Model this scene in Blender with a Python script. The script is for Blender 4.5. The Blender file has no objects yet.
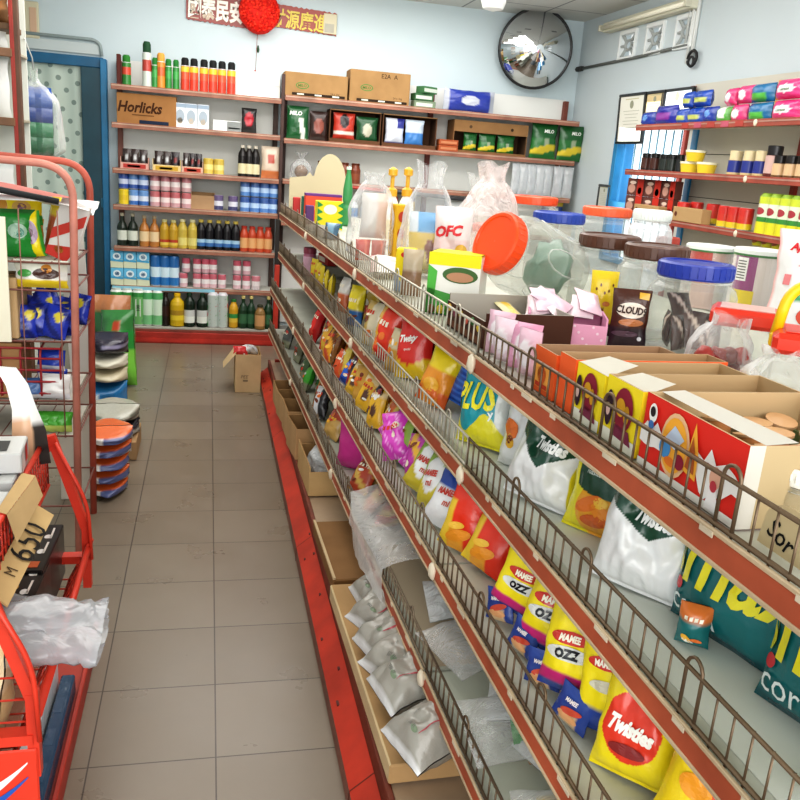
import bpy, math, random
from mathutils import Vector, Matrix, noise, Euler
R_ = math.radians
SC = bpy.context.scene
COL = SC.collection
rnd = random.Random(7)

# ------------------------------------------------------------------ camera (solved from the floor tiles, 0.30 m)
YAW, PIT, ROL, FPX = 0.2361, 0.2776, 0.0770, 837.7
CAM = Vector((-0.032, -1.787, 1.4516))
_w = Vector((math.sin(YAW)*math.cos(PIT), math.cos(YAW)*math.cos(PIT), -math.sin(PIT)))
_r0 = Vector((math.cos(YAW), -math.sin(YAW), 0)); _u0 = _r0.cross(_w)
_r = _r0*math.cos(ROL) + _u0*math.sin(ROL); _u = -_r0*math.sin(ROL) + _u0*math.cos(ROL)
def ray(x, y): return _r*((x-400)/FPX) - _u*((y-400)/FPX) + _w
def onX(x, y, X): d = ray(x, y); return CAM + d*((X-CAM.x)/d.x)
def onY(x, y, Y): d = ray(x, y); return CAM + d*((Y-CAM.y)/d.y)
def onZ(x, y, Z): d = ray(x, y); return CAM + d*((Z-CAM.z)/d.z)
cd = bpy.data.cameras.new('camera'); cam = bpy.data.objects.new('camera', cd); COL.objects.link(cam)
cam.matrix_world = Matrix(((_r.x, _u.x, -_w.x, CAM.x), (_r.y, _u.y, -_w.y, CAM.y), (_r.z, _u.z, -_w.z, CAM.z), (0, 0, 0, 1)))
cd.sensor_width = 36; cd.lens = FPX/800*36; cd.clip_start = 0.02
SC.camera = cam

# ------------------------------------------------------------------ colour and materials
def lin(c):
    if isinstance(c, str):
        h = c.lstrip('#'); c = [int(h[i:i+2], 16)/255 for i in (0, 2, 4)]
        return tuple((x/12.92 if x <= .04045 else ((x+.055)/1.055)**2.4) for x in c)
    return tuple(c)
_mats = {}
def nodes(m):
    m.use_nodes = True; t = m.node_tree; t.nodes.clear()
    return t, t.nodes, t.links
def colmat(name, rough=.5, metal=0, spec=.5, bump=0, bscale=60, vary=0, coat=0, sub=0):
    m = bpy.data.materials.new(name); t, n, l = nodes(m)
    o = n.new('ShaderNodeOutputMaterial'); p = n.new('ShaderNodeBsdfPrincipled'); a = n.new('ShaderNodeVertexColor'); a.layer_name = 'Col'
    p.inputs['Roughness'].default_value = rough; p.inputs['Metallic'].default_value = metal
    p.inputs['Specular IOR Level'].default_value = spec; p.inputs['Coat Weight'].default_value = coat
    if vary:
        nz = n.new('ShaderNodeTexNoise'); nz.inputs['Scale'].default_value = 9; nz.inputs['Detail'].default_value = 4
        tc = n.new('ShaderNodeTexCoord'); l.new(tc.outputs['Object'], nz.inputs['Vector'])
        mx = n.new('ShaderNodeMixRGB'); mx.blend_type = 'MULTIPLY'; mx.inputs[0].default_value = vary
        rp = n.new('ShaderNodeValToRGB'); rp.color_ramp.elements[0].position = .3; rp.color_ramp.elements[1].position = .7
        rp.color_ramp.elements[0].color = (.35, .33, .3, 1)
        l.new(nz.outputs['Fac'], rp.inputs[0]); l.new(a.outputs[0], mx.inputs[1]); l.new(rp.outputs[0], mx.inputs[2]); l.new(mx.outputs[0], p.inputs['Base Color'])
    else:
        l.new(a.outputs[0], p.inputs['Base Color'])
    if bump:
        nb = n.new('ShaderNodeTexNoise'); nb.inputs['Scale'].default_value = bscale; nb.inputs['Detail'].default_value = 3
        tc = n.new('ShaderNodeTexCoord'); l.new(tc.outputs['Object'], nb.inputs['Vector'])
        b = n.new('ShaderNodeBump'); b.inputs['Strength'].default_value = bump; b.inputs['Distance'].default_value = .01
        l.new(nb.outputs['Fac'], b.inputs['Height']); l.new(b.outputs[0], p.inputs['Normal'])
    l.new(p.outputs[0], o.inputs[0]); _mats[name] = m; return m
colmat('matte', .65, spec=.3)
colmat('card', .8, spec=.2, vary=.25)
colmat('gloss', .3)
colmat('film', .26, bump=.25, bscale=38, spec=.6)
colmat('paint', .4, vary=.3)
colmat('rust', .55, vary=.55)
colmat('metal', .25, metal=1)
colmat('can', .3, spec=.7)
colmat('tarnish', .45, metal=.55, vary=.4)
def clearmat(name, tint, base, edge, rough, gl, body=(1, 1, 1), bump=0, bscale=30):
    """thin clear plastic: mostly transparent, whiter and shinier at grazing angles"""
    m = bpy.data.materials.new(name); t, n, l = nodes(m)
    o = n.new('ShaderNodeOutputMaterial'); tr = n.new('ShaderNodeBsdfTransparent'); tr.inputs[0].default_value = (*tint, 1)
    p = n.new('ShaderNodeBsdfPrincipled'); p.inputs['Base Color'].default_value = (*body, 1); p.inputs['Roughness'].default_value = rough
    p.inputs['Specular IOR Level'].default_value = gl
    lw = n.new('ShaderNodeLayerWeight'); lw.inputs[0].default_value = .5
    mr = n.new('ShaderNodeMapRange'); mr.inputs['From Min'].default_value = .15; mr.inputs['From Max'].default_value = .95
    mr.inputs['To Min'].default_value = base; mr.inputs['To Max'].default_value = edge
    l.new(lw.outputs['Facing'], mr.inputs['Value'])
    mx = n.new('ShaderNodeMixShader'); l.new(mr.outputs[0], mx.inputs[0]); l.new(tr.outputs[0], mx.inputs[1]); l.new(p.outputs[0], mx.inputs[2])
    if bump:
        nb = n.new('ShaderNodeTexNoise'); nb.inputs['Scale'].default_value = bscale; nb.inputs['Detail'].default_value = 3; nb.inputs['Distortion'].default_value = 1.2
        tc = n.new('ShaderNodeTexCoord'); l.new(tc.outputs['Object'], nb.inputs['Vector'])
        b = n.new('ShaderNodeBump'); b.inputs['Strength'].default_value = bump; b.inputs['Distance'].default_value = .02
        l.new(nb.outputs['Fac'], b.inputs['Height']); l.new(b.outputs[0], p.inputs['Normal']); l.new(b.outputs[0], lw.inputs['Normal'])
    l.new(mx.outputs[0], o.inputs[0]); _mats[name] = m
clearmat('clear', (.97, .98, .97), .07, .75, .08, 1.0, (.9, .9, .88))
clearmat('jarclear', (.95, .96, .95), .09, .55, .08, 1.0, (.66, .66, .62), .12, 12)
clearmat('bagclear', (.97, .97, .97), .16, .68, .14, 1.0, (.88, .88, .88), .5, 16)
clearmat('bagsilver', (.93, .94, .95), .5, .85, .12, 1.0, (.46, .48, .51), .45, 14)
clearmat('bagpink', (.97, .93, .92), .3, .8, .2, 1.0, (.93, .82, .8), .9, 26)
clearmat('bagmilky', (.97, .97, .97), .5, .9, .2, 1.0, (.84, .86, .88), .8, 18)
def emit(name, c, s):
    m = bpy.data.materials.new(name); t, n, l = nodes(m); o = n.new('ShaderNodeOutputMaterial'); e = n.new('ShaderNodeEmission')
    e.inputs[0].default_value = (*c, 1); e.inputs[1].default_value = s; l.new(e.outputs[0], o.inputs[0]); _mats[name] = m
emit('daylight', (.86, .95, 1), 2.2)
emit('ventlight', (.9, .93, .92), .95)
emit('tube', (1, .98, .93), 2.0)
m = bpy.data.materials.new('mirror'); t, n, l = nodes(m); o = n.new('ShaderNodeOutputMaterial'); p = n.new('ShaderNodeBsdfPrincipled')
p.inputs['Base Color'].default_value = (.82, .84, .86, 1); p.inputs['Metallic'].default_value = 1; p.inputs['Roughness'].default_value = .03; l.new(p.outputs[0], o.inputs[0]); _mats['mirror'] = m

def wallmat(name, c1, c2, rough=.7):
    m = bpy.data.materials.new(name); t, n, l = nodes(m); o = n.new('ShaderNodeOutputMaterial'); p = n.new('ShaderNodeBsdfPrincipled')
    nz = n.new('ShaderNodeTexNoise'); nz.inputs['Scale'].default_value = 1.3; nz.inputs['Detail'].default_value = 6
    tc = n.new('ShaderNodeTexCoord'); l.new(tc.outputs['Object'], nz.inputs['Vector'])
    mx = n.new('ShaderNodeMixRGB'); mx.inputs[1].default_value = (*lin(c1), 1); mx.inputs[2].default_value = (*lin(c2), 1)
    l.new(nz.outputs['Fac'], mx.inputs[0]); l.new(mx.outputs[0], p.inputs['Base Color']); p.inputs['Roughness'].default_value = rough
    l.new(p.outputs[0], o.inputs[0]); _mats[name] = m
wallmat('wallblue', '#d3e0e4', '#c6d4d8'); wallmat('wallgrey', '#d0d9db', '#c2ccd0'); wallmat('cream', '#d6d2c4', '#c8c5b8')
def gridmat(name, sx, sy, ox, oy, gap, c1, c2, cg, rough, bumpy=.3, spec=.5):
    """square tiles laid in world metres, with grout lines and a per-tile tone"""
    m = bpy.data.materials.new(name); t, n, l = nodes(m); o = n.new('ShaderNodeOutputMaterial'); p = n.new('ShaderNodeBsdfPrincipled')
    g = n.new('ShaderNodeNewGeometry'); sp = n.new('ShaderNodeSeparateXYZ'); l.new(g.outputs['Position'], sp.inputs[0])
    def M(op, a, b=None):
        q = n.new('ShaderNodeMath'); q.operation = op
        for i, v in enumerate((a, b)):
            if v is None: continue
            if isinstance(v, (int, float)): q.inputs[i].default_value = v
            else: l.new(v, q.inputs[i])
        return q.outputs[0]
    fx = M('DIVIDE', M('SUBTRACT', sp.outputs[0], ox), sx); fy = M('DIVIDE', M('SUBTRACT', sp.outputs[1], oy), sy)
    def edge(f, s): r = M('ABSOLUTE', M('SUBTRACT', f, M('ROUND', f))); return M('LESS_THAN', M('MULTIPLY', r, s), gap)
    gr = M('MAXIMUM', edge(fx, sx), edge(fy, sy))
    cb = n.new('ShaderNodeCombineXYZ'); l.new(M('FLOOR', fx), cb.inputs[0]); l.new(M('FLOOR', fy), cb.inputs[1])
    wn = n.new('ShaderNodeTexWhiteNoise'); wn.noise_dimensions = '2D'; l.new(cb.outputs[0], wn.inputs['Vector'])
    nz = n.new('ShaderNodeTexNoise'); nz.inputs['Scale'].default_value = 5; nz.inputs['Detail'].default_value = 8; l.new(g.outputs['Position'], nz.inputs['Vector'])
    f = M('ADD', M('MULTIPLY', wn.outputs['Value'], .35), M('MULTIPLY', nz.outputs['Fac'], .65))
    mx = n.new('ShaderNodeMixRGB'); mx.inputs[1].default_value = (*lin(c1), 1); mx.inputs[2].default_value = (*lin(c2), 1); l.new(f, mx.inputs[0])
    m2 = n.new('ShaderNodeMixRGB'); m2.inputs[2].default_value = (*lin(cg), 1); l.new(gr, m2.inputs[0]); l.new(mx.outputs[0], m2.inputs[1])
    l.new(m2.outputs[0], p.inputs['Base Color']); p.inputs['Specular IOR Level'].default_value = spec
    rr = n.new('ShaderNodeMapRange'); rr.inputs['To Min'].default_value = rough-.08; rr.inputs['To Max'].default_value = rough+.12; l.new(nz.outputs['Fac'], rr.inputs['Value']); l.new(rr.outputs[0], p.inputs['Roughness'])
    b = n.new('ShaderNodeBump'); b.inputs['Strength'].default_value = bumpy; b.inputs['Distance'].default_value = .004; b.invert = True
    l.new(gr, b.inputs['Height']); l.new(b.outputs[0], p.inputs['Normal']); l.new(p.outputs[0], o.inputs[0]); _mats[name] = m
gridmat('floortile', .3, .3, 0, 0, .0018, '#706455', '#867a6b', '#453a31', .28)
gridmat('ceilingtile', .6, .6, .05, .4, .007, '#dcdcd6', '#d2d1ca', '#8f908e', .8, .1)
# patterned cloth in the doorway
m = bpy.data.materials.new('doorcloth'); t, n, l = nodes(m); o = n.new('ShaderNodeOutputMaterial'); p = n.new('ShaderNodeBsdfPrincipled'); p.inputs['Roughness'].default_value = .9
tc = n.new('ShaderNodeTexCoord'); mp = n.new('ShaderNodeMapping'); mp.inputs['Rotation'].default_value = (0, R_(32), 0); mp.inputs['Scale'].default_value = (10.5, 10.5, 10.5); l.new(tc.outputs['Object'], mp.inputs[0])
fr = n.new('ShaderNodeVectorMath'); fr.operation = 'FRACTION'; l.new(mp.outputs[0], fr.inputs[0])
sp = n.new('ShaderNodeSeparateXYZ'); l.new(fr.outputs[0], sp.inputs[0])
def _m(op, a, b):
    q = n.new('ShaderNodeMath'); q.operation = op
    for i, v in enumerate((a, b)):
        if isinstance(v, (int, float)): q.inputs[i].default_value = v
        else: l.new(v, q.inputs[i])
    return q.outputs[0]
dx = _m('SUBTRACT', sp.outputs[0], .5); dz = _m('SUBTRACT', sp.outputs[2], .5)
dd = _m('ADD', _m('MULTIPLY', dx, dx), _m('MULTIPLY', dz, dz)); ms = _m('LESS_THAN', dd, .035)
mx = n.new('ShaderNodeMixRGB'); mx.inputs[1].default_value = (*lin('#c9d6cb'), 1); mx.inputs[2].default_value = (*lin('#8c9c94'), 1); l.new(ms, mx.inputs[0]); l.new(mx.outputs[0], p.inputs['Base Color']); l.new(p.outputs[0], o.inputs[0]); _mats['doorcloth'] = m

# ------------------------------------------------------------------ mesh builder: everything of one part goes into one mesh
_textcache = {}
def text_geo(s, shear=0, off=.0):
    k = (s, shear, off)
    if k not in _textcache:
        c = bpy.data.curves.new('lettering', 'FONT'); c.body = s; c.align_x = 'CENTER'; c.align_y = 'CENTER'; c.size = 1; c.shear = shear; c.offset = off; c.resolution_u = 2; c.fill_mode = 'FRONT'
        ob = bpy.data.objects.new('lettering', c); COL.objects.link(ob)
        dg = bpy.context.evaluated_depsgraph_get(); me = ob.evaluated_get(dg).to_mesh()
        me.calc_loop_triangles()
        vs = [(v.co.x, v.co.y) for v in me.vertices]; fs = [tuple(q.vertices) for q in me.loop_triangles]
        ob.evaluated_get(dg).to_mesh_clear(); bpy.data.objects.remove(ob); bpy.data.curves.remove(c)
        if vs:
            xs = [v[0] for v in vs]; ys = [v[1] for v in vs]; cx, cy = (min(xs)+max(xs))/2, (min(ys)+max(ys))/2
            H = max(ys)-min(ys); W = max(xs)-min(xs)
            vs = [((x-cx)/H, (y-cy)/H) for x, y in vs]; W /= H
        else: W = 1
        _textcache[k] = (vs, fs, W)
    return _textcache[k]

class MB:
    def __init__(s): s.v = []; s.f = []; s.c = []; s.s = []
    def add(s, vs, fs, cs, smooth=False):
        """cs: one colour, or one per face, or ('v', colour per vertex)"""
        b = len(s.v); s.v += [tuple(x) for x in vs]
        if isinstance(cs, str) or (isinstance(cs, tuple) and isinstance(cs[0], (int, float))): cs = [lin(cs)]*len(fs)
        elif isinstance(cs, tuple) and cs[0] == 'v': vc = [lin(c) for c in cs[1]]; cs = [[vc[i] for i in f] for f in fs]
        else: cs = [lin(c) for c in cs]
        for f, c in zip(fs, cs): s.f.append(tuple(b+i for i in f)); s.c.append(c); s.s.append(smooth)
    def xf(s, M, start=0):
        for i in range(start, len(s.v)): s.v[i] = tuple(M @ Vector(s.v[i]))
        return s
    def join(s, o, M=None):
        b = len(s.v); s.v += [tuple(M @ Vector(v)) if M else v for v in o.v]
        s.f += [tuple(b+i for i in f) for f in o.f]; s.c += o.c; s.s += o.s; return s
    def quad(s, a, b, c, d, col): s.add([a, b, c, d], [(0, 1, 2, 3)], col)
    def box(s, x0, x1, y0, y1, z0, z1, col, ch=0, faces=None):
        """chamfered box; faces: dict of '-y','+x'... to a colour"""
        F = faces or {}
        g = lambda k: F.get(k, col)
        if not ch:
            v = [(x, y, z) for z in (z0, z1) for y in (y0, y1) for x in (x0, x1)]
            s.add(v, [(0, 2, 3, 1), (4, 5, 7, 6), (0, 1, 5, 4), (2, 6, 7, 3), (0, 4, 6, 2), (1, 3, 7, 5)], [g('-z'), g('+z'), g('-y'), g('+y'), g('-x'), g('+x')]); return
        v = []; idx = {}
        for ix, X in ((0, (x0, x0+ch)), (1, (x1, x1-ch))):
            for iy, Y in ((0, (y0, y0+ch)), (1, (y1, y1-ch))):
                for iz, Z in ((0, (z0, z0+ch)), (1, (z1, z1-ch))):
                    for ax in range(3):
                        idx[ix, iy, iz, ax] = len(v); v.append((X[0 if ax == 0 else 1], Y[0 if ax == 1 else 1], Z[0 if ax == 2 else 1]))
        fs = []; cs = []
        for ax, nm in enumerate('xyz'):
            for sd in (0, 1):
                o1, o2 = [a for a in range(3) if a != ax]; q = []
                for a, b in ((0, 0), (1, 0), (1, 1), (0, 1)):
                    k = [0, 0, 0]; k[ax] = sd; k[o1] = a; k[o2] = b; q.append(idx[k[0], k[1], k[2], ax])
                fs.append(tuple(q if (sd == 1) != (ax == 1) else q[::-1])); cs.append(g(('-', '+')[sd]+nm))
        for ax in range(3):
            o1, o2 = [a for a in range(3) if a != ax]
            for a in (0, 1):
                for b in (0, 1):
                    k0 = [0, 0, 0]; k0[o1] = a; k0[o2] = b; k1 = k0[:]; k1[ax] = 1
                    fs.append((idx[(*k0, o1)], idx[(*k1, o1)], idx[(*k1, o2)], idx[(*k0, o2)])); cs.append(g(('-', '+')[a]+'xyz'[o1]))
        for a in (0, 1):
            for b in (0, 1):
                for c in (0, 1): fs.append(tuple(idx[a, b, c, x] for x in range(3))); cs.append(col)
        s.add(v, fs, cs)
    def lathe(s, prof, cols, n=18, smooth=True, cap=True, sx=1, sy=1):
        """prof [(r,z)]; cols one per segment or a single colour"""
        if isinstance(cols, str): cols = [cols]*(len(prof)-1)
        for i in range(len(prof)-1):
            (r0, z0), (r1, z1) = prof[i], prof[i+1]; vs = []; fs = []
            for r, z in ((r0, z0), (r1, z1)): vs += [(r*sx*math.cos(2*math.pi*k/n), r*sy*math.sin(2*math.pi*k/n), z) for k in range(n)]
            for k in range(n): fs.append((k, (k+1) % n, n+(k+1) % n, n+k))
            s.add(vs, fs, cols[i], smooth)
        if cap:
            for (r, z), c, rev in ((prof[0], cols[0], True), (prof[-1], cols[-1], False)):
                if r > 1e-4:
                    vs = [(r*sx*math.cos(2*math.pi*k/n), r*sy*math.sin(2*math.pi*k/n), z) for k in range(n)]
                    s.add(vs, [tuple(range(n))[::-1] if rev else tuple(range(n))], c)
    def tube(s, pts, r, col, n=6, closed=False):
        pts = [Vector(p) for p in pts]; N = len(pts); vs = []; fs = []; up = None
        for i, p in enumerate(pts):
            a = pts[i-1] if (i > 0 or closed) else p; b = pts[(i+1) % N] if (i < N-1 or closed) else p
            d = (b-a).normalized() if (b-a).length > 1e-9 else Vector((0, 0, 1))
            if up is None: up = Vector((0, 0, 1)) if abs(d.z) < .9 else Vector((1, 0, 0))
            x = d.cross(up).normalized(); y = x.cross(d).normalized(); up = y
            for k in range(n): vs.append(p + x*(r*math.cos(2*math.pi*k/n)) + y*(r*math.sin(2*math.pi*k/n)))
        for i in range(N if closed else N-1):
            j = (i+1) % N
            for k in range(n): fs.append((i*n+k, i*n+(k+1) % n, j*n+(k+1) % n, j*n+k))
        if not closed: fs += [tuple(range(n))[::-1], tuple((N-1)*n+k for k in range(n))]
        s.add(vs, fs, col, True)
    def disc(s, c, ux, uy, rx, ry, col, n=24):
        c, ux, uy = Vector(c), Vector(ux), Vector(uy)
        s.add([c+ux*(rx*math.cos(2*math.pi*k/n))+uy*(ry*math.sin(2*math.pi*k/n)) for k in range(n)], [tuple(range(n))], col)
    def blob(s, c, rx, ry, rz, col, n=10, amp=.15, seed=0):
        vs = []; fs = []; c = Vector(c); o = Vector((seed*3.1, seed*1.7, 0))
        for i in range(n+1):
            th = math.pi*i/n
            for k in range(2*n):
                ph = math.pi*k/n; d = Vector((math.sin(th)*math.cos(ph), math.sin(th)*math.sin(ph), math.cos(th)))
                q = 1+amp*noise.noise(d*2.2+o); vs.append(c+Vector((d.x*rx, d.y*ry, d.z*rz))*q)
        for i in range(n):
            for k in range(2*n): fs.append((i*2*n+k, (i+1)*2*n+k, (i+1)*2*n+(k+1) % (2*n), i*2*n+(k+1) % (2*n)))
        s.add(vs, fs, col, True)
    def text(s, st, mp, cx, cz, h, col, ang=0, shear=0, bold=.0, maxe=None, sx=1):
        """flat lettering laid on the surface mp(x,z)->point; h is the letter height in metres"""
        vs, fs, W = text_geo(st, shear, bold); ca, sa = math.cos(ang), math.sin(ang)
        P = [((x*sx*ca-y*sa)*h+cx, (x*sx*sa+y*ca)*h+cz) for x, y in vs]
        if maxe:
            tris = [[P[i] for i in f] for f in fs]; out = []
            while tris:
                t3 = tris.pop(); e = [(math.dist(t3[i], t3[(i+1) % 3]), i) for i in range(3)]; L, i = max(e)
                if L > maxe and len(out)+len(tris) < 6000:
                    a, b, c = t3[i], t3[(i+1) % 3], t3[(i+2) % 3]; m_ = ((a[0]+b[0])/2, (a[1]+b[1])/2); tris += [[a, m_, c], [m_, b, c]]
                else: out.append(t3)
            P = [p for t3 in out for p in t3]; fs = [(3*i, 3*i+1, 3*i+2) for i in range(len(out))]
        s.add([mp(*p) for p in P], fs, col)
    def patch(s, mp, pts, col, nsub=1):
        """polygon (list of (x,z) metres) laid on mp"""
        s.add([mp(*p) for p in pts], [tuple(range(len(pts)))], col)
    def oval(s, mp, cx, cz, rx, rz, col, n=20, ang=0):
        ca, sa = math.cos(ang), math.sin(ang); pts = []
        for k in range(n):
            a = 2*math.pi*k/n; x, z = rx*math.cos(a), rz*math.sin(a); pts.append((cx+x*ca-z*sa, cz+x*sa+z*ca))
        V = [mp(cx, cz)]
        for q in (.4, .72, 1): V += [mp(cx+(p[0]-cx)*q, cz+(p[1]-cz)*q) for p in pts]
        F = [(0, 1+k, 1+(k+1) % n) for k in range(n)]
        for r in (0, 1): F += [(1+r*n+k, 1+(r+1)*n+k, 1+(r+1)*n+(k+1) % n, 1+r*n+(k+1) % n) for k in range(n)]
        s.add(V, F, col)
    def mesh(s, name):
        me = bpy.data.meshes.new(name); me.from_pydata(s.v, [], s.f); a = me.color_attributes.new('Col', 'FLOAT_COLOR', 'CORNER')
        d = []
        for f, c in zip(s.f, s.c):
            if isinstance(c, list):
                for q in c: d += [q[0], q[1], q[2], 1]
            else: d += [c[0], c[1], c[2], 1]*len(f)
        a.data.foreach_set('color', d); me.polygons.foreach_set('use_smooth', s.s); me.update(); return me

def mat_of(m): return _mats[m]
def obj(name, mb, m='matte', parent=None, loc=None, rot=None, label=None):
    o = bpy.data.objects.new(name, mb.mesh(name)); COL.objects.link(o); o.data.materials.append(mat_of(m))
    if parent: o.parent = parent
    if loc is not None: o.location = loc
    if rot is not None: o.rotation_euler = rot
    if label: o['label'] = label
    return o
def tag(o, label, cat, group=None, kind=None):
    if label: o['label'] = label
    if cat: o['category'] = cat
    if group: o['group'] = group
    if kind: o['kind'] = kind
    return o
def thing(name, label, cat, loc=(0, 0, 0), rot=(0, 0, 0), group=None):
    o = bpy.data.objects.new(name, None); COL.objects.link(o); o.location = loc; o.rotation_euler = rot; o.empty_display_size = .05
    return tag(o, label, cat, group)
def solo(name, mb, m, label, cat, loc=(0, 0, 0), rot=(0, 0, 0), group=None):
    return tag(obj(name, mb, m, None, loc, rot), label, cat, group)
def struct(name, mb, m, label=None):
    o = obj(name, mb, m); o['kind'] = 'structure'; o['label'] = label or name.replace('_', ' ')+' of the shop'; return o
def copy_tree(o, parent=None):
    c = o.copy(); COL.objects.link(c); c.parent = parent
    for ch in list(o.children): copy_tree(ch, c)
    return c
def place(p, loc, rot=None, label=None, group=None):
    """first call moves the prototype itself, later calls copy it with its parts"""
    if p.get('_used'): o = copy_tree(p)
    else: o = p; p['_used'] = 1
    o.location = loc
    if rot is not None: o.rotation_euler = rot
    if label: o['label'] = label
    if group: o['group'] = group
    return o
ORD = 'first second third fourth fifth sixth seventh eighth ninth tenth eleventh twelfth'.split()
PSI = math.atan(.026)
_ny = Vector((-.026, 1, 0)).normalized(); _nx = Vector((_ny.y, -_ny.x, 0))
def G(gx, gy, z=0): p = Vector((.46, 1.03, 0)) + _nx*gx + _ny*gy; p.z = z; return p
GRZ = PSI - math.pi/2      # a thing whose front looks at the aisle
# ------------------------------------------------------------------ product shapes
def bag(w, h, t, front, back=None, seed=0, nu=20, nv=26, crimp=.05, pinch=.07, wr=.16, slump=0, lie=False):
    """pillow pack standing on z=0, front towards -y; front/back: f(u,v)->colour, u,v in -1..1. Returns mesh builder and the front mapping in metres"""
    back = back or front; so = Vector((seed*5.3, seed*2.1, seed*.7))
    def th(u, v):
        a = max(0, 1-abs(u)**2.4)**.62; vv = min(1, abs(v)/(1-crimp)) if abs(v) < 1-crimp else 1
        b = max(0, 1-vv**3.2)**.62
        q = noise.noise(Vector((u*1.7, v*2.2, 0))+so)*wr*1.4 + noise.noise(Vector((u*5, v*4, 3))+so)*wr*.5
        ed = .25*wr*math.sin(u*26+seed)*max(0, abs(v)-.55)*2
        return t/2*max(.02, a*b*(1+q)+ed*a*b) + .0006
    sl = lambda v: slump*(1-v)*(1-v)/4
    def P(u, v, side):
        x = u*w/2*(1-pinch*(1-v*v))*(1+.03*noise.noise(Vector((v*3, 7, side*0))+so)); z = (v+1)*h/2
        return Vector((x+.02*w*noise.noise(Vector((1, v*2.5, 2))+so), side*th(u, v)+sl(v)*0 + .05*t*noise.noise(Vector((u*2, v*2, 9))+so), z))
    b = MB()
    for side, cf in ((-1, front), (1, back)):
        vs = []; cs = []; fs = []
        for j in range(nv+1):
            for i in range(nu+1):
                u = -1+2*i/nu; v = -1+2*j/nv; vs.append(P(u, v, side)); cs.append(cf(u, v))
        for j in range(nv):
            for i in range(nu):
                a = j*(nu+1)+i; q = (a, a+1, a+nu+2, a+nu+1); fs.append(q if side < 0 else q[::-1])
        b.add(vs, fs, ('v', cs), True)
    def mp(x, z): 
        u = max(-1, min(1, 2*x/w/(1-pinch*.5))); v = max(-1, min(1, 2*z/h-1)); p = P(u, v, -1); p.y -= .0022; return p
    def mpb(x, z):
        u = max(-1, min(1, -2*x/w/(1-pinch*.5))); v = max(-1, min(1, 2*z/h-1)); p = P(u, v, 1); p.y += .0022; return p
    b.mp = mp; b.mpb = mpb; b.w = w; b.h = h
    return b
def bands(*bs):
    """colour bands from the bottom: (limit in -1..1, colour)"""
    return lambda u, v: next((c for l, c in bs if v <= l), bs[-1][1])
def can(r, h, c1, c2, c3=None, lid='#c9c9c9', n=14):
    b = MB(); c3 = c3 or c1
    b.lathe([(r*.86, 0), (r, h*.05), (r, h*.3), (r, h*.62), (r, h*.93), (r*.86, h*.98), (r*.8, h*.985), (0.0001, h*.97)], ['#b8b8b8', c1, c2, c3, c3, lid, lid], n)
    return b
def bottle_mesh(r, h, glass, label, n=14, neck=.36, lab=(.12, .5), shape='beer', lab2=None):
    b = MB(); rn = r*neck; a, c = lab; l2 = lab2 or label
    if shape == 'beer': top = [(r, .56), (r*.75, .68), (rn, .78), (rn, .93)]
    elif shape == 'pet': top = [(r, .66), (r*.85, .76), (rn*1.1, .86), (rn, .92)]
    else: top = [(r, .8), (r*.8, .86), (rn, .9), (rn, .93)]
    prof = [(r*.85, 0), (r, h*.03), (r, h*a), (r*1.01, h*a), (r*1.01, h*(a+c)/2), (r*1.01, h*c), (r, h*c)] + [(x, z*h) for x, z in top]
    cols = [glass, glass, label, label, l2, glass] + [glass]*len(top)
    b.lathe(prof, cols, n); return b
def cap_mesh(r, z0, z1, col, n=12):
    b = MB(); b.lathe([(r, z0), (r*1.02, z1-.003), (r*.9, z1)], col, n); return b
def bottle(name, label, cat, r, h, glass, labc, cap, **k):
    m = k.pop('mat', 'gloss'); o = solo(name, bottle_mesh(r, h, glass, labc, **k), m, label, cat)
    cr = r*(k.get('neck', .36))*1.12; obj('cap', cap_mesh(cr, h*.91, h, cap), 'matte', o); return o
def spray(name, label, r, h, body, band, cap):
    b = MB(); b.lathe([(r*.9, 0), (r, h*.03), (r, h*.35), (r, h*.6), (r, h*.74), (r*.75, h*.78)], [body, body, band, body, '#d0d0d0'], 14)
    o = solo(name, b, 'can', label, 'spray can'); c = MB(); c.lathe([(r*.86, h*.76), (r*.86, h*.94), (r*.6, h)], cap, 14); obj('cap', c, 'matte', o); return o
def fmap(x0, y, z0): return lambda x, z: (x0+x, y, z0+z)
def carton(w, d, h, col, ch=.003, faces=None): b = MB(); b.box(-w/2, w/2, -d/2, d/2, 0, h, col, ch, faces); b.front = lambda x, z: (x, -d/2-.0012, z); b.left = lambda y, z: (-w/2-.0012, -y, z); b.topm = lambda x, y: (x, y, h+.0012); b.w, b.d, b.h = w, d, h; return b
def open_box(w, d, h, out, inn, t=.004, front=None, flaps=0, flapcol=None):
    """tray or carton without a lid, inside visible; front: other height of the front wall"""
    b = MB(); hf = h if front is None else front
    F = lambda i: {i: inn, '+z': inn}
    b.box(-w/2, w/2, -d/2, d/2, 0, t, out, 0, {'+z': inn})
    b.box(-w/2, w/2, -d/2, -d/2+t, t, hf, out, 0, F('+y')); b.box(-w/2, w/2, d/2-t, d/2, t, h, out, 0, F('-y'))
    b.box(-w/2, -w/2+t, -d/2+t, d/2-t, t, h, out, 0, F('+x')); b.box(w/2-t, w/2, -d/2+t, d/2-t, t, h, out, 0, F('-x'))
    b.front = lambda x, z: (x, -d/2-.0012, z); b.w, b.d, b.h = w, d, h
    return b
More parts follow.
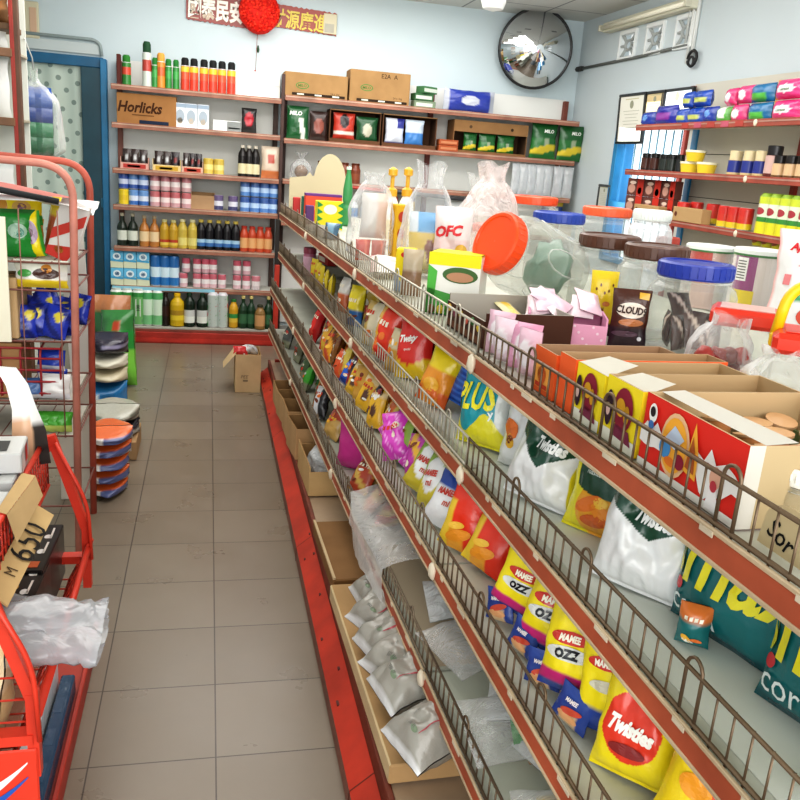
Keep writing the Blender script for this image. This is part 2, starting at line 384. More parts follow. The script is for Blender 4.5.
def crinkled(w, d, h, seed=0, neck=.16, nz=26, n=28, flare=.5, belly=.5, tie=.78):
    """clear bag full at the bottom, gathered at `tie` and flaring above"""
    b = MB(); vs = []; fs = []; so = Vector((seed*4.4, seed, 0))
    for j in range(nz+1):
        v = j/nz
        if v < tie:
            q = v/tie; s = min(1, (q/.12)**.5 if q < .12 else 1)*(1 if q < belly else neck+(1-neck)*math.cos((q-belly)/(1-belly)*math.pi/2)**.8)
        else: q = (v-tie)/(1-tie); s = neck+(flare-neck)*q
        for k in range(n):
            a = 2*math.pi*k/n; fold = 1+.16*noise.noise(Vector((math.cos(a)*2.2, math.sin(a)*2.2, v*4))+so)+.06*math.sin(a*9+seed+v*6)+(.25*math.sin(a*5+seed) if v > tie else 0)
            ca, sa = math.cos(a), math.sin(a)
            vs.append((w/2*s*fold*(abs(ca)**.8*(1 if ca > 0 else -1)), d/2*s*fold*(abs(sa)**.8*(1 if sa > 0 else -1)), v*h*(1+.03*math.sin(a*3+seed)*(v > tie))))
    for j in range(nz):
        for k in range(n): fs.append((j*n+k, j*n+(k+1) % n, (j+1)*n+(k+1) % n, (j+1)*n+k))
    fs.append(tuple(range(n))[::-1]); b.add(vs, fs, '#ffffff', True); return b
def sheet(fn, nu=24, nv=24, col='#ffffff', thick=0):
    b = MB(); vs = [fn(i/nu, j/nv) for j in range(nv+1) for i in range(nu+1)]
    b.add(vs, [(j*(nu+1)+i, j*(nu+1)+i+1, (j+1)*(nu+1)+i+1, (j+1)*(nu+1)+i) for j in range(nv) for i in range(nu)], col, True); return b
def jar(name, label, r, h, lidc, loc, rot=(0, 0, 0), lid_h=.03, lid_r=None, sq=None, group='sweet jars on the gondola top', lidlabel=None, handle=None, mat='jarclear'):
    """wide-mouthed clear plastic jar; sq = depth factor for flat-sided jars"""
    t = thing(name, label, 'jar', loc, rot, group); lr = lid_r or r*.72; sy = sq or 1; hb = h-lid_h
    b = MB(); b.lathe([(r*.6, .002), (r*.94, .004), (r, .02), (r, hb*.38), (r*.985, hb*.42), (r, hb*.46), (r, hb*.78), (r*.93, hb*.88), (lr*.94, hb*.95), (lr*.94, hb)], '#ffffff', 32, True, False, 1, sy)
    b.lathe([(r*.6, .002), (.001, .012)], '#ffffff', 32, True, False, 1, sy)
    obj('jar_body', b, mat, t)
    nk = MB(); nk.tube([(lr*.97*math.cos(a*math.pi/16), sy*lr*.97*math.sin(a*math.pi/16), hb-.004) for a in range(32)], .003, '#e8e8e4', 6, True); obj('neck_ring', nk, 'clear', t)
    l = MB(); l.lathe([(lr, hb), (lr*1.03, hb+.004), (lr*1.03, h-.004), (lr*.96, h), (lr*.86, h), (lr*.84, h-.003), (.001, h-.003)], lidc, 32, False, False, 1, sy)
    for k in range(32):
        a = 2*math.pi*k/32; l.tube([(lr*1.03*math.cos(a), sy*lr*1.03*math.sin(a), hb+.006), (lr*1.03*math.cos(a), sy*lr*1.03*math.sin(a), h-.006)], .0012, lidc, 4)
    obj('lid', l, 'gloss', t, label=lidlabel)
    return t
def wire_grid(mb, o, ux, uy, nx, ny, r, col, n=4):
    """crossed wires over the parallelogram o + a*ux + b*uy"""
    o, ux, uy = Vector(o), Vector(ux), Vector(uy)
    for i in range(nx+1): mb.tube([o+ux*(i/nx), o+ux*(i/nx)+uy], r, col, n)
    for j in range(ny+1): mb.tube([o+uy*(j/ny), o+uy*(j/ny)+ux], r, col, n)
def bent(pts, rad=.05, n=6):
    """polyline with rounded corners"""
    P = [Vector(p) for p in pts]; out = [P[0]]
    for i in range(1, len(P)-1):
        a, b, c = P[i-1], P[i], P[i+1]; r = min(rad, (a-b).length*.49, (c-b).length*.49); p0 = b+(a-b).normalized()*r; p1 = b+(c-b).normalized()*r
        for k in range(n+1): s = k/n; out.append(p0*(1-s)**2+b*2*s*(1-s)+p1*s*s)
    return out+[P[-1]]
# ------------------------------------------------------------------ the room
YB, XR, XL, ZC, YF = 5.0, 2.87, -1.75, 2.62, -3.6
b = MB(); b.box(XL-.1, XR+.1, YF, YB+.6, -.05, 0, '#999999'); struct('floor', b, 'floortile', 'beige square floor tiles of the shop aisle')
b = MB(); b.box(XL-.1, XR+.1, YF, YB+.1, ZC, ZC+.05, '#dddddd'); struct('ceiling', b, 'ceilingtile', 'white panel ceiling with thin grey grid')
# back wall with the doorway X -1.42..-.80, z 0..1.97
b = MB(); b.box(-.78, XR+.1, YB, YB+.1, 0, ZC, '#cccccc'); b.box(XL-.1, -1.45, YB, YB+.1, 0, ZC, '#cccccc'); b.box(-1.45, -.78, YB, YB+.1, 1.99, ZC, '#cccccc')
struct('wall_back', b, 'wallblue', 'pale blue back wall')
# right wall with the window opening and three vent openings
wy0, wy1, wz0, wz1 = 3.02, 4.12, .85, 1.98
vents = [(onX(622, 40, XR).y, onX(637, 40, XR).y), (onX(649, 32, XR).y, onX(665, 32, XR).y), (onX(679, 24, XR).y, onX(696, 24, XR).y)]
vz0, vz1 = 2.27, 2.45
b = MB(); b.box(XR, XR+.1, YF, wy0, 0, vz0, '#ccc'*2 if 0 else '#cccccc'); b.box(XR, XR+.1, wy1, YB+.1, 0, vz0, '#cccccc'); b.box(XR, XR+.1, wy0, wy1, 0, wz0, '#cccccc'); b.box(XR, XR+.1, wy0, wy1, wz1, vz0, '#cccccc')
b.box(XR, XR+.1, YF, YB+.1, vz1, ZC, '#cccccc')
ys = [YB+.1] + [y for v in vents for y in v] + [YF]
for i in range(0, len(ys), 2): b.box(XR, XR+.1, ys[i+1], ys[i], vz0, vz1, '#cccccc')
struct('wall_right', b, 'wallgrey', 'pale grey blue right wall')
b = MB(); b.box(XL-.1, XL, YF, YB+.1, 0, ZC, '#cccccc'); struct('wall_left', b, 'wallblue', 'pale blue left wall')
b = MB(); b.box(-.42, XR, YB-.012, YB, 0, .09, '#9a9a94', .003); b.box(XL, -1.46, YB-.012, YB, 0, .09, '#9a9a94'); struct('baseboard_back', b, 'matte', 'grey skirting of the back wall')
# window
t = bpy.data.objects.new('window_1', None); COL.objects.link(t); t['kind'] = 'structure'; t['label'] = 'blue framed window with bright daylight behind metal bars'
b = MB()
for y in (wy0, wy1-.06): b.box(XR-.03, XR+.06, y, y+.06, wz0, wz1, '#2f86b8', .004)
for z in (wz0, wz1-.05, 1.24): b.box(XR-.028, XR+.06, wy0, wy1, z, z+.045, '#2f86b8', .004)
b.box(XR-.02, XR+.05, 3.95, 3.985, wz0, wz1, '#2a79ad', .004); obj('window_frame', b, 'paint', t)
b = MB(); b.box(XR+.07, XR+.075, wy0-.02, wy1+.02, wz0-.02, wz1+.02, '#ffffff'); obj('window_pane', b, 'daylight', t)
b = MB()
for i in range(9): b.tube([(XR+.03, wy0+.1*i+.08, wz0), (XR+.03, wy0+.1*i+.08, wz1)], .006, '#5c7f8c'); 
obj('window_bars', b, 'paint', t)
# vent blocks
for i, (ya, yb) in enumerate(vents):
    y0, y1 = min(ya, yb), max(ya, yb); cy, cz = (y0+y1)/2, (vz0+vz1)/2; hw, hh = (y1-y0)/2, (vz1-vz0)/2
    b = MB()
    for a in (y0-.008, y1-.010): b.box(XR-.02, XR+.03, a, a+.018, vz0-.012, vz1+.012, '#e4e7e6', .003)
    for z in (vz0-.014, vz1-.016): b.box(XR-.019, XR+.03, y0, y1, z, z+.03, '#e0e3e2', .003)
    b.tube([(XR, cy+hw*.42*math.cos(q*math.pi/8), cz+hh*.36*math.sin(q*math.pi/8)) for q in range(16)], .011, '#a9adab', 6, True)
    for sy in (-1, 1):
        for sz in (-1, 1): b.tube([(XR, cy+sy*hw, cz+sz*hh), (XR, cy+sy*hw*.3, cz+sz*hh*.26)], .012, '#a9adab', 6)
        b.tube([(XR, cy+sy*hw, cz), (XR, cy+sy*hw*.4, cz)], .01, '#a9adab', 6)
    o = tag(obj('vent_block', b, 'matte'), 'white patterned vent block high on the right wall, '+['nearest the room corner', 'middle of the three', 'farthest from the room corner'][i], 'vent', 'vent blocks over the window')
    q = MB(); q.box(XR+.07, XR+.075, y0-.01, y1+.01, vz0, vz1, '#ffffff'); obj('lit_opening', q, 'ventlight', o)
# doorway: blue frame, dark jamb, patterned cloth
t = bpy.data.objects.new('door_1', None); COL.objects.link(t); t['kind'] = 'structure'; t['label'] = 'blue doorway in the back wall hung with patterned cloth'
b = MB(); b.box(-1.45, -.78, YB-.03, YB+.12, 1.93, 2.0, '#22678f', .004); b.box(-.80, -.755, YB-.07, YB+.12, 0, 1.99, '#2a7fae', .005); b.box(-1.47, -1.42, YB-.04, YB+.12, 0, 1.99, '#22678f', .005); obj('door_frame', b, 'paint', t)
b = MB(); b.box(-.935, -.80, YB-.035, YB-.005, 0, 1.93, '#244f5e', .004); b.box(-.815, -.80, YB-.06, YB-.035, .95, 1.02, '#2a6a85', .004); obj('door_leaf', b, 'paint', t)
b = sheet(lambda u, v: (-1.42+.5*u, YB+.02+.012*math.sin(u*19), .05+1.88*v), 40, 4, '#c9d6cb'); obj('door_curtain', b, 'doorcloth', t)
b = MB(); b.box(-1.52, -.80, YB-.02, YB-.001, 2.015, 2.09, '#c9d2d2', .004); b.tube(bent([(-1.55, YB-.025, 2.115), (-.84, YB-.025, 2.115), (-.80, YB-.025, 2.09), (-.79, YB-.025, 2.01)], .04), .012, '#9aa6a6'); struct('trim_1', b, 'matte', 'grey pipe trim over the doorway')
p = onY(31, 20, YB); b = MB(); b.box(p.x-.055, p.x+.055, YB-.025, YB-.001, p.z-.12, p.z+.12, '#d8d2b8', .006, {'-y': '#d9d2b6'}); b.box(p.x-.005, p.x+.04, YB-.03, YB-.024, p.z-.08, p.z+.08, '#d8b79c', .002)
solo('calendar_board', b, 'matte', 'small beige printed board on the back wall above the doorway', 'notice board')
# pipe along the right wall and meter wiring
b = MB(); b.tube(bent([(XR-.012, YB-.1, onX(570, 71, XR-.012).z), (XR-.012, onX(640, 57, XR).y, onX(640, 57, XR).z), (XR-.012, onX(690, 45, XR).y, onX(690, 45, XR).z)], .1), .011, '#6d706c'); b.tube([(XR-.012, YB-.1, onX(570, 71, XR-.012).z), (XR-.012, YB-.002, onX(570, 71, XR-.012).z)], .02, '#3f403e')
solo('conduit_pipe', b, 'matte', 'grey conduit running along the right wall under the vent blocks', 'pipe')
q0, q1 = onX(697, 3, XR-.02), onX(693, 62, XR-.02)
b = MB(); b.tube([(XR-.012, q0.y-.02, ZC-.001), (XR-.012, q0.y-.02, q1.z+.03)], .013, '#d8dad6'); b.tube([(XR-.012, q0.y+.03, ZC-.001), (XR-.012, q0.y+.03, q1.z)], .011, '#d8dad6'); b.tube([(XR-.012, q0.y+.075, ZC-.001), (XR-.012, q0.y+.075, q1.z+.1)], .009, '#bfc2be')
o = solo('cable_riser', b, 'matte', 'white cable pipes dropping from the ceiling beside the vent blocks', 'pipe')
c = MB(); c.tube([(XR-.03, q1.y+.05*math.cos(a*.5), q1.z+.02+.045*math.sin(a*.5)) for a in range(13)], .009, '#2d2d2d'); c.tube([(XR-.03, q1.y+.03*math.cos(a*.5)+.01, q1.z+.03*math.sin(a*.5)) for a in range(10)], .008, '#3a3a3a'); obj('coiled_cable', c, 'matte', o, label='black coiled cable')
# tube lamp
a, c = onX(605, 28, XR-.05), onX(694, 2, XR-.05)
b = MB(); b.box(XR-.07, XR-.002, c.y, a.y, a.z-.035, a.z+.03, '#d9d6c2', .006); t = solo('tube_lamp', b, 'matte', 'long cream fluorescent lamp batten high on the right wall', 'lamp')
b = MB(); b.tube([(XR-.09, c.y+.03, a.z-.01), (XR-.09, a.y-.03, a.z-.01)], .014, '#f4efdb', 10); obj('lamp_tube', b, 'matte', t)
b = MB()
for y in (c.y+.012, a.y-.012): b.box(XR-.105, XR-.06, y-.012, y+.012, a.z-.03, a.z+.012, '#cfccb8', .003)
obj('lamp_holder', b, 'matte', t)
# ceiling lamp with round shade
p = onY(494, -2, 3.4)
t = thing('ceiling_lamp', 'white round ceiling lamp near the convex mirror', 'lamp', (p.x, p.y, ZC))
b = MB(); b.lathe([(.09, p.z-ZC+.02), (.115, p.z-ZC+.05), (.12, p.z-ZC+.1), (.05, p.z-ZC+.16), (.03, 0)], '#e9e7df', 24); obj('lamp_body', b, 'matte', t)
b = MB(); b.lathe([(.001, p.z-ZC-.075), (.06, p.z-ZC-.06), (.075, p.z-ZC-.02), (.07, p.z-ZC+.02)], '#dfe1de', 24); obj('lamp_shade', b, 'gloss', t)
# convex mirror
p = onY(535.5, 49, YB-.16); rad = .285
t = thing('convex_mirror', 'round convex security mirror with black rim on the back wall', 'mirror', (p.x, p.y, p.z), (R_(96), 0, R_(-6)))
b = MB(); b.lathe([(rad*math.sin(a*R_(42)/10)/math.sin(R_(42)), .14*(math.cos(a*R_(42)/10)-math.cos(R_(42)))/(1-math.cos(R_(42)))) for a in range(10, -1, -1)], '#ffffff', 48, True, False); obj('mirror_dome', b, 'mirror', t)
b = MB(); b.tube([(rad*math.cos(a*math.pi/24), rad*math.sin(a*math.pi/24), 0) for a in range(48)], .011, '#1c1c1c', 8, True); obj('rim', b, 'gloss', t)
b = MB(); b.tube([(0, .05, -.01), (0, .1, -.13)], .014, '#2a2a2a'); b.lathe([(rad*.98, -.012), (rad*.98, -.004)], '#222222', 32); obj('bracket', b, 'matte', t)
# new year banner with the red pompom
p0, p1 = onY(186, 6, YB-.02), onY(337, 22, YB-.02)
bz = onY(215, 8, YB-.02).z
t = thing('new_year_banner', 'red new year wall banner with white and gold lettering behind a red pompom', 'banner', (onY(259, 15, YB-.02).x, YB-.012, bz))
lw = onY(245, 12, YB-.02).x-p0.x; ox = p0.x-t.location.x; rx1 = p1.x-t.location.x
def wavy(x0, x1, h, col, nm, dz=0):
    n = 26; pts = [(x0+(x1-x0)*i/n, 0, -h/2-.012*abs(math.sin(i*1.4))+dz*i/n) for i in range(n+1)]+[(x0+(x1-x0)*i/n, 0, h/2+.012*abs(math.sin(i*1.7))+dz*i/n) for i in range(n, -1, -1)]
    b = MB(); nn = n+1
    b.add(pts, [(i, i+1, 2*nn-2-i, 2*nn-1-i) for i in range(n)], col); b.add([(x, .006, z) for x, y, z in pts], [(i, 2*nn-1-i, 2*nn-2-i, i+1) for i in range(n)], col); return b
b = wavy(ox, -.08, .17, '#8e2c1e', '', -.02)
b.text('國泰民安', lambda x, z: (x, -.005, z), (ox-.08)/2-.01, -.012, .155, '#c8b49a', -.03, bold=.05, sx=1.0*(-.08-ox)/(.155*4.3)); b.text('國泰民安', lambda x, z: (x, -.0075, z), (ox-.08)/2-.01, -.012, .15, '#f6f1e4', -.03, bold=.03, sx=1.0*(-.08-ox)/(.155*4.3)); obj('banner_half', b, 'gloss', t, label='banner half with white characters')
b = wavy(.08, rx1, .14, '#98301c', '', -.02)
b.text('財源廣進', lambda x, z: (x, -.006, z), (rx1+.08)/2-.03, -.02, .13, '#d9c23c', -.03, bold=.02, sx=.86*(rx1-.08)/(.13*4.2)); b.box(rx1-.1, rx1, -.008, -.002, -.09, .05, '#c8c0a0', .002); b.box(rx1-.09, rx1-.02, -.01, -.007, -.08, -.02, '#a9a593'); obj('banner_half', b, 'gloss', t, label='banner half with gold characters')
b = MB(); b.blob((0, -.07, 0), .148, .07, .15, '#d8200f', 22, .06, 3)
for i in range(260):
    a = rnd.random()*2*math.pi; q = math.sqrt(rnd.random())*.93; x, z = .148*q*math.cos(a), .15*q*math.sin(a); y = -.07-.07*math.sqrt(max(0, 1-q*q)); b.box(x-.007, x+.007, y-.012, y, z-.007, z+.007, rnd.choice(['#e22a14', '#c81a0c', '#ee3a1f']), .003)
obj('pompom', b, 'matte', t, label='round red pompom')
b = MB(); b.tube([(-.01, -.05, -.13), (-.02, -.05, -.52)], .002, '#8a3a2a'); b.lathe([(.006, -.27), (.011, -.25), (.004, -.22)], '#33503a', 8); b.box(-.028, -.012, -.055, -.045, -.58, -.40, '#c44a3c', .003); obj('tassel', b, 'matte', t)
# lights: the bright shop front is open towards the street behind the camera
wd = bpy.data.worlds.new('world'); SC.world = wd; wd.use_nodes = True; wd.node_tree.nodes['Background'].inputs[0].default_value = (.93, .97, 1, 1); wd.node_tree.nodes['Background'].inputs[1].default_value = .9
def area(nm, loc, rot, sx, sy, e, c=(1, 1, 1)):
    l = bpy.data.lights.new(nm, 'AREA'); l.shape = 'RECTANGLE'; l.size = sx; l.size_y = sy; l.energy = e; l.color = c; o = bpy.data.objects.new(nm, l); COL.objects.link(o); o.location = loc; o.rotation_euler = rot; return o
area('shop_front_daylight', (.4, -3.3, 1.55), (R_(84), 0, 0), 4.2, 2.4, 132, (1, .985, .96))
area('ceiling_light', (.2, 1.6, 2.58), (0, 0, 0), 2.2, 3.2, 58, (1, .975, .93))
area('ceiling_light_back', (.8, 3.9, 2.58), (0, 0, 0), 2.6, 1.2, 38, (1, .985, .96))
area('right_wall_fill', (1.7, 1.2, 2.58), (0, R_(-28), 0), .8, 3.0, 42, (1, .985, .96))  # added fill light tilted at the right wall, not a fitting of the shop
area('window_daylight', (XR-.06, 3.55, 1.5), (0, R_(-90), 0), 1.0, .9, 5, (.9, .96, 1))
area('back_shelf_fill', (.7, 2.5, 2.42), (R_(58), 0, 0), 2.8, .25, 11, (1, .985, .96))  # added fill that brightens the back shelving; no tube hangs here
area('ceiling_fill', (.6, 2.4, 2.15), (R_(180), 0, 0), 3.2, 4.0, 9, (1, .98, .96))  # added fill shining upward to lighten the ceiling, no real lamp
SC.view_settings.view_transform = 'Standard'; SC.view_settings.look = 'Medium High Contrast'; SC.view_settings.exposure = -0.08
SC.cycles.max_bounces = 10; SC.cycles.transparent_max_bounces = 24; SC.cycles.use_denoising = True
SC.cycles.caustics_reflective = False; SC.cycles.caustics_refractive = False; SC.cycles.sample_clamp_indirect = 4
# ------------------------------------------------------------------ gondola shelf in the middle of the shop
GT = thing('gondola_shelf', 'long double-sided gondola of orange-lipped shelves with wire rails beside the aisle', 'shelf')
JO = [-2.5, -1.25, 0, 1.25, 2.5]
TIERS = [(1.09, 0.0, .96), (.85, 0.0, .47), (.63, -.042, .512), (.365, -.045, .515)]
LIP, CRM, WIRE = '#b4583a', '#c9b394', '#75624e'
def gbox(mb, gx0, gx1, gy0, gy1, z0, z1, col, ch=0, faces=None):
    s = len(mb.v); mb.box(gx0, gx1, gy0, gy1, z0, z1, col, ch, faces)
    for i in range(s, len(mb.v)): v = mb.v[i]; mb.v[i] = tuple(G(v[0], v[1], v[2]))
for ti, (z, gx, dep) in enumerate(TIERS):
    for k in range(4):
        g0, g1 = JO[k]+.004, JO[k+1]-.004
        d = MB(); gbox(d, gx+.001, gx+dep, g0, g1, z-.016, z-.005, '#c4c6ba'); 
        gbox(d, gx+.002, gx+.03, g0, g1, z-.036, z-.016, '#8a6a55')
        sh = obj('shelf', d, 'paint', GT)
        l = MB(); gbox(l, gx-.004, gx+.001, g0, g1, z-.041, z-.035, CRM, .001); gbox(l, gx-.002, gx+.001, g0, g1, z-.036, z-.005, LIP); gbox(l, gx-.004, gx+.001, g0, g1, z-.006, z, CRM, .001)
        if k < 2:
            for q in range(7): gy = g0+.1+q*.17*(1+.1*math.sin(q*5+ti)); gbox(l, gx-.0052, gx-.0038, gy, gy+.03+.02*math.sin(q*3+k), z-.010, z-.003, '#d9cbb4')
        obj('lip', l, 'rust', sh)
        WIRE = '#c4beb0' if k == 1 and ti < 2 else ('#75624e' if k == 0 else '#8a7a68')
        w = MB(); H = .058 if ti != 1 else .062; x = gx+.005; n = 40
        w.tube([G(x, g0, z+.002), G(x, g1, z+.002)], .0034, WIRE, 5); w.tube([G(x, g0, z+H), G(x, g1, z+H)], .003, WIRE, 5)
        for i in range(n+1):
            gy = g0+(g1-g0)*i/n; w.tube([G(x, gy, z-.008), G(x, gy, z+H+.003)], .0019, WIRE, 4)
        for i in range(4, n, 9):
            a, c = g0+(g1-g0)*i/n, g0+(g1-g0)*(i+1)/n; m = (a+c)/2; hw = (c-a)/2
            w.tube([G(x, a, z), G(x, a, z+H)]+[G(x, m-hw*math.cos(q*math.pi/8), z+H+hw*1.1*math.sin(q*math.pi/8)) for q in range(9)]+[G(x, c, z)], .0024, WIRE, 5)
        obj('wire_rail', w, 'tarnish', sh)
        c = MB(); s0 = len(c.v); c.blob((0, 0, 0), .008, .016, .02, '#d9cdb8', 7, .25, ti+k)
        for i in range(len(c.v)): v = c.v[i]; c.v[i] = tuple(G(gx-.006+v[0], JO[k+1]+v[1], z-.020+v[2]))
        if k < 3: obj('joint_clip', c, 'matte', sh, label='cream joint clip')
for j in JO:
    u = MB(); gbox(u, .462, .492, j-.02, j+.02, 0, 1.066, '#7c4a3a', .003); obj('upright', u, 'rust', GT)
u = MB(); gbox(u, .474, .480, -2.5, 2.5, .1, 1.065, '#cfcabc'); obj('back_panel', u, 'matte', GT)
# far side shelves of the same gondola
for z in (.36, .72): u = MB(); gbox(u, .482, .93, -2.5, 2.5, z-.02, z, '#c4c6ba', .002); obj('rear_shelf', u, 'paint', GT)
y0, y1 = -1.5, 3.55
k = MB(); k.box(.297, .335, y0, y1, .0, .055, '#8a5a4c', .002, {'+z': '#bf3a24'});  # shade painted into the greyer front face, light into the redder top and slope
k.add([(.297, y0, .055), (.297, y1, .055), (.352, y1, .10), (.352, y0, .10)], [(0, 3, 2, 1)], '#c23a24'); k.add([(.297, y0, .055), (.352, y0, .10), (.352, y0, .03), (.297, y0, .03)], [(0, 1, 2, 3)], '#b03826')
for y in JO[1:4]: k.box(.2955, .3, y+1.03-.002, y+1.03+.002, .0, .054, '#5a2418'); k.add([(.297, y+1.028, .0556), (.297, y+1.032, .0556), (.352, y+1.032, .1006), (.352, y+1.028, .1006)], [(0, 3, 2, 1)], '#6a2a1c')
for i in range(26): y = y0+rnd.random()*(y1-y0); s = .003+.006*rnd.random(); q = rnd.random(); k.box(.30+.045*q, .304+.045*q+s*.4, y, y+s*2.5, .058+.036*q, .0625+.037*q, '#5a1c12')
obj('kick_plate', k, 'rust', GT, label='bright red kick plate')
k = MB(); k.box(.353, .368, y0, y1, .05, .15, '#7d3a28', .002); obj('base_lip', k, 'rust', GT)
k = MB(); k.box(.368, .91, y0, y1, .10, .146, '#b39c84', .002); obj('base_deck', k, 'paint', GT)
k = MB(); k.box(.45, 1.35, 3.5, 3.53, .0, .146, '#b03826', .003); gbox(k, -.0, .95, 2.47, 2.5, .146, .16, '#b03826'); obj('end_plate', k, 'rust', GT)
Z1, Z2, Z3, Z4, Z0 = 1.09-.004, .85-.004, .63-.004, .365-.004, .147
# ------------------------------------------------------------------ shelving on the back wall
LIPB = '#a8715c'
def shelving(name, label, x0, x1, y0, yb, levels, topz, kick=True, posts=()):
    t = thing(name, label, 'shelf', ((x0+x1)/2, yb, 0)); L = t.location
    def o(nm, mb, m, lab=None): mb.xf(Matrix.Translation(-L)); return obj(nm, mb, m, t, label=lab)
    for z in levels:
        b = MB(); b.box(x0, x1, y0+.005, yb-.02, z-.014, z, '#d0cfc6', .001); s = o('shelf', b, 'matte')
        b = MB(); b.box(x0-.004, x1+.004, y0-.008, y0+.005, z-.034, z+.004, LIPB, .002); b.box(x0, x1, y0-.010, y0-.008, z-.010, z-.002, '#c9a994'); b.xf(Matrix.Translation(-L)); obj('lip', b, 'rust', s)
    b = MB(); b.box(x0+.01, x1-.01, yb-.018, yb-.012, .12, topz, '#e6e6e2', .001); o('back_panel', b, 'matte')
    for x, c in posts: b = MB(); b.box(x-.018, x+.018, yb-.06, yb-.012, 0, topz-.01, c, .002); o('upright', b, 'rust')
    if kick: b = MB(); b.box(x0, x1, y0-.09, y0-.07, 0, .085, '#b23224', .003); b.box(x0, x1, y0-.075, y0+.01, .085, .105, '#8f4a3c', .002); b.box(x0, x1, y0-.093, y0-.09, .012, .04, '#c8382a'); o('kick_plate', b, 'rust', 'red kick plate')
    return t
YL = 4.70
LV = [1.815, 1.56, 1.25, .995, .70, .41]
ul = shelving('shelving_unit', 'left back wall shelving unit with tinned and bottled drinks above a red kick', -.70, .47, YL, YB-.001, LV, 2.0, True, ((-.67, '#8f5a4c'), (.455, '#4c352c')))
b = MB(); b.box(-.70, .47, YL-.07, YB-.03, .106, .118, '#a9a79d', .001); b.xf(Matrix.Translation(-ul.location)); obj('base_deck', b, 'matte', ul)
b = MB(); b.box(.462, .50, YL-.04, YL+.0, .12, .62, '#c23a28', .003); b.box(.462, .49, YL-.02, YL+.0, .62, .96, '#2c2622', .002); b.box(.474, .498, YL+.01, YL+.04, .96, 1.99, '#4a2f28', .002); b.xf(Matrix.Translation(-ul.location)); obj('front_post', b, 'rust', ul)
b = MB(); b.box(-.72, .02, YL-.013, YL-.0105, .385, .41, '#8fc4d6'); b.xf(Matrix.Translation(-ul.location)); obj('price_strip', b, 'matte', ul, label='pale blue price strip')
YI = YL+.055                                     # front row of goods
def bx(px, py=200): return onY(px, py, YI).x
def rowof(proto, pxs, py, z, desc, where, group, y=None, rz=None, jitter=.002):
    for i, px in enumerate(pxs):
        lab = f"{ORD[i]} {desc} from the left on {where}" if len(pxs) > 1 else f"{desc} on {where}"
        place(proto, (bx(px, py), (y or YI)+rnd.uniform(-jitter, jitter), z+.001), (0, 0, rz if rz is not None else rnd.uniform(-.5, .5)), lab, group)
T1 = 'the top drinks shelf'
rowof(spray('spray_can', '', .031, .20, '#2f7d2f', '#c8462a', '#2f7d2f'), [126.5], 70, LV[0], 'green aerosol can with red spot', T1, 'aerosols')
b = carton(.028, .05, .2, '#5a2a24'); solo('tall_box', b, 'matte', 'narrow dark brown box at the left end of the top drinks shelf', 'box', (bx(119, 70), YI, LV[0]+.001))
rowof(spray('spray_can', '', .032, .30, '#cfd6cc', '#b84438', '#234a2f'), [147], 70, LV[0], 'tallest white aerosol can with dark cap', T1, 'aerosols')
rowof(spray('spray_can', '', .023, .20, '#2f8a3a', '#3fa04a', '#2a7a34'), [155, 168.5, 176], 70, LV[0], 'all-green aerosol can', T1, 'aerosols')
rowof(spray('spray_can', '', .031, .235, '#d98a2e', '#c9602c', '#e0a04a'), [161], 70, LV[0], 'orange aerosol can', T1, 'aerosols', YI-.0)
p = spray('spray_can', '', .030, .22, '#d8432c', '#e05a3a', '#1c1c1c')
b = MB(); b.lathe([(.0305, .125), (.0305, .16)], '#e6c23a', 14, True, False); obj('label_band', b, 'can', p)
rowof(p, [185, 194, 204, 213, 222, 231.5], 72, LV[0], 'red and yellow aerosol with black cap', T1, 'black capped aerosols')
b = MB(); b.box(-.17, .17, -.004, .004, 0, .185, '#eceeec', .002); b.box(-.17, .17, -.006, -.004, .09, .095, '#d5d8d6'); solo('white_board', b, 'matte', 'plain white board leaning at the right end of the top drinks shelf', 'board', (bx(258, 80), YI+.12, LV[0]+.002), (R_(-5), 0, 0))
# carton with writing, second shelf
c = carton(.405, .16, .205, '#a97a4c'); c.text('Horlicks', c.front, -.045, .115, .075, '#4a2c1a', 0, .25, .03, None, .88); c.box(-.1, .05, -.0825, -.0805, .06, .066, '#6a4a2c'); c.box(-.05, .15, -.0835, -.081, .006, .03, '#2a3448'); c.box(-.208, .208, -.02, .02, .2045, .2062, '#c8a878')
solo('cardboard_carton', c, 'card', 'brown cardboard carton with dark script lettering on the second drinks shelf', 'carton', (bx(147, 110), YL+.10, LV[1]+.001))
c = carton(.082, .055, .17, '#dfe4e8'); c.oval(c.front, 0, .08, .03, .045, '#a9b4be'); c.patch(c.front, [(-.04, .14), (.04, .14), (.04, .165), (-.04, .165)], '#9fb0c2'); c.oval(c.front, 0, .05, .018, .02, '#c9b69a')
rowof(solo('milk_powder_box', c, 'matte', '', 'box'), [180, 191, 203], 112, LV[1], 'white and grey powder box', 'the second drinks shelf', 'white powder boxes', rz=.05)
c = carton(.2, .07, .075, '#d8dad8', faces={'-y': '#e2e4e2'}); c.patch(c.front, [(.0, .0), (.1, .0), (.1, .07), (.0, .07)], '#8f9290'); c.patch(c.front, [(.01, .02), (.09, .02), (.09, .03), (.01, .03)], '#6f7270'); solo('flat_box', c, 'matte', 'low white and grey box in the middle of the second drinks shelf', 'box', (bx(227, 122), YI, LV[1]+.001))
fr = lambda u, v: '#b02030' if (u*u+(v-.1)**2) < .35 else ('#2c2a2a' if abs(v) > .5 else '#3a3434')
g = bag(.11, .175, .05, fr, seed=3, nu=14, nv=16); solo('snack_pouch', g, 'film', 'black pouch with a red centre on the second drinks shelf', 'pouch', (bx(249, 120), YI, LV[1]+.001))
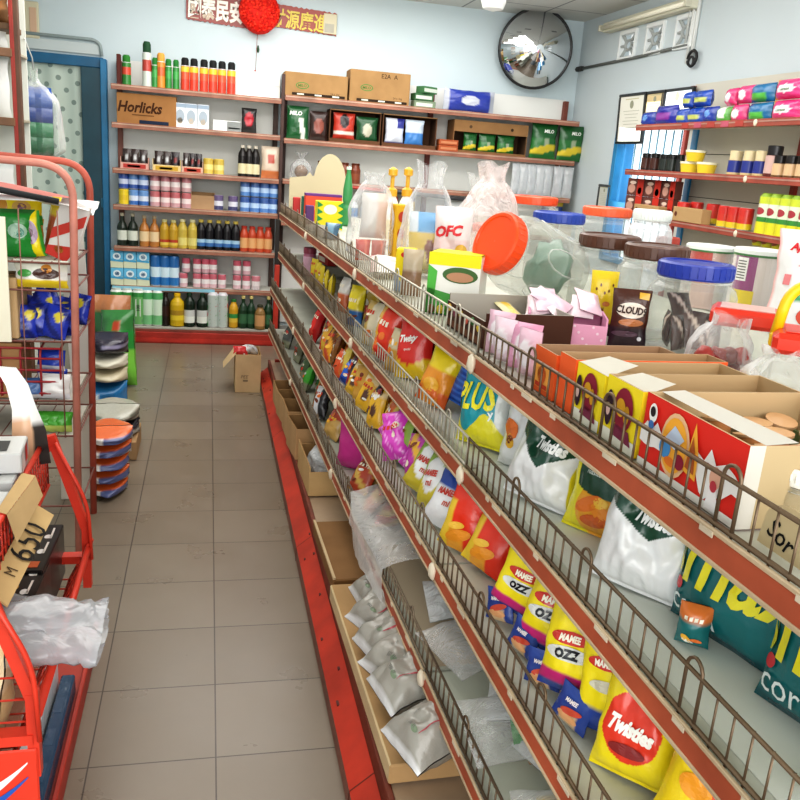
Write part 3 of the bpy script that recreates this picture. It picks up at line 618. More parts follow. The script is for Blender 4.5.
# third shelf: trays of sachets
W3 = 'the third drinks shelf'
for i, (xa, xb, ct, cf) in enumerate([(121, 149, '#d9a79a', '#b8433c'), (153, 181, '#e0c78e', '#c9a23c'), (182, 203, '#d8b09a', '#b84a3a')]):
    w = bx(xb, 160)-bx(xa, 160); o = open_box(w, .1, .085, ct, '#7a6a5c', front=.045); o.patch(o.front, [(-w*.4, .008), (w*.4, .008), (w*.4, .036), (-w*.4, .036)], cf); o.patch(o.front, [(-w*.25, .014), (w*.2, .014), (w*.2, .028), (-w*.25, .028)], '#f0e6d0')
    solo('sachet_tray', o, 'matte', f'{ORD[i]} open cardboard tray of sachets from the left on {W3}', 'tray', ((bx(xa, 160)+bx(xb, 160))/2, YI, LV[2]+.001), group='sachet trays')
    for k in range(3):
        cc = rnd.choice([('#2b2226', '#8a2c2a'), ('#3a2c2a', '#c8c8c8'), ('#26262e', '#a83a34')]); g = bag(w*.30, .135, .02, lambda u, v: cc[1] if (abs(u) < .5 and -.1 < v < .5) else cc[0], seed=i*7+k, nu=8, nv=8)
        solo('coffee_sachet', g, 'film', f'{ORD[k]} dark sachet in the {ORD[i]} tray on {W3}', 'sachet', (bx(xa, 160)+w*(.2+.3*k), YI+.0, LV[2]+.006), (R_(-6), 0, 0), 'dark coffee sachets')
rowof(solo('food_can', can(.038, .115, '#d9c05a', '#e6d88a', '#c9ae48', '#e0d8b8'), 'can', '', 'can'), [208.5, 219], 160, LV[2], 'yellow food can', W3, 'yellow cans')
rowof(bottle('sauce_bottle', '', 'bottle', .033, .225, '#17110f', '#d8cfa8', '#d8d0c0', lab=(.1, .42), shape='pet', neck=.42), [242.5, 249, 255.5], 160, LV[2], 'black sauce bottle with cream label', W3, 'black sauce bottles')
g = bag(.145, .23, .05, lambda u, v: '#c9784a' if v < -.55 else ('#b24a3a' if (abs(u) < .3 and -.1 < v < .55) else '#d3c0ac'), seed=8, nu=14, nv=18); solo('powder_pouch', g, 'film', 'beige pouch with orange foot at the right end of the third drinks shelf', 'pouch', (bx(271, 160), YI, LV[2]+.001))
# fourth shelf: drink cans two high
W4 = 'the fourth drinks shelf'
def stack2(pxs, py, z, lo, up, dlo, dup, where, group, h=.112, r=.038):
    for pr, dz, d, wd in ((lo, 0, dlo, 'lower'), (up, h+.002, dup, 'upper')):
        if pr is None: continue
        o = solo('drink_can', pr, 'can', '', 'can')
        for i, px in enumerate(pxs): place(o, (bx(px, py), YI+rnd.uniform(-.002, .002), z+.001+dz), (0, 0, rnd.random()*6), f'{ORD[i]} {d} from the left, {wd} row on {where}', group)
stack2([124], 195, LV[3], can(.0365, .112, '#e2c626', '#d8b81e'), can(.0365, .112, '#31509c', '#c4cbe0'), 'yellow drink can', 'blue drink can', W4, 'drink cans two high')
stack2([133.7, 143.7], 195, LV[3], can(.0365, .112, '#3f6fb4', '#d0d8e6', '#6a94c8'), can(.0365, .112, '#33559c', '#c4d0e6', '#5a84bc'), 'blue and silver drink can', 'blue and silver drink can', W4, 'drink cans two high')
stack2([155, 165.5, 175.5, 186.5], 197, LV[3], can(.0365, .112, '#c99ca0', '#e6d6d4', '#b8686c'), can(.0365, .112, '#c9a0a2', '#e4d8d6', '#b4747a'), 'pink and silver drink can', 'pink and silver drink can', W4, 'drink cans two high')
o = open_box(.17, .09, .12, '#b39270', '#9a7a58', front=.1); solo('cardboard_tray', o, 'card', 'brown cardboard tray between the cans on the fourth drinks shelf', 'tray', (bx(203, 195), YI+.03, LV[3]+.001))
rowof(solo('drink_can', can(.036, .112, '#4a4a72', '#d8d8e2', '#6a5a80'), 'can', '', 'can'), [218.5, 233], 200, LV[3], 'single violet and white can', W4, 'single cans')
stack2([245, 255, 264.5, 273.5], 199, LV[3], can(.037, .112, '#5a84c0', '#b8d0ec', '#3f5f9c', '#2a2c34'), can(.037, .112, '#5a88c4', '#b4ccea', '#4a6aa4'), 'light blue drink can', 'light blue drink can', W4, 'drink cans two high')
# fifth shelf: bottles
W5 = 'the bottle shelf'
rowof(bottle('beer_bottle', '', 'bottle', .037, .235, '#1f2a20', '#cfd4c8', '#b8b09a', lab=(.18, .48)), [122.5, 133], 240, LV[4], 'dark green glass bottle with white label', W5, 'glass bottles')
rowof(bottle('beer_bottle', '', 'bottle', .037, .225, '#b0763c', '#e0c8a0', '#a89a80', lab=(.18, .5)), [144.5, 154.5], 240, LV[4], 'amber bottle with pale label', W5, 'glass bottles')
p = bottle('cordial_bottle', '', 'bottle', .036, .205, '#b8942c', '#d8c05a', '#c9c28a', shape='pet', neck=.5, lab=(.1, .3), lab2='#b0402c')
rowof(p, [164.5, 173.5], 240, LV[4], 'golden cordial bottle with red print', W5, 'golden bottles')
p = bottle('cordial_bottle', '', 'bottle', .038, .215, '#c0aa4a', '#d8cc7c', '#d8d2a8', shape='pet', neck=.5, lab=(.12, .38))
rowof(p, [182.5, 192.5], 240, LV[4], 'pale yellow cordial bottle', W5, 'golden bottles')
p = bottle('cola_bottle', '', 'bottle', .035, .22, '#171418', '#3f6fa8', '#c9b45a', shape='pet', neck=.48, lab=(.12, .36), lab2='#9fc0d8')
rowof(p, [201, 209.5, 218.5, 227, 235.5], 240, LV[4], 'dark cola bottle with blue label', W5, 'dark cola bottles')
p = bottle('cordial_bottle', '', 'bottle', .033, .19, '#b8492c', '#d8a470', '#b03a2c', shape='pet', neck=.6, lab=(.15, .55))
rowof(p, [244, 252, 260, 268], 240, LV[4], 'orange red cordial bottle', W5, 'orange red bottles')
# sixth shelf: milk cartons, cans
W6 = 'the milk shelf'
def milkcarton(cl, cu):
    b = MB(); w = .045; b.box(-w, w, -.035, .035, 0, .062, '#d6dcc0', .002); b.box(-w, w, -.035, .035, .062, .125, cu, .002); b.front = lambda x, z: (x, -.0365, z); b.oval(b.front, 0, .085, .028, .026, '#dfeef4'); b.oval(b.front, 0, .085, .016, .014, cl); b.patch(b.front, [(-.045, .05), (.045, .044), (.045, .06), (-.045, .066)], '#4fa4cf'); return b
o = solo('milk_carton', milkcarton('#3a78b0', '#6cbbe0'), 'matte', '', 'carton')
for r_, wd in ((0, 'lower'), (.127, 'upper')):
    for i, px in enumerate([117.5, 130.5, 143.5]): place(o, (bx(px, 270), YI, LV[5]+.001+r_), (0, 0, 0), f'{ORD[i]} sky blue milk carton from the left, {wd} row on {W6}', 'milk cartons')
b = can(.04, .235, '#2f78b8', '#cfe4ee', '#2a6aa8', '#3a6ea0', 16); rowof(solo('milk_tin', b, 'can', '', 'tin'), [155.5, 165, 174], 272, LV[5], 'tall blue and white milk tin', W6, 'blue milk tins', rz=0)
stack2([183.5, 197, 205.5, 213, 222, 237, 246.5], 275, LV[5], can(.031, .11, '#d8b6bc', '#e8e2e2', '#c46a78'), None, 'pink and white can', '', W6, 'pink cans two high')
o = solo('drink_can', can(.031, .11, '#d0a8b0', '#e4dcdc', '#c05a6c'), 'can', '', 'can')
for i, px in enumerate([186, 197, 205.5, 213, 237, 246.5]): place(o, (bx(px, 275), YI, LV[5]+.113), (0, 0, i*1.1), f'{ORD[i]} pink and white can from the left, upper row on {W6}', 'pink cans two high')
place(solo('drink_can', can(.034, .11, '#cfc4c6', '#e4dcdc', '#c8808a'), 'can', '', 'can'), (bx(256, 275), YI, LV[5]+.001), None, 'silver pink can at the right end of the milk shelf', 'pink cans two high')
# base deck: tall bottles
W7 = 'the bottom drinks deck'; ZB = .119
def tallcan(cb, ct, wd=.046, h=.275):
    b = MB(); b.lathe([(wd*.9, 0), (wd, .01), (wd, .03), (wd, h*.78), (wd, h*.9), (wd*.8, h*.95), (wd*.78, h)], ['#d8d8d8', cb, cb, ct, '#dfe4dc', '#cfd4cc'], 18)
    mp = lambda x, z: ((wd+.0015)*math.sin(x/wd), -(wd+.0015)*math.cos(x/wd), z); b.patch(mp, [(-.018, .07), (.018, .07), (.018, .2), (-.018, .2)], '#e8eee4'); b.text('100', mp, 0, .135, .026, '#1f3a24', math.pi/2, 0, .03); b.patch(mp, [(-.03, .02), (.03, .02), (.03, .05), (-.03, .05)], '#4f5a78'); return b
rowof(solo('drink_can', tallcan('#6fae6a', '#3f9448'), 'can', '', 'can'), [117.5, 128, 139], 300, ZB, 'tall green and white drink can', W7, 'tall green cans', rz=0, y=YI-.05)
b = MB(); b.lathe([(.036, 0), (.04, .01), (.04, .08), (.04, .2), (.04, .25), (.03, .265)], ['#cfd8cf', '#7cbf86', '#cfe6d0', '#57ab6a', '#d8dcd4'], 16); rowof(solo('drink_can', b, 'can', '', 'can'), [148, 158], 300, ZB, 'pale green and silver drink can', W7, 'pale green cans', y=YI-.05)
rowof(bottle('cola_bottle', '', 'bottle', .032, .25, '#201512', '#3a201a', '#2a1a16', shape='pet', neck=.45, lab=(.3, .6)), [166], 302, ZB, 'slim dark brown bottle', W7, 'bottles on the deck', y=YI-.05)
rowof(bottle('cooking_oil_bottle', '', 'bottle', .055, .25, '#c9a71e', '#e0c63a', '#e2b81e', shape='pet', neck=.4, lab=(.2, .5), lab2='#a8862a'), [177.5], 302, ZB, 'wide yellow oil bottle', W7, 'bottles on the deck', y=YI-.05)
rowof(bottle('cola_bottle', '', 'bottle', .043, .26, '#16261a', '#dfe2da', '#1f3a26', shape='pet', neck=.4, lab=(.12, .5), lab2='#c9ccc8'), [189.5, 202.5], 302, ZB, 'dark green bottle with white label', W7, 'bottles on the deck', y=YI-.05)
def slant(u): 
    b = MB(); h = .27; w = .042; b.lathe([(w*.9, 0), (w, .01), (w, h*.92), (w*.8, h*.97), (w*.7, h)], ['#d0d0d0', '#b9c3bd', '#c9c6cc', '#c8c8c8'], 18); mp = lambda x, z: ((w+.0014)*math.sin(x/w), -(w+.0014)*math.cos(x/w), z)
    for c, z in (('#3f9a4a', .04), ('#c23a40', .11), ('#4a9a52', .165)): b.patch(mp, [(-.05, z), (-.02, z+.025), (.02, z+.055), (.05, z+.08), (.05, z+.045), (.02, z+.02), (-.02, z-.01), (-.05, z-.03)], c)
    return b
rowof(solo('drink_can', slant(0), 'can', '', 'can'), [213, 222.5], 302, ZB, 'tall silver can with slanted stripes', W7, 'striped tall cans', rz=0, y=YI-.05)
rowof(bottle('juice_bottle', '', 'bottle', .036, .22, '#c99a28', '#d8b848', '#2f6a34', shape='pet', neck=.5, lab=(.2, .5), lab2='#3a8a48'), [233.5], 304, ZB, 'yellow juice bottle with green cap', W7, 'bottles on the deck', y=YI-.05)
rowof(bottle('beer_bottle', '', 'bottle', .036, .25, '#1d3a24', '#3f6a4a', '#c9b87a', lab=(.15, .45)), [243, 251, 268], 305, ZB, 'dark green glass bottle', W7, 'bottles on the deck', y=YI-.05)
rowof(bottle('juice_bottle', '', 'bottle', .04, .19, '#8a6a3c', '#c99a6a', '#3a3a2a', shape='pet', neck=.5, lab=(.15, .6)), [259.5], 306, ZB, 'tan labelled brown bottle', W7, 'bottles on the deck', y=YI-.09)

# ------------------------------------------------------------------ right hand back wall unit
LR = [1.845, 1.545, 1.255, .95]
ur = shelving('shelving_unit', 'long back wall shelving unit with cartons and green drink packs in the corner', .505, 2.80, YL, YB-.001, LR, 2.02, True, ((.52, '#4a2f28'), (1.66, '#7a3a30'), (2.78, '#8a4a3c')))
def ry(px, py, z): return onY(px, py, YI)
def shelfpos(px0, px1, py): a, c = onY(px0, py, YI).x, onY(px1, py, YI).x; return (a+c)/2, abs(c-a)
for i, (xa, xb, h) in enumerate([(284, 347, .165), (349, 409, .225)]):
    x, w = shelfpos(xa, xb, 88); c = carton(w, .2, h, '#a9855a'); c.box(-w*.38, w*.46, -.1025, -.1004, .008, .026, '#3a2c22'); c.oval(c.front, -w*.22, h*.46, .048, .024, '#5a8a4a'); c.oval(lambda a, z: (a, -.1016, z), -w*.22, h*.46, .041, .018, '#a9855a'); c.text('MILO', lambda a, z: (a, -.1019, z), -w*.22, h*.46, .02, '#4a7a3c', 0, 0, .02); c.text('24 x 1kg', c.front, w*.3, h*.2, .018, '#4a3a2a')
    if i: c.text('E2A  A', c.front, w*.15, h*.86, .03, '#3a2c22')
    c.box(-w/2, w/2, -.025, .025, h-.0005, h+.001, '#c8a878')
    for k in range(3): c.box(-w*.3+k*w*.28, -w*.3+k*w*.28+.05, -.1032, -.1012, .012, .022, '#dfe6d8')
    solo('cardboard_carton', c, 'card', ['lower brown carton with green oval mark at the left end above the packs', 'taller brown carton with handwriting on top of the back shelving'][i], 'carton', (x, YL+.118, LR[0]+.002))
for i, (dz, dx, rz, cc) in enumerate([(0, 0, .05, '#7a8a72'), (.052, -.012, .15, '#3f6a44'), (.105, .02, .5, '#4a7a50')]):
    c = carton(.17-.02*i, .1, .05, cc); c.patch(c.front, [(-.07, .01), (.06, .01), (.06, .035), (-.07, .035)], '#c9d0c4'); x, w = shelfpos(412, 436, 100)
    solo('small_carton', c, 'matte', f'{["bottom", "middle", "topmost"][i]} small green carton of the pile beside the brown cartons', 'carton', (x+dx, YI+.02, LR[0]+.002+dz), (0, 0, rz), 'green carton pile')
x, w = shelfpos(446, 497, 101)
g = bag(.16, w, .1, lambda u, v: '#c9ccd8' if (v*v*2.2+u*u < .25) else ('#2f3f9c' if abs(v) < .82 else '#b8bcc8'), seed=4, wr=.2); solo('tissue_pack', g, 'film', 'blue plastic wrapped pack lying on top of the back shelving', 'pack', (x-w/2, YI+.075, LR[0]+.088), (0, R_(90), 0), None)
# second shelf
def pack(w, h, t, cf, seed, nm, lab, loc, rot=(0, 0, 0), cat='pack', group=None, txt=(), m='film', nu=16, nv=18, **k):
    g = bag(w, h, t, cf, seed=seed, nu=nu, nv=nv, **k)
    for (s, cx, cz, hh, col, *r) in txt: g.text(s, g.mp, cx*w, cz*h, hh*h, col, r[0] if r else 0, r[1] if len(r) > 1 else .15, .03, .012)
    return solo(nm, g, m, lab, cat, loc, rot, group)
def milo(u, v): 
    if v < -.15 and v > -.75 and abs(v+.45-.25*u) < .22: return '#d8c034'
    if (u-.1)**2*1.2+(v+.05)**2 < .06: return '#9aa68a'
    return '#1e5a2a' if v > .2 else '#2a7032'
P1 = pack(.165, .235, .06, lambda u, v: '#dfe2da' if abs(u-.35+v*.2) < .22 and v < .3 else '#1f5a30', 5, 'drink_powder_pack', 'green drink powder pack at the left end of the second shelf', (shelfpos(287, 308, 122)[0], YI, LR[1]+.002), txt=[('MILO', -.1, .78, .13, '#e8ece4')])
x, w = shelfpos(309, 328, 122); pack(w*.98, .21, .06, lambda u, v: '#8a4a3c' if u*u+v*v < .3 else '#3a2824', 6, 'drink_powder_pack', 'dark brown powder pack beside the green one on the second shelf', (x, YI, LR[1]+.002))
for i, (xa, xb) in enumerate([(329, 380), (382, 436)]):
    x, w = shelfpos(xa, xb, 125); o = open_box(w, .2, .235, '#6a4a34', '#5a4030', .006, front=.03)
    o.box(-w/2, w/2, -.1, .1, .228, .235, '#8a6a48', 0); solo('display_carton', o, 'card', ['front-opened brown carton holding a red and a green pack', 'front-opened brown carton holding white and blue packs'][i], 'carton', (x, YL+.115, LR[1]+.002))
x, w = shelfpos(333, 355, 125); pack(w, .205, .06, lambda u, v: '#2a2224' if (u*u+(v-.45)**2 < .22) else ('#e0d8cc' if abs(v+.35) < .12 else '#b83c2c'), 7, 'noodle_pack', 'red pack with a black oval inside the open brown carton', (x, YI-.0, LR[1]+.011))
x, w = shelfpos(356, 378, 125); pack(w, .19, .06, lambda u, v: '#b8b4a0' if (u*u+v*v < .25) else '#1f4f2e', 8, 'noodle_pack', 'dark green pack inside the open brown carton', (x, YI, LR[1]+.011))
for i, (xa, xb) in enumerate([(385, 404), (405, 424)]):
    x, w = shelfpos(xa, xb, 128); pack(w, .2, .07, (lambda u, v: '#3a3f90' if v < -.75 or (v > .3 and u > .2) else '#d8dce6') if i == 0 else (lambda u, v: '#4a86c8' if v < .05 else '#cfdbe8'), 9+i, 'detergent_pack', ['white pack with violet edges in the right open carton', 'white over blue pack in the right open carton'][i], (x, YI, LR[1]+.011))
for i in range(2):
    x, w = shelfpos(437, 457, 145); c = carton(w*.95, .1, .042, '#b06038', faces={'-y': '#a85430'}); c.patch(c.front, [(-w*.4, .012), (w*.4, .012), (w*.4, .03), (-w*.4, .03)], '#c4805a'); solo('flat_box', c, 'matte', f'{["lower", "upper"][i]} flat orange box of two between the cartons', 'box', (x, YI, LR[1]+.002+.044*i), group='flat orange boxes')
x, w = shelfpos(453, 527, 130); o = open_box(w, .2, .24, '#8a6644', '#5a4432', .006, front=.02); o.box(-w/2, w/2, -.102, -.1, .155, .24, '#94704a', 0); o.oval(lambda a, z: (a, -.1025, z), w*.28, .195, .012, .012, '#3a2a1c'); o.oval(lambda a, z: (a, -.1025, z), -w*.28, .195, .012, .012, '#5a4430'); solo('display_carton', o, 'card', 'wide brown carton with window front holding three green packs', 'carton', (x, YL+.125, LR[1]+.002))
for i, (xa, xb) in enumerate([(463, 477), (478, 496), (497, 515)]):
    x, w = shelfpos(xa, xb, 140); pack(w*.97, .145, .05, milo, 11+i, 'drink_powder_pack', f'{["left", "middle", "right"][i]} small green and yellow pack inside the windowed carton', (x, YI-.0, LR[1]+.01), group='small green packs')
for i, (xa, xb) in enumerate([(530, 557), (558, 584)]):
    x, w = shelfpos(xa, xb, 140); pack(w*.98, .27, .075, milo, 15+i, 'drink_powder_pack', f'{["left", "right"][i]} large green drink powder pack near the room corner', (x, YI, LR[1]+.002), group='large green packs', txt=[('MILO', .12, .78, .1, '#eef0e8')])
for i, (xa, xb) in enumerate([(530, 557), (558, 584)]):
    x, w = shelfpos(xa, xb, 140); pass
x, w = shelfpos(584, 590, 140); c = MB(); c.box(-.012, .012, -.1, .1, 0, .25, '#8f6a48', .002); solo('cardboard_sheet', c, 'card', 'upright brown cardboard sheet beside the large green packs', 'cardboard', (x, YL+.12, LR[1]+.002))
# third shelf goods seen above the gondola
W8 = 'the third corner shelf'
rowof(bottle('brown_jar', '', 'bottle', .04, .15, '#7a3a22', '#8a4a2c', '#5a2a18', shape='pet', neck=.7, lab=(.2, .5)), [322, 333, 345, 356], 160, LR[2], 'brown plastic bottle', W8, 'brown bottles')
x, w = shelfpos(291, 312, 160); o = crinkled(.16, .12, .2, 3); b2 = solo('plastic_bag', o, 'bagclear', 'clear plastic bag behind the heart-shaped cardboard', 'bag', (x, YI+.0, LR[2]+.002))
g = MB(); g.blob((0, 0, .055), .05, .035, .05, '#7a5a3c', 7); solo('spice_packet', g, 'matte', 'brown packet inside the clear bag behind the cardboard', 'packet', (x, YI, LR[2]+.006))
for i, px in enumerate([355, 366, 375, 384]): 
    h = bottle_mesh(.034, .2, '#dfe4e6', '#4a84b8' if i < 1 else '#c9d6dc', shape='pet', lab=(.3, .62)); o = solo('shampoo_bottle', h, 'gloss', f'{ORD[i]} white and blue bottle from the left on the fourth corner shelf', 'bottle', (bx(px, 190), YI, LR[3]+.002), group='white bottles'); obj('cap', cap_mesh(.018, .18, .2, '#e8ecec'), 'matte', o)
for i, px in enumerate([396, 405, 413]):
    h = bottle_mesh(.03, .29, '#6a3a68' if i else '#b03a4a', '#c9a23c', shape='pet', lab=(.3, .7)); o = solo('cleaner_bottle', h, 'gloss', f'{ORD[i]} purple and gold bottle from the left on the fourth corner shelf', 'bottle', (bx(px, 180), YI, LR[3]+.002), group='purple bottles'); obj('cap', cap_mesh(.02, .26, .29, '#c9a23c'), 'matte', o)
b = MB(); b.tube([(bx(335, 172), YL-.03, LR[2]-.02), (bx(382, 174), YL-.03, LR[2]-.035)], .012, '#b84438', 8); b.tube([(bx(335, 172), YL-.03, LR[2]-.02), (bx(331, 168), YL-.03, LR[2]+.01)], .007, '#b84438', 6); b.tube([(bx(384, 174), YL-.03, LR[2]-.03), (bx(470, 180), YL-.03, LR[2]-.06)], .016, '#4a4a4c', 8); solo('shelf_hanger_rod', b, 'paint', 'red and grey rod hanging along the third corner shelf edge', 'rod')
for i, px in enumerate([458, 470, 484]):
    g = bag(.14, .2, .05, lambda u, v: '#7a9a78' if v < .1 and abs(u) < .7 else '#e2e4e2', seed=30+i, nu=10, nv=12); solo('tissue_pack', g, 'film', f'{ORD[i]} white pack with green print from the left on the fourth corner shelf', 'pack', (bx(px, 185), YI, LR[3]+.02), group='white and green packs')
for i, px in enumerate([514, 522, 530, 538, 546, 556, 566]):
    g = bag(.085, .24, .05, lambda u, v: '#ffffff', seed=40+i, nu=10, nv=14); o = solo('hanging_bag', g, 'bagmilky', f'{ORD[i]} clear plastic bag hanging from the left under the green packs', 'bag', (bx(px, 180), YL+.02, LR[1]-.285), (0, 0, rnd.uniform(-.3, .3)), 'hanging clear bags')
    b = MB(); b.tube([(0, 0, .235), (0, .0, .25)], .004, '#cfcfcf', 5); obj('hook_loop', b, 'matte', o)
pack(.2, .2, .08, lambda u, v: '#d8b83a' if v > .2 else ('#dfe2e6' if abs(u) < .4 and abs(v+.2) < .3 else '#2f4a8c'), 50, 'detergent_pack', 'blue and yellow detergent pack below the hanging bags', (bx(558, 190), YI+.08, LR[3]+.12), m='film')
c = carton(.34, .16, .118, '#c9c2b4'); solo('storage_box', c, 'matte', 'plain box carrying the blue and yellow detergent pack', 'box', (bx(556, 190), YI+.06, LR[3]+.001))
# ------------------------------------------------------------------ goods on the gondola top
def at(px, py, z):
    """point of a shelf at height z, and metres per picture pixel there"""
    p = onZ(px, py, z); return p, (p-CAM).dot(_w)/FPX
def up(z): return z+.0015
FACE = lambda p: math.atan2(p.y-CAM.y, p.x-CAM.x)-math.pi/2     # turned to the shopper standing in the aisle
# far end
p0, p1 = onY(289, 200, 3.36), onY(345, 205, 3.36); hw = (p1.x-p0.x)/2; zt = onY(320, 152, 3.36).z-Z1
pts = [(-hw, 0), (hw, 0), (hw, zt*.5)]
pts += [(hw*.42+hw*.58*math.cos(a), zt*.52+zt*.46*math.sin(a)) for a in [math.pi*k/12 for k in range(0, 12)]]
pts += [(-hw*.18, zt*.62), (-hw*.3, zt*.68), (-hw*.42, zt*.62), (-hw, zt*.58)]
b = MB(); n = len(pts); b.add([(x, -.003, z) for x, z in pts]+[(x, .003, z) for x, z in pts], [tuple(range(n)), tuple(range(2*n-1, n-1, -1))]+[(i, i+n, (i+1) % n+n, (i+1) % n) for i in range(n)], '#bfb595')
solo('cardboard_cutout', b, 'matte', 'large cream cardboard cutout with rounded top at the far end of the gondola', 'cardboard', ((p0.x+p1.x)/2, 3.36, up(Z1)), (R_(-3), 0, 0))
def sbox(px, py, wpx, hpx, d, cols, nm, lab, cat='box', rz=None, z=None, deco=None, m='matte', group=None):
    zz = Z1 if z is None else z; p, k = at(px, py, zz); c = carton(wpx*k, d, hpx*k, cols)
    if deco: deco(c)
    return solo(nm, c, m, lab, cat, (p.x, p.y, up(zz)), (0, 0, -FACE(p)*0+(rz if rz is not None else 0)), group)
sbox(296, 218, 7, 20, .05, '#b83c3c', 'small_box', 'small red box at the far end of the gondola top')
sbox(304, 219, 6, 22, .05, '#2f6a5a', 'small_box', 'small dark green box beside the red one at the far end')
sbox(322, 221, 36, 24, .08, '#d8503a', 'long_box', 'long orange red box behind the yellow and green box', rz=0, deco=lambda c: (c.patch(c.front, [(-.09, .06), (.09, .06), (.09, .085), (-.09, .085)], '#e8804a'), c.box(-c.w/2, c.w/2, -c.d/2, c.d/2, c.h, c.h+.012, '#6a3a7a')))
def yg(c):
    for s in (-1, 1):
        for k in range(4): c.patch(c.front, [(s*c.w*.5, c.h*(.05+.24*k)), (s*c.w*.28, c.h*(.14+.24*k)), (s*c.w*.5, c.h*(.27+.24*k))][::s], '#2f8a4a')
    c.oval(c.front, 0, c.h*.72, c.w*.26, c.h*.17, '#f0ead0')
sbox(328, 230, 26, 28, .06, '#d9cb2c', 'tea_box', 'yellow box with green toothed sides near the far end', rz=.1, deco=yg)
sbox(309, 224, 8, 18, .05, '#5a3a6a', 'small_box', 'small purple box in front of the orange red box')
p, k = at(346, 226, Z1); h = 57*k
b = MB(); b.lathe([(.02, 0), (.026, .01), (.026, h*.3), (.02, h*.36), (.026, h*.44), (.026, h*.62), (.018, h*.8), (.012, h*.9), (.012, h*.95)], '#3f8a52', 16); o = solo('green_bottle', b, 'gloss', 'slim green bottle behind the yellow and green box', 'bottle', (p.x, p.y, up(Z1))); obj('cap', cap_mesh(.014, h*.95, h, '#cfe0d0'), 'matte', o)
o = open_box(.09, .26, .035, '#dcdcd6', '#b9b6ac'); solo('flat_tray', o, 'matte', 'white shallow box on the gondola lip beyond the clear bags', 'tray', tuple(G(.085, 1.2, up(Z1))), (0, 0, PSI))
b = bag(.075, .075, .04, lambda u, v: '#6f93a8' if abs(u) < .6 else '#3f6078', seed=61, nu=10, nv=10); solo('blue_packet', b, 'film', 'small dull blue packet at the end of the white shallow box', 'packet', tuple(G(.07, 1.0, up(Z1))), (R_(-20), 0, -.6))
# clear bread bag
p, k = at(369, 262, Z1)
solo('plastic_bag', crinkled(.165, .14, .31, 1, .34, belly=.55, tie=.93, flare=.4), 'bagclear', 'tall clear plastic bag with red print standing by the lip', 'bag', (p.x, p.y, up(Z1)), (0, 0, .2))
for i, (dx, cc) in enumerate([(-.03, '#c8402c'), (.028, '#b8584a')]): 
    g = bag(.058, .075, .03, lambda u, v: '#e07050' if abs(u-.2) < .2 else cc, seed=62+i, nu=8, nv=8); solo('red_packet', g, 'film', f'{["left", "right"][i]} red packet inside the tall clear bag', 'packet', (p.x+dx, p.y-.02, up(Z1)+.006), (0, 0, .2))
g = bag(.1, .16, .06, lambda u, v: '#d9b8a4' if u > .1 else '#cfcac4', seed=64, nu=8, nv=8); solo('wrapped_bread', g, 'film', 'pale wrapped loaf inside the tall clear bag', 'pack', (p.x+.01, p.y+.012, up(Z1)+.085))
for i, px in enumerate([388, 403]):
    p, k = at(px, 247, Z1); h = 77*k; b = MB(); b.lathe([(.03, 0), (.036, .01), (.036, h*.42), (.03, h*.56), (.016, h*.66)], '#ece9e2', 18); b.lathe([(.0365, h*.1), (.0365, h*.35)], '#e6d9b0', 18, True, False)
    o = solo('lotion_bottle', b, 'gloss', f'{["left", "right"][i]} white bottle with yellow pump behind the clear bags', 'bottle', (p.x, p.y, up(Z1)), group='white pump bottles'); c = MB(); c.lathe([(.024, h*.64), (.024, h*.72), (.009, h*.75), (.009, h*.88), (.02, h*.9), (.02, h*.97), (.004, h)], '#d9a52c', 14); obj('pump', c, 'gloss', o, label='golden yellow pump')
sbox(396, 264, 14, 58, .05, '#d9a828', 'tall_box', 'tall yellow box with red spots behind the small yellow box', rz=.2, deco=lambda c: [c.oval(c.front, .0, c.h*q, c.w*.3, c.h*.09, '#b8402a') for q in (.25, .52, .8)])
# bag with sausages and bag with red letters
p, k = at(424, 276, Z1)
solo('plastic_bag', crinkled(.17, .13, 108*k, 5, .4, belly=.5, tie=.84), 'bagclear', 'large clear plastic bag with yellow and blue pouch inside', 'bag', (p.x, p.y, up(Z1)), (0, 0, .1))
def saus(u, v):
    if v > .35: return '#4a9ad0' if u > -.6 else '#d8e0e6'
    if ((u-.25)*.9+(v+.35)*.5)**2+((v+.35)*.9-(u-.25)*.5)**2*.3 < .09: return '#8a4a3a'
    return '#d9b93c' if v > -.2 else ('#c84a34' if u > .3 else '#d8c878')
g = bag(.135, .2, .05, saus, seed=66); solo('noodle_pouch', g, 'film', 'yellow and blue pouch inside the large clear bag', 'pouch', (p.x+.0, p.y-.01, up(Z1)+.008), (R_(-4), 0, -.25))
p, k = at(448, 281, Z1)
g = bag(38*k, 72*k, .09, lambda u, v: '#dcc0be' if v < .15 else '#e2d2d0', seed=67, wr=.3); g.text('OFC', g.mp, -.01, 48*k, 11*k, '#cc2a30', .1, .25, .05, .012); g.oval(g.mp, 11*k, 30*k, 6*k, 6*k, '#d9a93c'); g.oval(g.mp, 11*k, 18*k, 5*k, 7*k, '#7a3a6a')
solo('snack_bag', g, 'film', 'pale pink bag with red letters behind the yellow display box', 'bag', (p.x, p.y, up(Z1)), (R_(-6), 0, -.35))
p, k = at(484, 268, Z1)
solo('plastic_bag', crinkled(.21, .17, 100*k, 9, .4, belly=.55, tie=.85), 'bagpink', 'large pinkish clear plastic bag left of the fallen jar', 'bag', (p.x, p.y, up(Z1)), (0, 0, .4))
p, k = at(462, 262, Z1); solo('plastic_bag', crinkled(.19, .15, .33, 12, .3, tie=.8), 'bagclear', 'clear plastic bag with loose top behind the bag with red letters', 'bag', (p.x+.12, p.y+.22, up(Z1)))
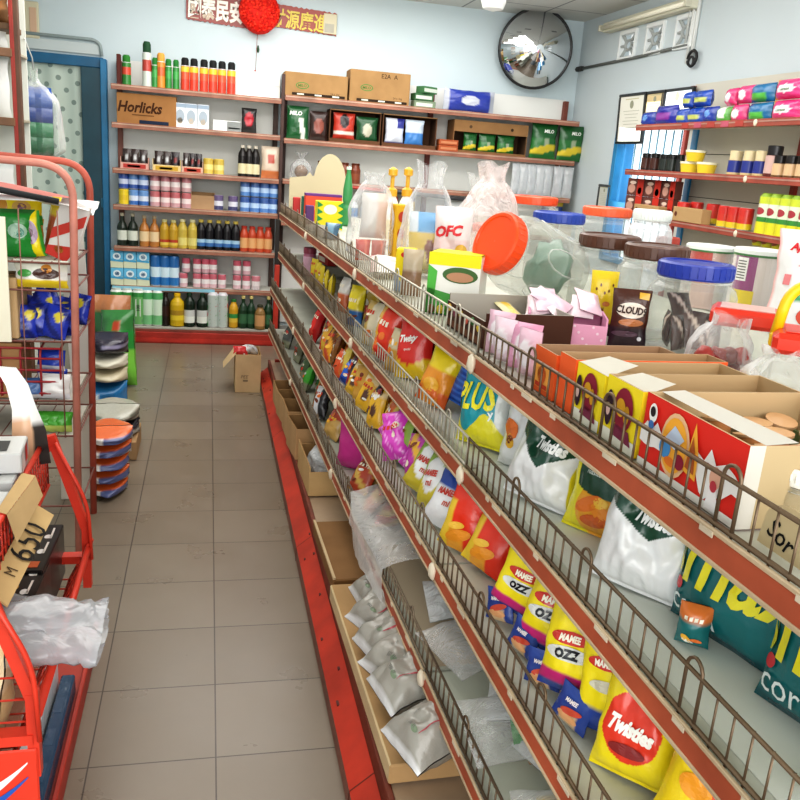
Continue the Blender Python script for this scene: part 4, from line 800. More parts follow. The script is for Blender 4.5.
# small yellow box and brown sachet, white wrap
sbox(404, 291, 19, 42, .05, '#e6d022', 'small_box', 'small yellow box with a red dot on the lip', rz=-.35, deco=lambda c: (c.oval(c.front, 0, c.h*.86, c.w*.24, c.h*.07, '#c8342c'), c.patch(c.front, [(-c.w*.5, 0), (c.w*.1, 0), (-c.w*.5, c.h*.5)], '#8a9ab0')))
g = bag(.06, .13, .03, lambda u, v: '#8a6a50' if v < .1 else '#b8a890', seed=70, nu=10, nv=12); solo('brown_sachet', g, 'film', 'brown sachet beside the small yellow box', 'sachet', tuple(G(.05, -.53, up(Z1))), (R_(-4), 0, -.5))
g = bag(.12, .2, .03, lambda u, v: '#dcd6d0' if abs(u) < .7 else '#b89a94', seed=71, wr=.3); solo('wrapped_pack', g, 'film', 'white wrapped flat pack lying on the lip before the clear bags', 'pack', tuple(G(.06, -.22, Z1+.022)), (R_(-82), 0, R_(-8)))
# yellow, white and green display box
p, k = at(449, 314, Z1); w, h = 52*k, 60*k
c = open_box(w, .1, h, '#e8e6de', '#6a7a5a', .003); F = c.front
c.patch(F, [(-w/2, h*.80), (w/2, h*.80), (w/2, h), (-w/2, h)], '#e9dc24'); c.oval(F, w*.12, h*.66, w*.34, h*.13, '#4a6a3a'); c.oval(lambda x, z: (F(x, z)[0], F(x, z)[1]-.001, z), w*.12, h*.63, w*.26, h*.08, '#b88a6a'); c.patch(F, [(-w/2, 0), (w*.5, 0), (w*.5, h*.12), (0, h*.34), (-w/2, h*.42)], '#4f9a48'); c.patch(F, [(-w/2, 0), (-w*.36, 0), (-w*.32, h*.7), (-w/2, h*.8)], '#58b04a')
for q in range(5): c.blob((-w*.38+q*w*.17, -.054, h*.08), .009, .004, .012, ['#6a4426', '#c8b23a', '#4a6a2a', '#7a4a2a', '#d0c48a'][q], 6)
c.box(-w/2, w/2, -.05, .05, h-.004, h, '#e9dc24'); solo('display_box', c, 'matte', 'yellow, white and green display box with a cut-out handle on the lip', 'box', (p.x+.02, p.y+.02, up(Z1)), (0, 0, R_(-28)))
# chocolate egg tray
g0, g1 = -.93, -1.19
c = open_box(abs(g1-g0), .2, .075, '#4a2a1c', '#a9a49a', .004, front=.058)
for q in range(6): x = -.105+.042*q; c.blob((x, -.102, .045-.006*(q % 2)), .012, .003, .009, ['#c8a24a', '#7a3a4a', '#c9b04a', '#d06a5a', '#3f6a3a', '#d8b83a'][q], 7)
c.patch(lambda x, z: (x, -.1025, z), [(-.12, .005), (.12, .005), (.12, .02), (-.12, .02)], '#6a3f26')
solo('chocolate_tray', c, 'matte', 'dark brown open tray printed with coloured eggs on the lip', 'tray', tuple(G(.135, (g0+g1)/2, up(Z1))), (0, 0, GRZ))
pk = bag(.045, .085, .014, lambda u, v: '#e9c24a' if abs(u) < .4 else '#d8d0a0', seed=73, nu=8, nv=8); solo('candy_sachet', pk, 'film', 'yellow sachet lying in the brown egg tray', 'sachet', tuple(G(.19, -1.0, Z1+.03)), (R_(-70), 0, .3))
# pink sachets
for i, (gx, gy, rz, tl, cc) in enumerate([(.05, -1.235, -.9, -8, '#d9b0c0'), (.045, -1.30, -1.1, 5, '#e6ccd6'), (.055, -1.355, -.8, -12, '#d79ab4'), (.05, -1.41, -1.2, 3, '#e3bccb')]):
    g = bag(.062, .088, .028, lambda u, v: '#efe6ea' if (u*u+v*v < .3) else cc, seed=75+i, nu=10, nv=12, wr=.3); solo('pink_sachet', g, 'film', f'{ORD[i]} pink sachet from the egg tray along the lip', 'sachet', tuple(G(gx, gy, up(Z1))), (R_(tl), 0, rz), 'pink sachets')
p, k = at(573, 349, Z1); c = open_box(78*k, .12, .07, '#e6a6c4', '#c98aa8', .004, front=.055); 
for q in range(16): c.oval(c.front, -.075+.01*q, .012+.013*(q*7 % 4), .003, .003, '#f2d4e2')
solo('pink_box', c, 'matte', 'pink dotted open box full of sachets before the fallen jar', 'box', (p.x, p.y+.055, up(Z1)), (0, 0, R_(-20)))
for i in range(6):
    g = bag(.06, .09, .02, lambda u, v: '#e8c6d4' if i % 2 else '#ead9df', seed=80+i, nu=8, nv=8, wr=.35); solo('pink_sachet', g, 'film', f'{ORD[i]} pale pink sachet from the left heaped in the pink dotted box', 'sachet', (p.x-.06+.024*i, p.y+.075-.01*(i % 3), Z1+.058+.012*(i % 2)), (R_(-65), R_(15*(i % 3-1)), R_(-30+25*(i % 4))), 'sachets in the pink box')
# orange, yellow and red cartons in a row along the lip
def rowbox(g0, g1, h, col, inn, nm, lab, deco=None, dep=.2, gx=.024, side=None, front=None):
    w = abs(g1-g0)-.003; c = open_box(w, dep, h, col, inn, .003, front=front)
    if deco: deco(c, w, h)
    return solo(nm, c, 'matte', lab, 'box', tuple(G(gx+dep/2, (g0+g1)/2, up(Z1))), (0, 0, GRZ))
def dorange(c, w, h): c.patch(c.front, [(-w*.36, h*.12), (w*.3, h*.12), (w*.3, h*.7), (-w*.36, h*.7)], '#e8a04a'); c.oval(c.front, -w*.05, h*.42, w*.2, h*.2, '#d8642c'); c.patch(lambda x, z: (x, c.front(x, z)[1]-.001, z), [(-w*.3, h*.14), (w*.25, h*.14), (w*.25, h*.24), (-w*.3, h*.24)], '#b83c20')
rowbox(-1.485, -1.575, .078, '#e0622c', '#a8886a', 'orange_box', 'orange open carton with yellow print next to the pink sachets', dorange, .24)
rowbox(-1.585, -1.645, .088, '#e8622e', '#b0906c', 'orange_box', 'plain bright orange open carton before the yellow cartons', None, .27)
def dyel(c, w, h):
    f2 = lambda x, z: (x, c.front(x, z)[1]-.001, z); f3 = lambda x, z: (x, c.front(x, z)[1]-.002, z)
    c.patch(c.front, [(-w/2, 0), (w/2, 0), (w/2, h*.2), (-w/2, h*.2)], '#e4e0d0'); c.oval(f2, w*.08, h*.6, w*.27, h*.33, '#8a2438'); c.oval(f3, w*.02, h*.62, w*.13, h*.14, '#dba62e'); c.oval(f3, w*.2, h*.55, w*.08, h*.14, '#c9962a'); c.oval(f2, -w*.33, h*.52, w*.11, h*.28, '#3a2430'); c.oval(f3, -w*.33, h*.5, w*.06, h*.1, '#d8b8b0'); c.patch(f2, [(-w*.2, h*.16), (w*.4, h*.12), (w*.3, h*.32), (-w*.1, h*.34)], '#7a3048')
rowbox(-1.65, -1.742, .088, '#ecd428', '#b89c76', 'yellow_box', 'first yellow open carton with maroon oval pictures', dyel, .25)
rowbox(-1.748, -1.848, .094, '#ecd428', '#b89c76', 'yellow_box', 'second yellow open carton with maroon pictures next to the red carton', dyel, .25)
for i, gy in enumerate((-1.70, -1.80)):
    b = MB(); b.add([G(.024, gy+.045, Z1+.09), G(.024, gy-.047, Z1+.09), G(.075, gy-.04, Z1+.105), G(.07, gy+.04, Z1+.1)], [(0, 1, 2, 3)], '#cfcabd'); solo('carton_flap', b, 'matte', f'torn white lid flap over the {ORD[i]} yellow carton', 'cardboard')
def dred(c, w, h):
    f2 = lambda x, z: (x, c.front(x, z)[1]-.0008, z); f3 = lambda x, z: (x, c.front(x, z)[1]-.0016, z); f4 = lambda x, z: (x, c.front(x, z)[1]-.0024, z)
    c.patch(c.front, [(-w/2, 0), (w/2, 0), (w/2, h*.1), (-w/2, h*.1)], '#e9e4dc')
    top = [(-.5, .5), (-.44, .64), (-.38, .56), (-.33, .68), (-.27, .56), (-.2, .6), (-.1, .5), (.0, .5), (.1, .62), (.17, .56), (.22, .74), (.28, .58), (.36, .66), (.44, .6), (.5, .52)]
    bot = [(.5, .36), (.42, .38), (.37, .2), (.31, .34), (.25, .1), (.18, .12), (.12, .38), (.02, .48), (-.1, .34), (-.2, .3), (-.3, .36), (-.4, .3), (-.5, .34)]
    zz = lambda L: [(x*w, z*h) for x, z in L]
    for i in range(len(top)-1):
        xm = (top[i][0]+top[i+1][0])/2; zb = lambda x: next((a[1]+(b_[1]-a[1])*(x-a[0])/((b_[0]-a[0]) or 1) for a, b_ in zip(bot[::-1], bot[::-1][1:]) if a[0] <= x <= b_[0]), .35)
        c.patch(f2, [(top[i][0]*w, zb(top[i][0])*h), (top[i+1][0]*w, zb(top[i+1][0])*h), (top[i+1][0]*w, top[i+1][1]*h), (top[i][0]*w, top[i][1]*h)], '#e6e2de')
    for rr, cc in ((1, '#e0b48a'), (.86, '#e8a53a')): c.oval(f3 if rr == 1 else f4, -w*.12, h*.52, w*.15*rr, h*.42*rr, cc)
    f5 = lambda x, z: (x, c.front(x, z)[1]-.0032, z); c.patch(f5, [(-w*.22, h*.55), (-w*.1, h*.48), (-w*.02, h*.66), (-w*.13, h*.78)], '#b9c4d6'); c.oval(f5, -w*.2, h*.44, w*.06, h*.13, '#4a8ac0'); c.oval(f5, -w*.04, h*.36, w*.05, h*.1, '#8a2438'); c.oval(f5, -w*.13, h*.3, w*.06, h*.06, '#d8762a')
    c.patch(f4, [(w*.0, h*.3), (w*.13, h*.25), (w*.12, h*.6), (w*.06, h*.95)], '#e6a63c'); c.patch(f5, [(w*.02, h*.36), (w*.11, h*.32), (w*.1, h*.56), (w*.06, h*.78)], '#a8582a')
    c.oval(f4, -w*.38, h*.78, w*.045, h*.13, '#f0ece6'); c.oval(f5, -w*.38, h*.8, w*.028, h*.07, '#2a2224'); c.oval(f5, -w*.38, h*.62, w*.03, h*.06, '#4a7ab8')
    c.oval(f4, w*.3, h*.44, w*.05, h*.14, '#d8a890'); c.oval(f5, w*.3, h*.34, w*.03, h*.07, '#b8404a'); c.patch(f4, [(w*.24, h*.04), (w*.36, h*.04), (w*.33, h*.32), (w*.27, h*.32)], '#eae4e2')
    c.add([(w/2+.0006, -.12, 0), (w/2+.0006, .12, 0), (w/2+.0006, .12, h), (w/2+.0006, -.12, h)], [(0, 1, 2, 3)], '#ab9774'); c.add([(w/2+.001, -.12, 0), (w/2+.001, -.10, 0), (w/2+.001, -.10, h), (w/2+.001, -.12, h)], [(0, 1, 2, 3)], '#bdb8ae')
    # white folded-back lid edge
    c.add([(-w/2, -.1+.0, h), (w/2, -.1, h), (w/2+.004, -.062, h+.004), (-w/2, -.066, h+.002)], [(0, 1, 2, 3)], '#d0ccc2')
rowbox(-1.856, -2.072, .098, '#d62f24', '#bfa47e', 'red_box', 'large red and white open carton with cut edge picture panel by the rail', dred, .24)
# round jelly cups in the red carton
for i in range(9):
    b = MB(); b.lathe([(.014, 0), (.019, .022), (.021, .023), (.021, .026), (.001, .027)], [['#c98a5a', '#b8643a', '#d0a878'][i % 3], '#d09a70', '#c9a27c', '#d8a878'], 14); solo('jelly_cup', b, 'gloss', f'{ORD[i]} little jelly cup from the far end inside the red carton', 'cup', tuple(G(.12+.05*(i % 3)*.9, -1.885-.055*(i//3)-.012*(i % 2), Z1+.045)), (R_(12*(i % 3-1)), 0, 0), 'jelly cups')
b = MB(); gb = open_box(.2, .17, .045, '#a8c86a', '#8a9a6a'); solo('cup_tray', gb, 'matte', 'green edged inner tray under the jelly cups', 'tray', tuple(G(.165, -1.955, Z1+.006)), (0, 0, GRZ))
for i in range(5):
    g = bag(.05, .03, .02, lambda u, v: '#c9a0a0' if i % 2 else '#d8d0c0', seed=90+i, nu=8, nv=8); solo('candy_piece', g, 'film', f'{ORD[i]} wrapped sweet from the far end inside the yellow cartons', 'sweet', tuple(G(.1+.03*(i % 2), -1.67-.035*i, Z1+.035)), (R_(-60), 0, i), 'wrapped sweets')
c = open_box(.12, .2, .09, '#d3bf9c', '#b39a74', .004); solo('cardboard_box', c, 'card', 'plain beige open carton at the near end of the row beyond the red one', 'box', tuple(G(.33, -2.19, up(Z1))), (0, 0, GRZ))
jar('sweet_jar', 'small squat jar with white screw lid beside the beige carton', .033, .07, '#e6e3dc', tuple(at(795, 524, Z1)[0]+Vector((0, 0, .0015))), lid_h=.02, lid_r=.03)
b = MB(); n = 14; hw = .036; pts = [(-hw, 0), (hw, 0), (hw, .03)]+[(hw*math.cos(a), .03+.022*math.sin(a)) for a in [math.pi*q/n for q in range(1, n)]]+[(-hw, .03)]; m_ = len(pts)
b.add([(x, -.001, z) for x, z in pts]+[(x, .001, z) for x, z in pts], [tuple(range(m_)), tuple(range(2*m_-1, m_-1, -1))]+[(i, i+m_, (i+1) % m_+m_, (i+1) % m_) for i in range(m_)], '#c8b48e'); b.text('Sor', lambda x, z: (x, -.002, z), -.004, .019, .021, '#1c1a18', -.25, .1, .01)
solo('price_tag', b, 'card', 'beige cardboard price tag with black handwriting behind the wire rail', 'tag', tuple(G(.034, -2.135, up(Z1))), (R_(-8), 0, GRZ))
# jars
J = lambda px, py: at(px, py, Z1)
def upjar(px, base, lidw, top, col, lab, sq=None, body=1.22, **k):
    p, q = J(px, base); return jar('sweet_jar', lab, lidw*q/2*body, (base-top)*q, col, (p.x, p.y, up(Z1)), (0, 0, .3), lid_h=.034, lid_r=lidw*q/2, sq=sq, **k)
upjar(528, 258, 44, 198, '#e8532c', 'tall clear jar with orange lid behind the blue lidded one')
upjar(551, 283, 49, 214, '#24409a', 'clear jar with blue lid behind the fallen jar')
upjar(599, 272, 46, 209, '#e8623a', 'clear jar with orange lid farthest back beside the window')
upjar(641, 290, 36, 212, '#dfe2df', 'clear jar with translucent white lid', mat='bagmilky')
upjar(486, 262, 32, 225, '#e2562c', 'short jar with orange lid behind the fallen jar lid', body=1.1)
upjar(599, 318, 57, 236, '#5a3a2c', 'clear jar with brown lid behind the yellow chocolate pack')
upjar(644, 334, 60, 246, '#5c3c2e', 'clear jar with brown lid behind the blue lidded candy jar')
jx = upjar(682, 352, 70, 263, '#22389c', 'big clear jar with dark blue lid holding dark sweet packs')
upjar(660, 290, 22, 238, '#b8483a', 'small jar with red lid far behind the blue lidded candy jar', body=1.15)
# dark packs in the blue lidded jar
L = jx.location
for i, (dx, dy, dz, rx, rz) in enumerate([(-.04, -.045, .012, -12, .5), (.035, -.05, .012, -8, -.4), (-.0, -.06, .02, -15, .1), (-.045, .02, .012, 0, 1.2), (.04, .02, .015, 5, -1), (.0, .01, .06, -30, .2)]):
    g = bag(.062, .075, .02, lambda u, v: '#d8c4b8' if (abs(u+v*.6) < .18) else ('#3a2420' if i % 2 else '#4a3230'), seed=100+i, nu=10, nv=10); solo('chocolate_sachet', g, 'film', f'{ORD[i]} dark brown sachet inside the blue lidded jar', 'sachet', (L.x+dx*.8, L.y+dy*.8, L.z+dz), (R_(rx), 0, rz), 'sachets in the blue lidded jar')
# fallen jar: lid end raised towards the aisle
p, k = J(556, 318); d = Vector((-.84, -.34, .34)).normalized(); r = .10
q = Vector((0, 0, 1)).rotation_difference(d); zoff = r*math.sqrt(1-d.z*d.z)
t = jar('sweet_jar', 'clear jar lying tipped over with its big orange lid towards the aisle', r, .27, '#e8501f', (p.x+.035, p.y+.075, Z1+zoff+.004), q.to_euler(), .04, .076)
t['group'] = 'sweet jars on the gondola top'
b = MB(); b.blob((0, 0, .06), .075, .075, .04, '#6a8a78', 10, .3, 5); obj('green_contents', b, 'film', t, label='green sweets settled at the jar bottom')
for i, zz in enumerate((.10,)):
    b = MB()
    for a in range(6):
        an = a*math.pi/3; pts = [Vector((r*1.004*math.cos(an+.3*math.cos(s*math.pi/6)), r*1.004*math.sin(an+.3*math.cos(s*math.pi/6)), .10+.075*math.sin(s*math.pi/6))) for s in range(0, 13)]; b.tube(pts, .0018, '#f2f2f0', 4)
    obj('arch_relief', b, 'clear', t, label='moulded arches on the jar wall')
# wrapped chocolates standing against the brown lidded jars
p, k = J(598, 336); g = bag(27*k, 64*k, .03, lambda u, v: '#3a2018' if v < -.55 else ('#5a3020' if ((u+.2)**2+(v+.35)**2*2 < .12) else '#e3c626'), seed=110, nu=14, nv=22)
for i in range(5): g.oval(g.mp, (-.3+.15*i)*27*k, (.72+.07*math.sin(i*2))*64*k, .0022, .004, '#6a3a1c', 8)
g.oval(g.mp, .1*27*k, .5*64*k, .009, .006, '#c87a3a'); g.oval(g.mp, -.1*27*k, .33*64*k, .012, .014, '#8a3f24'); g.oval(g.mp, .15*27*k, .25*64*k, .008, .01, '#c8442c'); solo('chocolate_pack', g, 'film', 'yellow and brown chocolate pack against the brown lidded jar', 'pack', (p.x, p.y, up(Z1)), (R_(-5), 0, -.3))
p, k = J(625, 350); w, h = 38*k, 60*k
g = bag(w, h, .03, lambda u, v: '#4a2418' if v > -.2 else '#33222a', seed=111, nu=16, nv=20); g.oval(g.mp, 0, h*.66, w*.4, h*.13, '#e8ddd0'); m2 = lambda x, z: g.mp(x, z)+Vector((0, -.0015, 0)); g.text('CLOUD9', m2, 0, h*.66, h*.13, '#3a241c', -.06, .1, .04, .01, .8)
g.oval(g.mp, w*.02, h*.46, w*.33, h*.06, '#b8703a'); g.patch(g.mp, [(w*.16, h*.86), (w*.42, h*.84), (w*.42, h*.95), (w*.16, h*.96)], '#e0b040'); g.oval(g.mp, w*.28, h*.2, w*.06, h*.035, '#d8d8e0'); g.oval(g.mp, -w*.1, h*.27, w*.34, h*.05, '#5a4050')
solo('chocolate_pack', g, 'film', 'dark brown chocolate pack with white cloud lettering beside the yellow one', 'pack', (p.x, p.y, up(Z1)), (R_(-4), 0, -.32))
# labelled tubs and pouch
def tub(px, base, wpx, top, deco, lab):
    p, k = J(px, base); r, h = wpx*k/2, (base-top)*k; t = thing('sweet_tub', lab, 'tub', (p.x, p.y, up(Z1)), (0, 0, -.35), 'labelled tubs')
    b = MB(); b.lathe([(r*.95, 0), (r, .008), (r, h*.9), (r*.96, h*.93)], '#ffffff', 28, True, False); obj('tub_body', b, 'clear', t)
    mp = lambda x, z: ((r*.985)*math.sin(x/r), -(r*.985)*math.cos(x/r), z); b = MB(); deco(b, mp, r, h); obj('label_sleeve', b, 'gloss', t)
    b = MB(); b.lathe([(r*1.0, h*.9), (r*1.02, h*.91), (r*1.02, h*.985), (r*.97, h), (.001, h*.995)], '#e3e6e2', 28, False, False); b.lathe([(r*1.021, h*.9), (r*1.022, h*.93)], '#4a7a4a', 28, True, False); obj('lid', b, 'gloss', t); return t
def strip(b, mp, a0, a1, z0, z1, col, n=8):
    for i in range(n): x0 = a0+(a1-a0)*i/n; x1 = a0+(a1-a0)*(i+1)/n; b.patch(mp, [(x0, z0), (x1, z0), (x1, z1), (x0, z1)], col)
def d1(b, mp, r, h): strip(b, mp, -1.9*r, 2*r, 0, h*.9, '#d8b8b0', 20); mo = lambda x, z: Vector(mp(x, z))*1.008; strip(b, mo, -1.9*r, -.1*r, h*.6, h*.9, '#c8443a', 10); strip(b, mo, .2*r, 1.2*r, h*.1, h*.75, '#e6ded8', 8); strip(b, mo, -.9*r, .1*r, h*.4, h*.6, '#e08a4a', 6)
def d2(b, mp, r, h):
    strip(b, mp, -1.9*r, 2*r, 0, h*.9, '#e6d9d4', 20); mo = lambda x, z: (mp(x, z)[0]*1.01, mp(x, z)[1]*1.01, z); m3 = lambda x, z: (mp(x, z)[0]*1.015, mp(x, z)[1]*1.015, z); m4 = lambda x, z: (mp(x, z)[0]*1.022, mp(x, z)[1]*1.022, z)
    strip(b, mo, -1.3*r, -.3*r, h*.42, h*.9, '#9a4a82', 8); strip(b, mo, -1.3*r, -.25*r, 0, h*.42, '#e8cf2a', 8); strip(b, mo, .7*r, 1.6*r, 0, h*.5, '#e3b060', 8); strip(b, mo, .7*r, 1.6*r, h*.5, h*.85, '#c8607a', 8); strip(b, m3, -1.15*r, -.65*r, h*.55, h*.88, '#e9e6e2', 5)
    for i in range(7): strip(b, m4, -1.1*r, -.72*r, h*(.58+.04*i), h*(.595+.04*i), '#5a5a5a', 4)
tub(701, 306, 46, 246, d1, 'clear tub with red and white label behind the blue lidded candy jar'); tub(748, 318, 48, 250, d2, 'clear tub with purple and yellow label and barcode')
tub(781, 322, 30, 262, d1, 'clear tub partly hidden behind the white pouch')
p, k = J(800, 338); w, h = 74*k, 104*k
g = bag(w, h, .07, lambda u, v: '#3f9a68' if (v < -.05 and v > -.3 and u > -.45) else ('#e6a8a4' if u < -.93 else '#e6e4e4'), seed=120, nu=20, nv=28); g.text('Aji', g.mp, -w*.25, h*.83, h*.1, '#c8202c', 0, .25, .05, .014); g.text('PLUS', g.mp, w*.12, h*.57, h*.12, '#26262a', 0, 0, .05, .014); g.patch(g.mp, [(-w*.36, h*.48), (-w*.27, h*.48), (-w*.27, h*.58), (-w*.36, h*.58)], '#e0868a'); g.patch(g.mp, [(-w*.2, h*.66), (w*.3, h*.66), (w*.3, h*.70), (-w*.2, h*.68)], '#dca6a8'); g.oval(g.mp, w*.1, h*.2, w*.2, h*.1, '#d0503c')
solo('seasoning_pouch', g, 'film', 'white stand-up seasoning pouch with red and black lettering', 'pouch', (p.x+.0, p.y, up(Z1)), (R_(-4), 0, R_(-40)))
# square jars with red lids, bags of sweets
p, k = J(733, 386); w, h = 62*k, 78*k
def sqjar(lab, p, w, d, h, lidc, rz, handle=None):
    t = thing('sweet_jar', lab, 'jar', (p.x, p.y, up(Z1)), (0, 0, rz), 'sweet jars on the gondola top'); b = MB(); b.box(-w/2, w/2, -d/2, d/2, .002, h*.8, '#ffffff', .014); obj('jar_body', b, 'jarclear', t)
    l = MB(); l.box(-w*.53, w*.53, -d*.53, d*.53, h*.78, h, lidc, .008); l.box(-w*.4, w*.4, -d*.4, d*.4, h, h+.002, '#e0b8b0' if not handle else lidc, .001); obj('lid', l, 'gloss', t)
    if handle: q = MB(); q.tube(bent([(-w*.5, 0, h*.9), (-w*.42, 0, h*1.5), (w*.42, 0, h*1.5), (w*.5, 0, h*.9)], .06, 8), .009, handle, 10); q.box(-w*.56, -w*.46, -.014, .014, h*.8, h*.95, handle, .003); obj('handle', q, 'gloss', t, label='yellow handle')
    return t
sqjar('square clear jar with red lid between the two red lids and plum bag', p, w, w*.8, h, '#d83a24', R_(-35))
p, k = J(800, 424); sqjar('square clear jar with red lid and yellow carrying handle', p, 78*k, 70*k, 92*k, '#d8351f', R_(-35), '#efc51c')
p, k = J(706, 392); b = crinkled(62*k, .09, 78*k, 14, .5, belly=.6, tie=.88); solo('plastic_bag', b, 'bagclear', 'clear plastic bag of dark red dried plums by the square jar', 'bag', (p.x, p.y, up(Z1)), (0, R_(8), -.5))
for i in range(12):
    b = MB(); b.blob((0, 0, 0), .019, .015, .016, ['#8a2420', '#6a1a1a', '#a03a34'][i % 3], 7, .3, i); solo('dried_plum', b, 'gloss', f'{ORD[i]} dark red dried plum in the clear bag by the square jar', 'dried fruit', (p.x-.036+.024*(i % 4), p.y-.03+.02*(i//4 % 2), Z1+.020+.028*(i//4)), (0, 0, i), 'dried plums')
p, k = J(733, 391); b = MB(); b.blob((0, 0, .028), .024, .014, .024, '#e4e2de', 10, .1, 2); b.text('0', lambda x, z: (x, -.0155, z), .004, .03, .016, '#2a2a2a', .2, 0, .03); solo('white_packet', b, 'matte', 'small white packet with black mark beside the dried plums', 'packet', (p.x+.012, p.y-.012, up(Z1)), (0, 0, -.5))
p, k = J(772, 428); b = crinkled(72*k, .10, 80*k, 17, .5, belly=.6, tie=.9); solo('plastic_bag', b, 'bagclear', 'cloudy clear bag of grey sweets nearest the red carton', 'bag', (p.x, p.y, up(Z1)), (0, 0, -.4))
for i in range(8):
    b = MB(); b.blob((0, 0, 0), .014, .011, .011, ['#a8a49c', '#8f8c86', '#c4c0b8'][i % 3], 7, .3, 30+i); solo('grey_sweet', b, 'matte', f'{ORD[i]} grey sweet in the cloudy clear bag', 'sweet', (p.x-.03+.02*(i % 4), p.y-.018+.02*(i//4), Z1+.018), (0, 0, i), 'grey sweets')
# ------------------------------------------------------------------ snacks on the gondola's lower shelves
def gb(gx, gy, z, w, h, t, cf, nm, lab, rz=0, tilt=0, roll=0, cat='snack bag', group=None, txt=(), ov=(), seed=None, m='film', nu=16, nv=20, back=None, dz=0, **k):
    """a bag standing on a shelf; rz turns it from facing the aisle, tilt leans it back (degrees)"""
    gb.n += 1; q_ = (.9 if gy < -1.15 else .92) if (z == Z3 and gy < .7) else 1
    room = {Z2: .193, Z3: .172, Z4: .212, ZD: .172}.get(z, .5); w, h, t = w*q_, h*q_, t*q_; sd = seed if seed is not None else gb.n*1.37+5
    RM = Euler((R_(-tilt), R_(roll), GRZ-R_(rz))).to_matrix()
    for _ in range(3):
        b = bag(w, h, t, cf, back, seed=sd, nu=nu, nv=nv, **k); zs = [(RM @ Vector(v)).z for v in b.v]; lo, hi = min(zs), max(zs)
        if hi-lo+dz <= room: break
        s_ = (room-dz)/(hi-lo)*.985; w, h = w*(.5+.5*s_), h*s_
    rr = random.Random(int(sd*100))
    if not txt and not ov and m == 'film' and cat == 'snack bag':
        pal = ['#f0e6d0', '#e8b23a', '#c83a2a', '#f2f0ea', '#7a3a24', '#e0742c']
        for _ in range(3): b.oval(b.mp, rr.uniform(-.22, .22)*w, rr.uniform(.2, .8)*h, rr.uniform(.08, .2)*w, rr.uniform(.03, .09)*h, rr.choice(pal), 10, rr.uniform(-.5, .5))
        zc = rr.uniform(.55, .75); c_ = rr.choice(pal[:4])
        for q in range(4): b.patch(b.mp, [((-.3+.15*q)*w, zc*h), ((-.2+.15*q)*w, (zc+.01)*h), ((-.19+.15*q)*w, (zc+.1)*h), ((-.29+.15*q)*w, (zc+.085)*h)], c_)
    for (cx, cz, rx, rzz, col, *r) in ov: b.oval(b.mp, cx*w, cz*h, rx*w, rzz*h, col, 16, r[0] if r else 0)
    lift = Vector((0, -.0016, 0))
    for (s, cx, cz, hh, col, *r) in txt: b.text(s, lambda x, z: b.mp(x, z)+lift, cx*w, cz*h, hh*h, col, r[0] if r else 0, r[1] if len(r) > 1 else .1, r[2] if len(r) > 2 else .03, .012, r[3] if len(r) > 3 else 1)
    p = G(gx, gy, up(z)+dz-lo); return solo(nm, b, m, lab, cat, tuple(p), (R_(-tilt), R_(roll), GRZ-R_(rz)), group)
gb.n = 0
ZD = .1515
S2 = 'second shelf of the gondola'
# second shelf, far to near
p, k = at(309, 276, Z2); b = MB(); b.lathe([(.03, 0), (.034, .01), (.034, .1), (.03, .115)], ['#a8647c', '#c9a0b0', '#a8647c'], 16); o = solo('pink_tub', b, 'gloss', 'small pink tub at the far end of the second gondola shelf', 'tub', (p.x, p.y, up(Z2))); obj('cap', cap_mesh(.033, .115, .145, '#8a3a4c', 16), 'gloss', o)
for i, (gx, gy, w, d, h, cc, lab) in enumerate([(.2, 1.62, .26, .14, .05, '#b9b4a8', 'grey flat box under the red box on the second gondola shelf'), (.12, 1.1, .2, .14, .035, '#a8a498', 'grey flat box beside the yellow pouches on the second gondola shelf'), (.24, .75, .26, .16, .05, '#8a2f38', 'dark red flat box behind the yellow pouches')]):
    c = carton(w, d, h, cc); c.patch(c.topm, [(-w*.3, -.03), (w*.3, -.03), (w*.3, .03), (-w*.3, .03)], '#cfcabc'); solo('flat_box', c, 'matte', lab, 'box', tuple(G(gx, gy, up(Z2))), (0, 0, GRZ))
c = carton(.2, .12, .045, '#c03a34'); c.patch(c.front, [(-.08, .01), (.05, .01), (.05, .035), (-.08, .035)], '#d8c8b8'); solo('flat_box', c, 'matte', 'bright red box on top of the grey flat box at the far end', 'box', tuple(G(.2, 1.62, up(Z2)+.052)), (0, 0, GRZ+.1))
for i, gy in enumerate((1.36, 1.24, 1.12, .98, .84)): gb(.045, gy-.08, Z2, .06, .115, .03, lambda u, v: '#d8c02c' if v > -.2 else '#b89a3a', 'yellow_pouch', f'{ORD[i]} yellow pouch from the far end along the second shelf rail', rz=-25+9*i, tilt=4, nu=8, nv=10, group='yellow pouches')
for i, (gx, gy, w, h, cf, rz, lab) in enumerate([
    (.05, .50, .07, .14, lambda u, v: '#dcd8d0' if v > 0 else '#c8683a', -20, 'white over orange small bag beside the yellow and blue one'),
    (.045, .22, .075, .15, lambda u, v: '#e3cf2c' if v > -.15 else '#2f6aa8', -35, 'yellow over blue snack bag near the clip on the second shelf'),
    (.15, .42, .11, .16, lambda u, v: '#2f2a26' if (u*u+v*v < .2) else '#d8bc3a', -15, 'yellow snack bag with black patch behind the yellow and blue bag'),
    (.17, .15, .11, .15, lambda u, v: '#d8c83c' if v > .1 else '#3a2f2a', 10, 'black and yellow snack bag deeper on the second shelf'),
    (.22, -.12, .13, .17, lambda u, v: '#a8283a', 0, 'dark red snack bag deep behind the orange red round bag'),
    (.035, -.12, .09, .15, lambda u, v: '#c8a85c' if u < .1 else '#d8cdb0', -20, 'beige noodle bag left of the orange red bag'),
    ]): gb(gx, gy, Z2, w, h, .05, cf, 'snack_bag', lab, rz=rz, tilt=8, nu=12, nv=14)
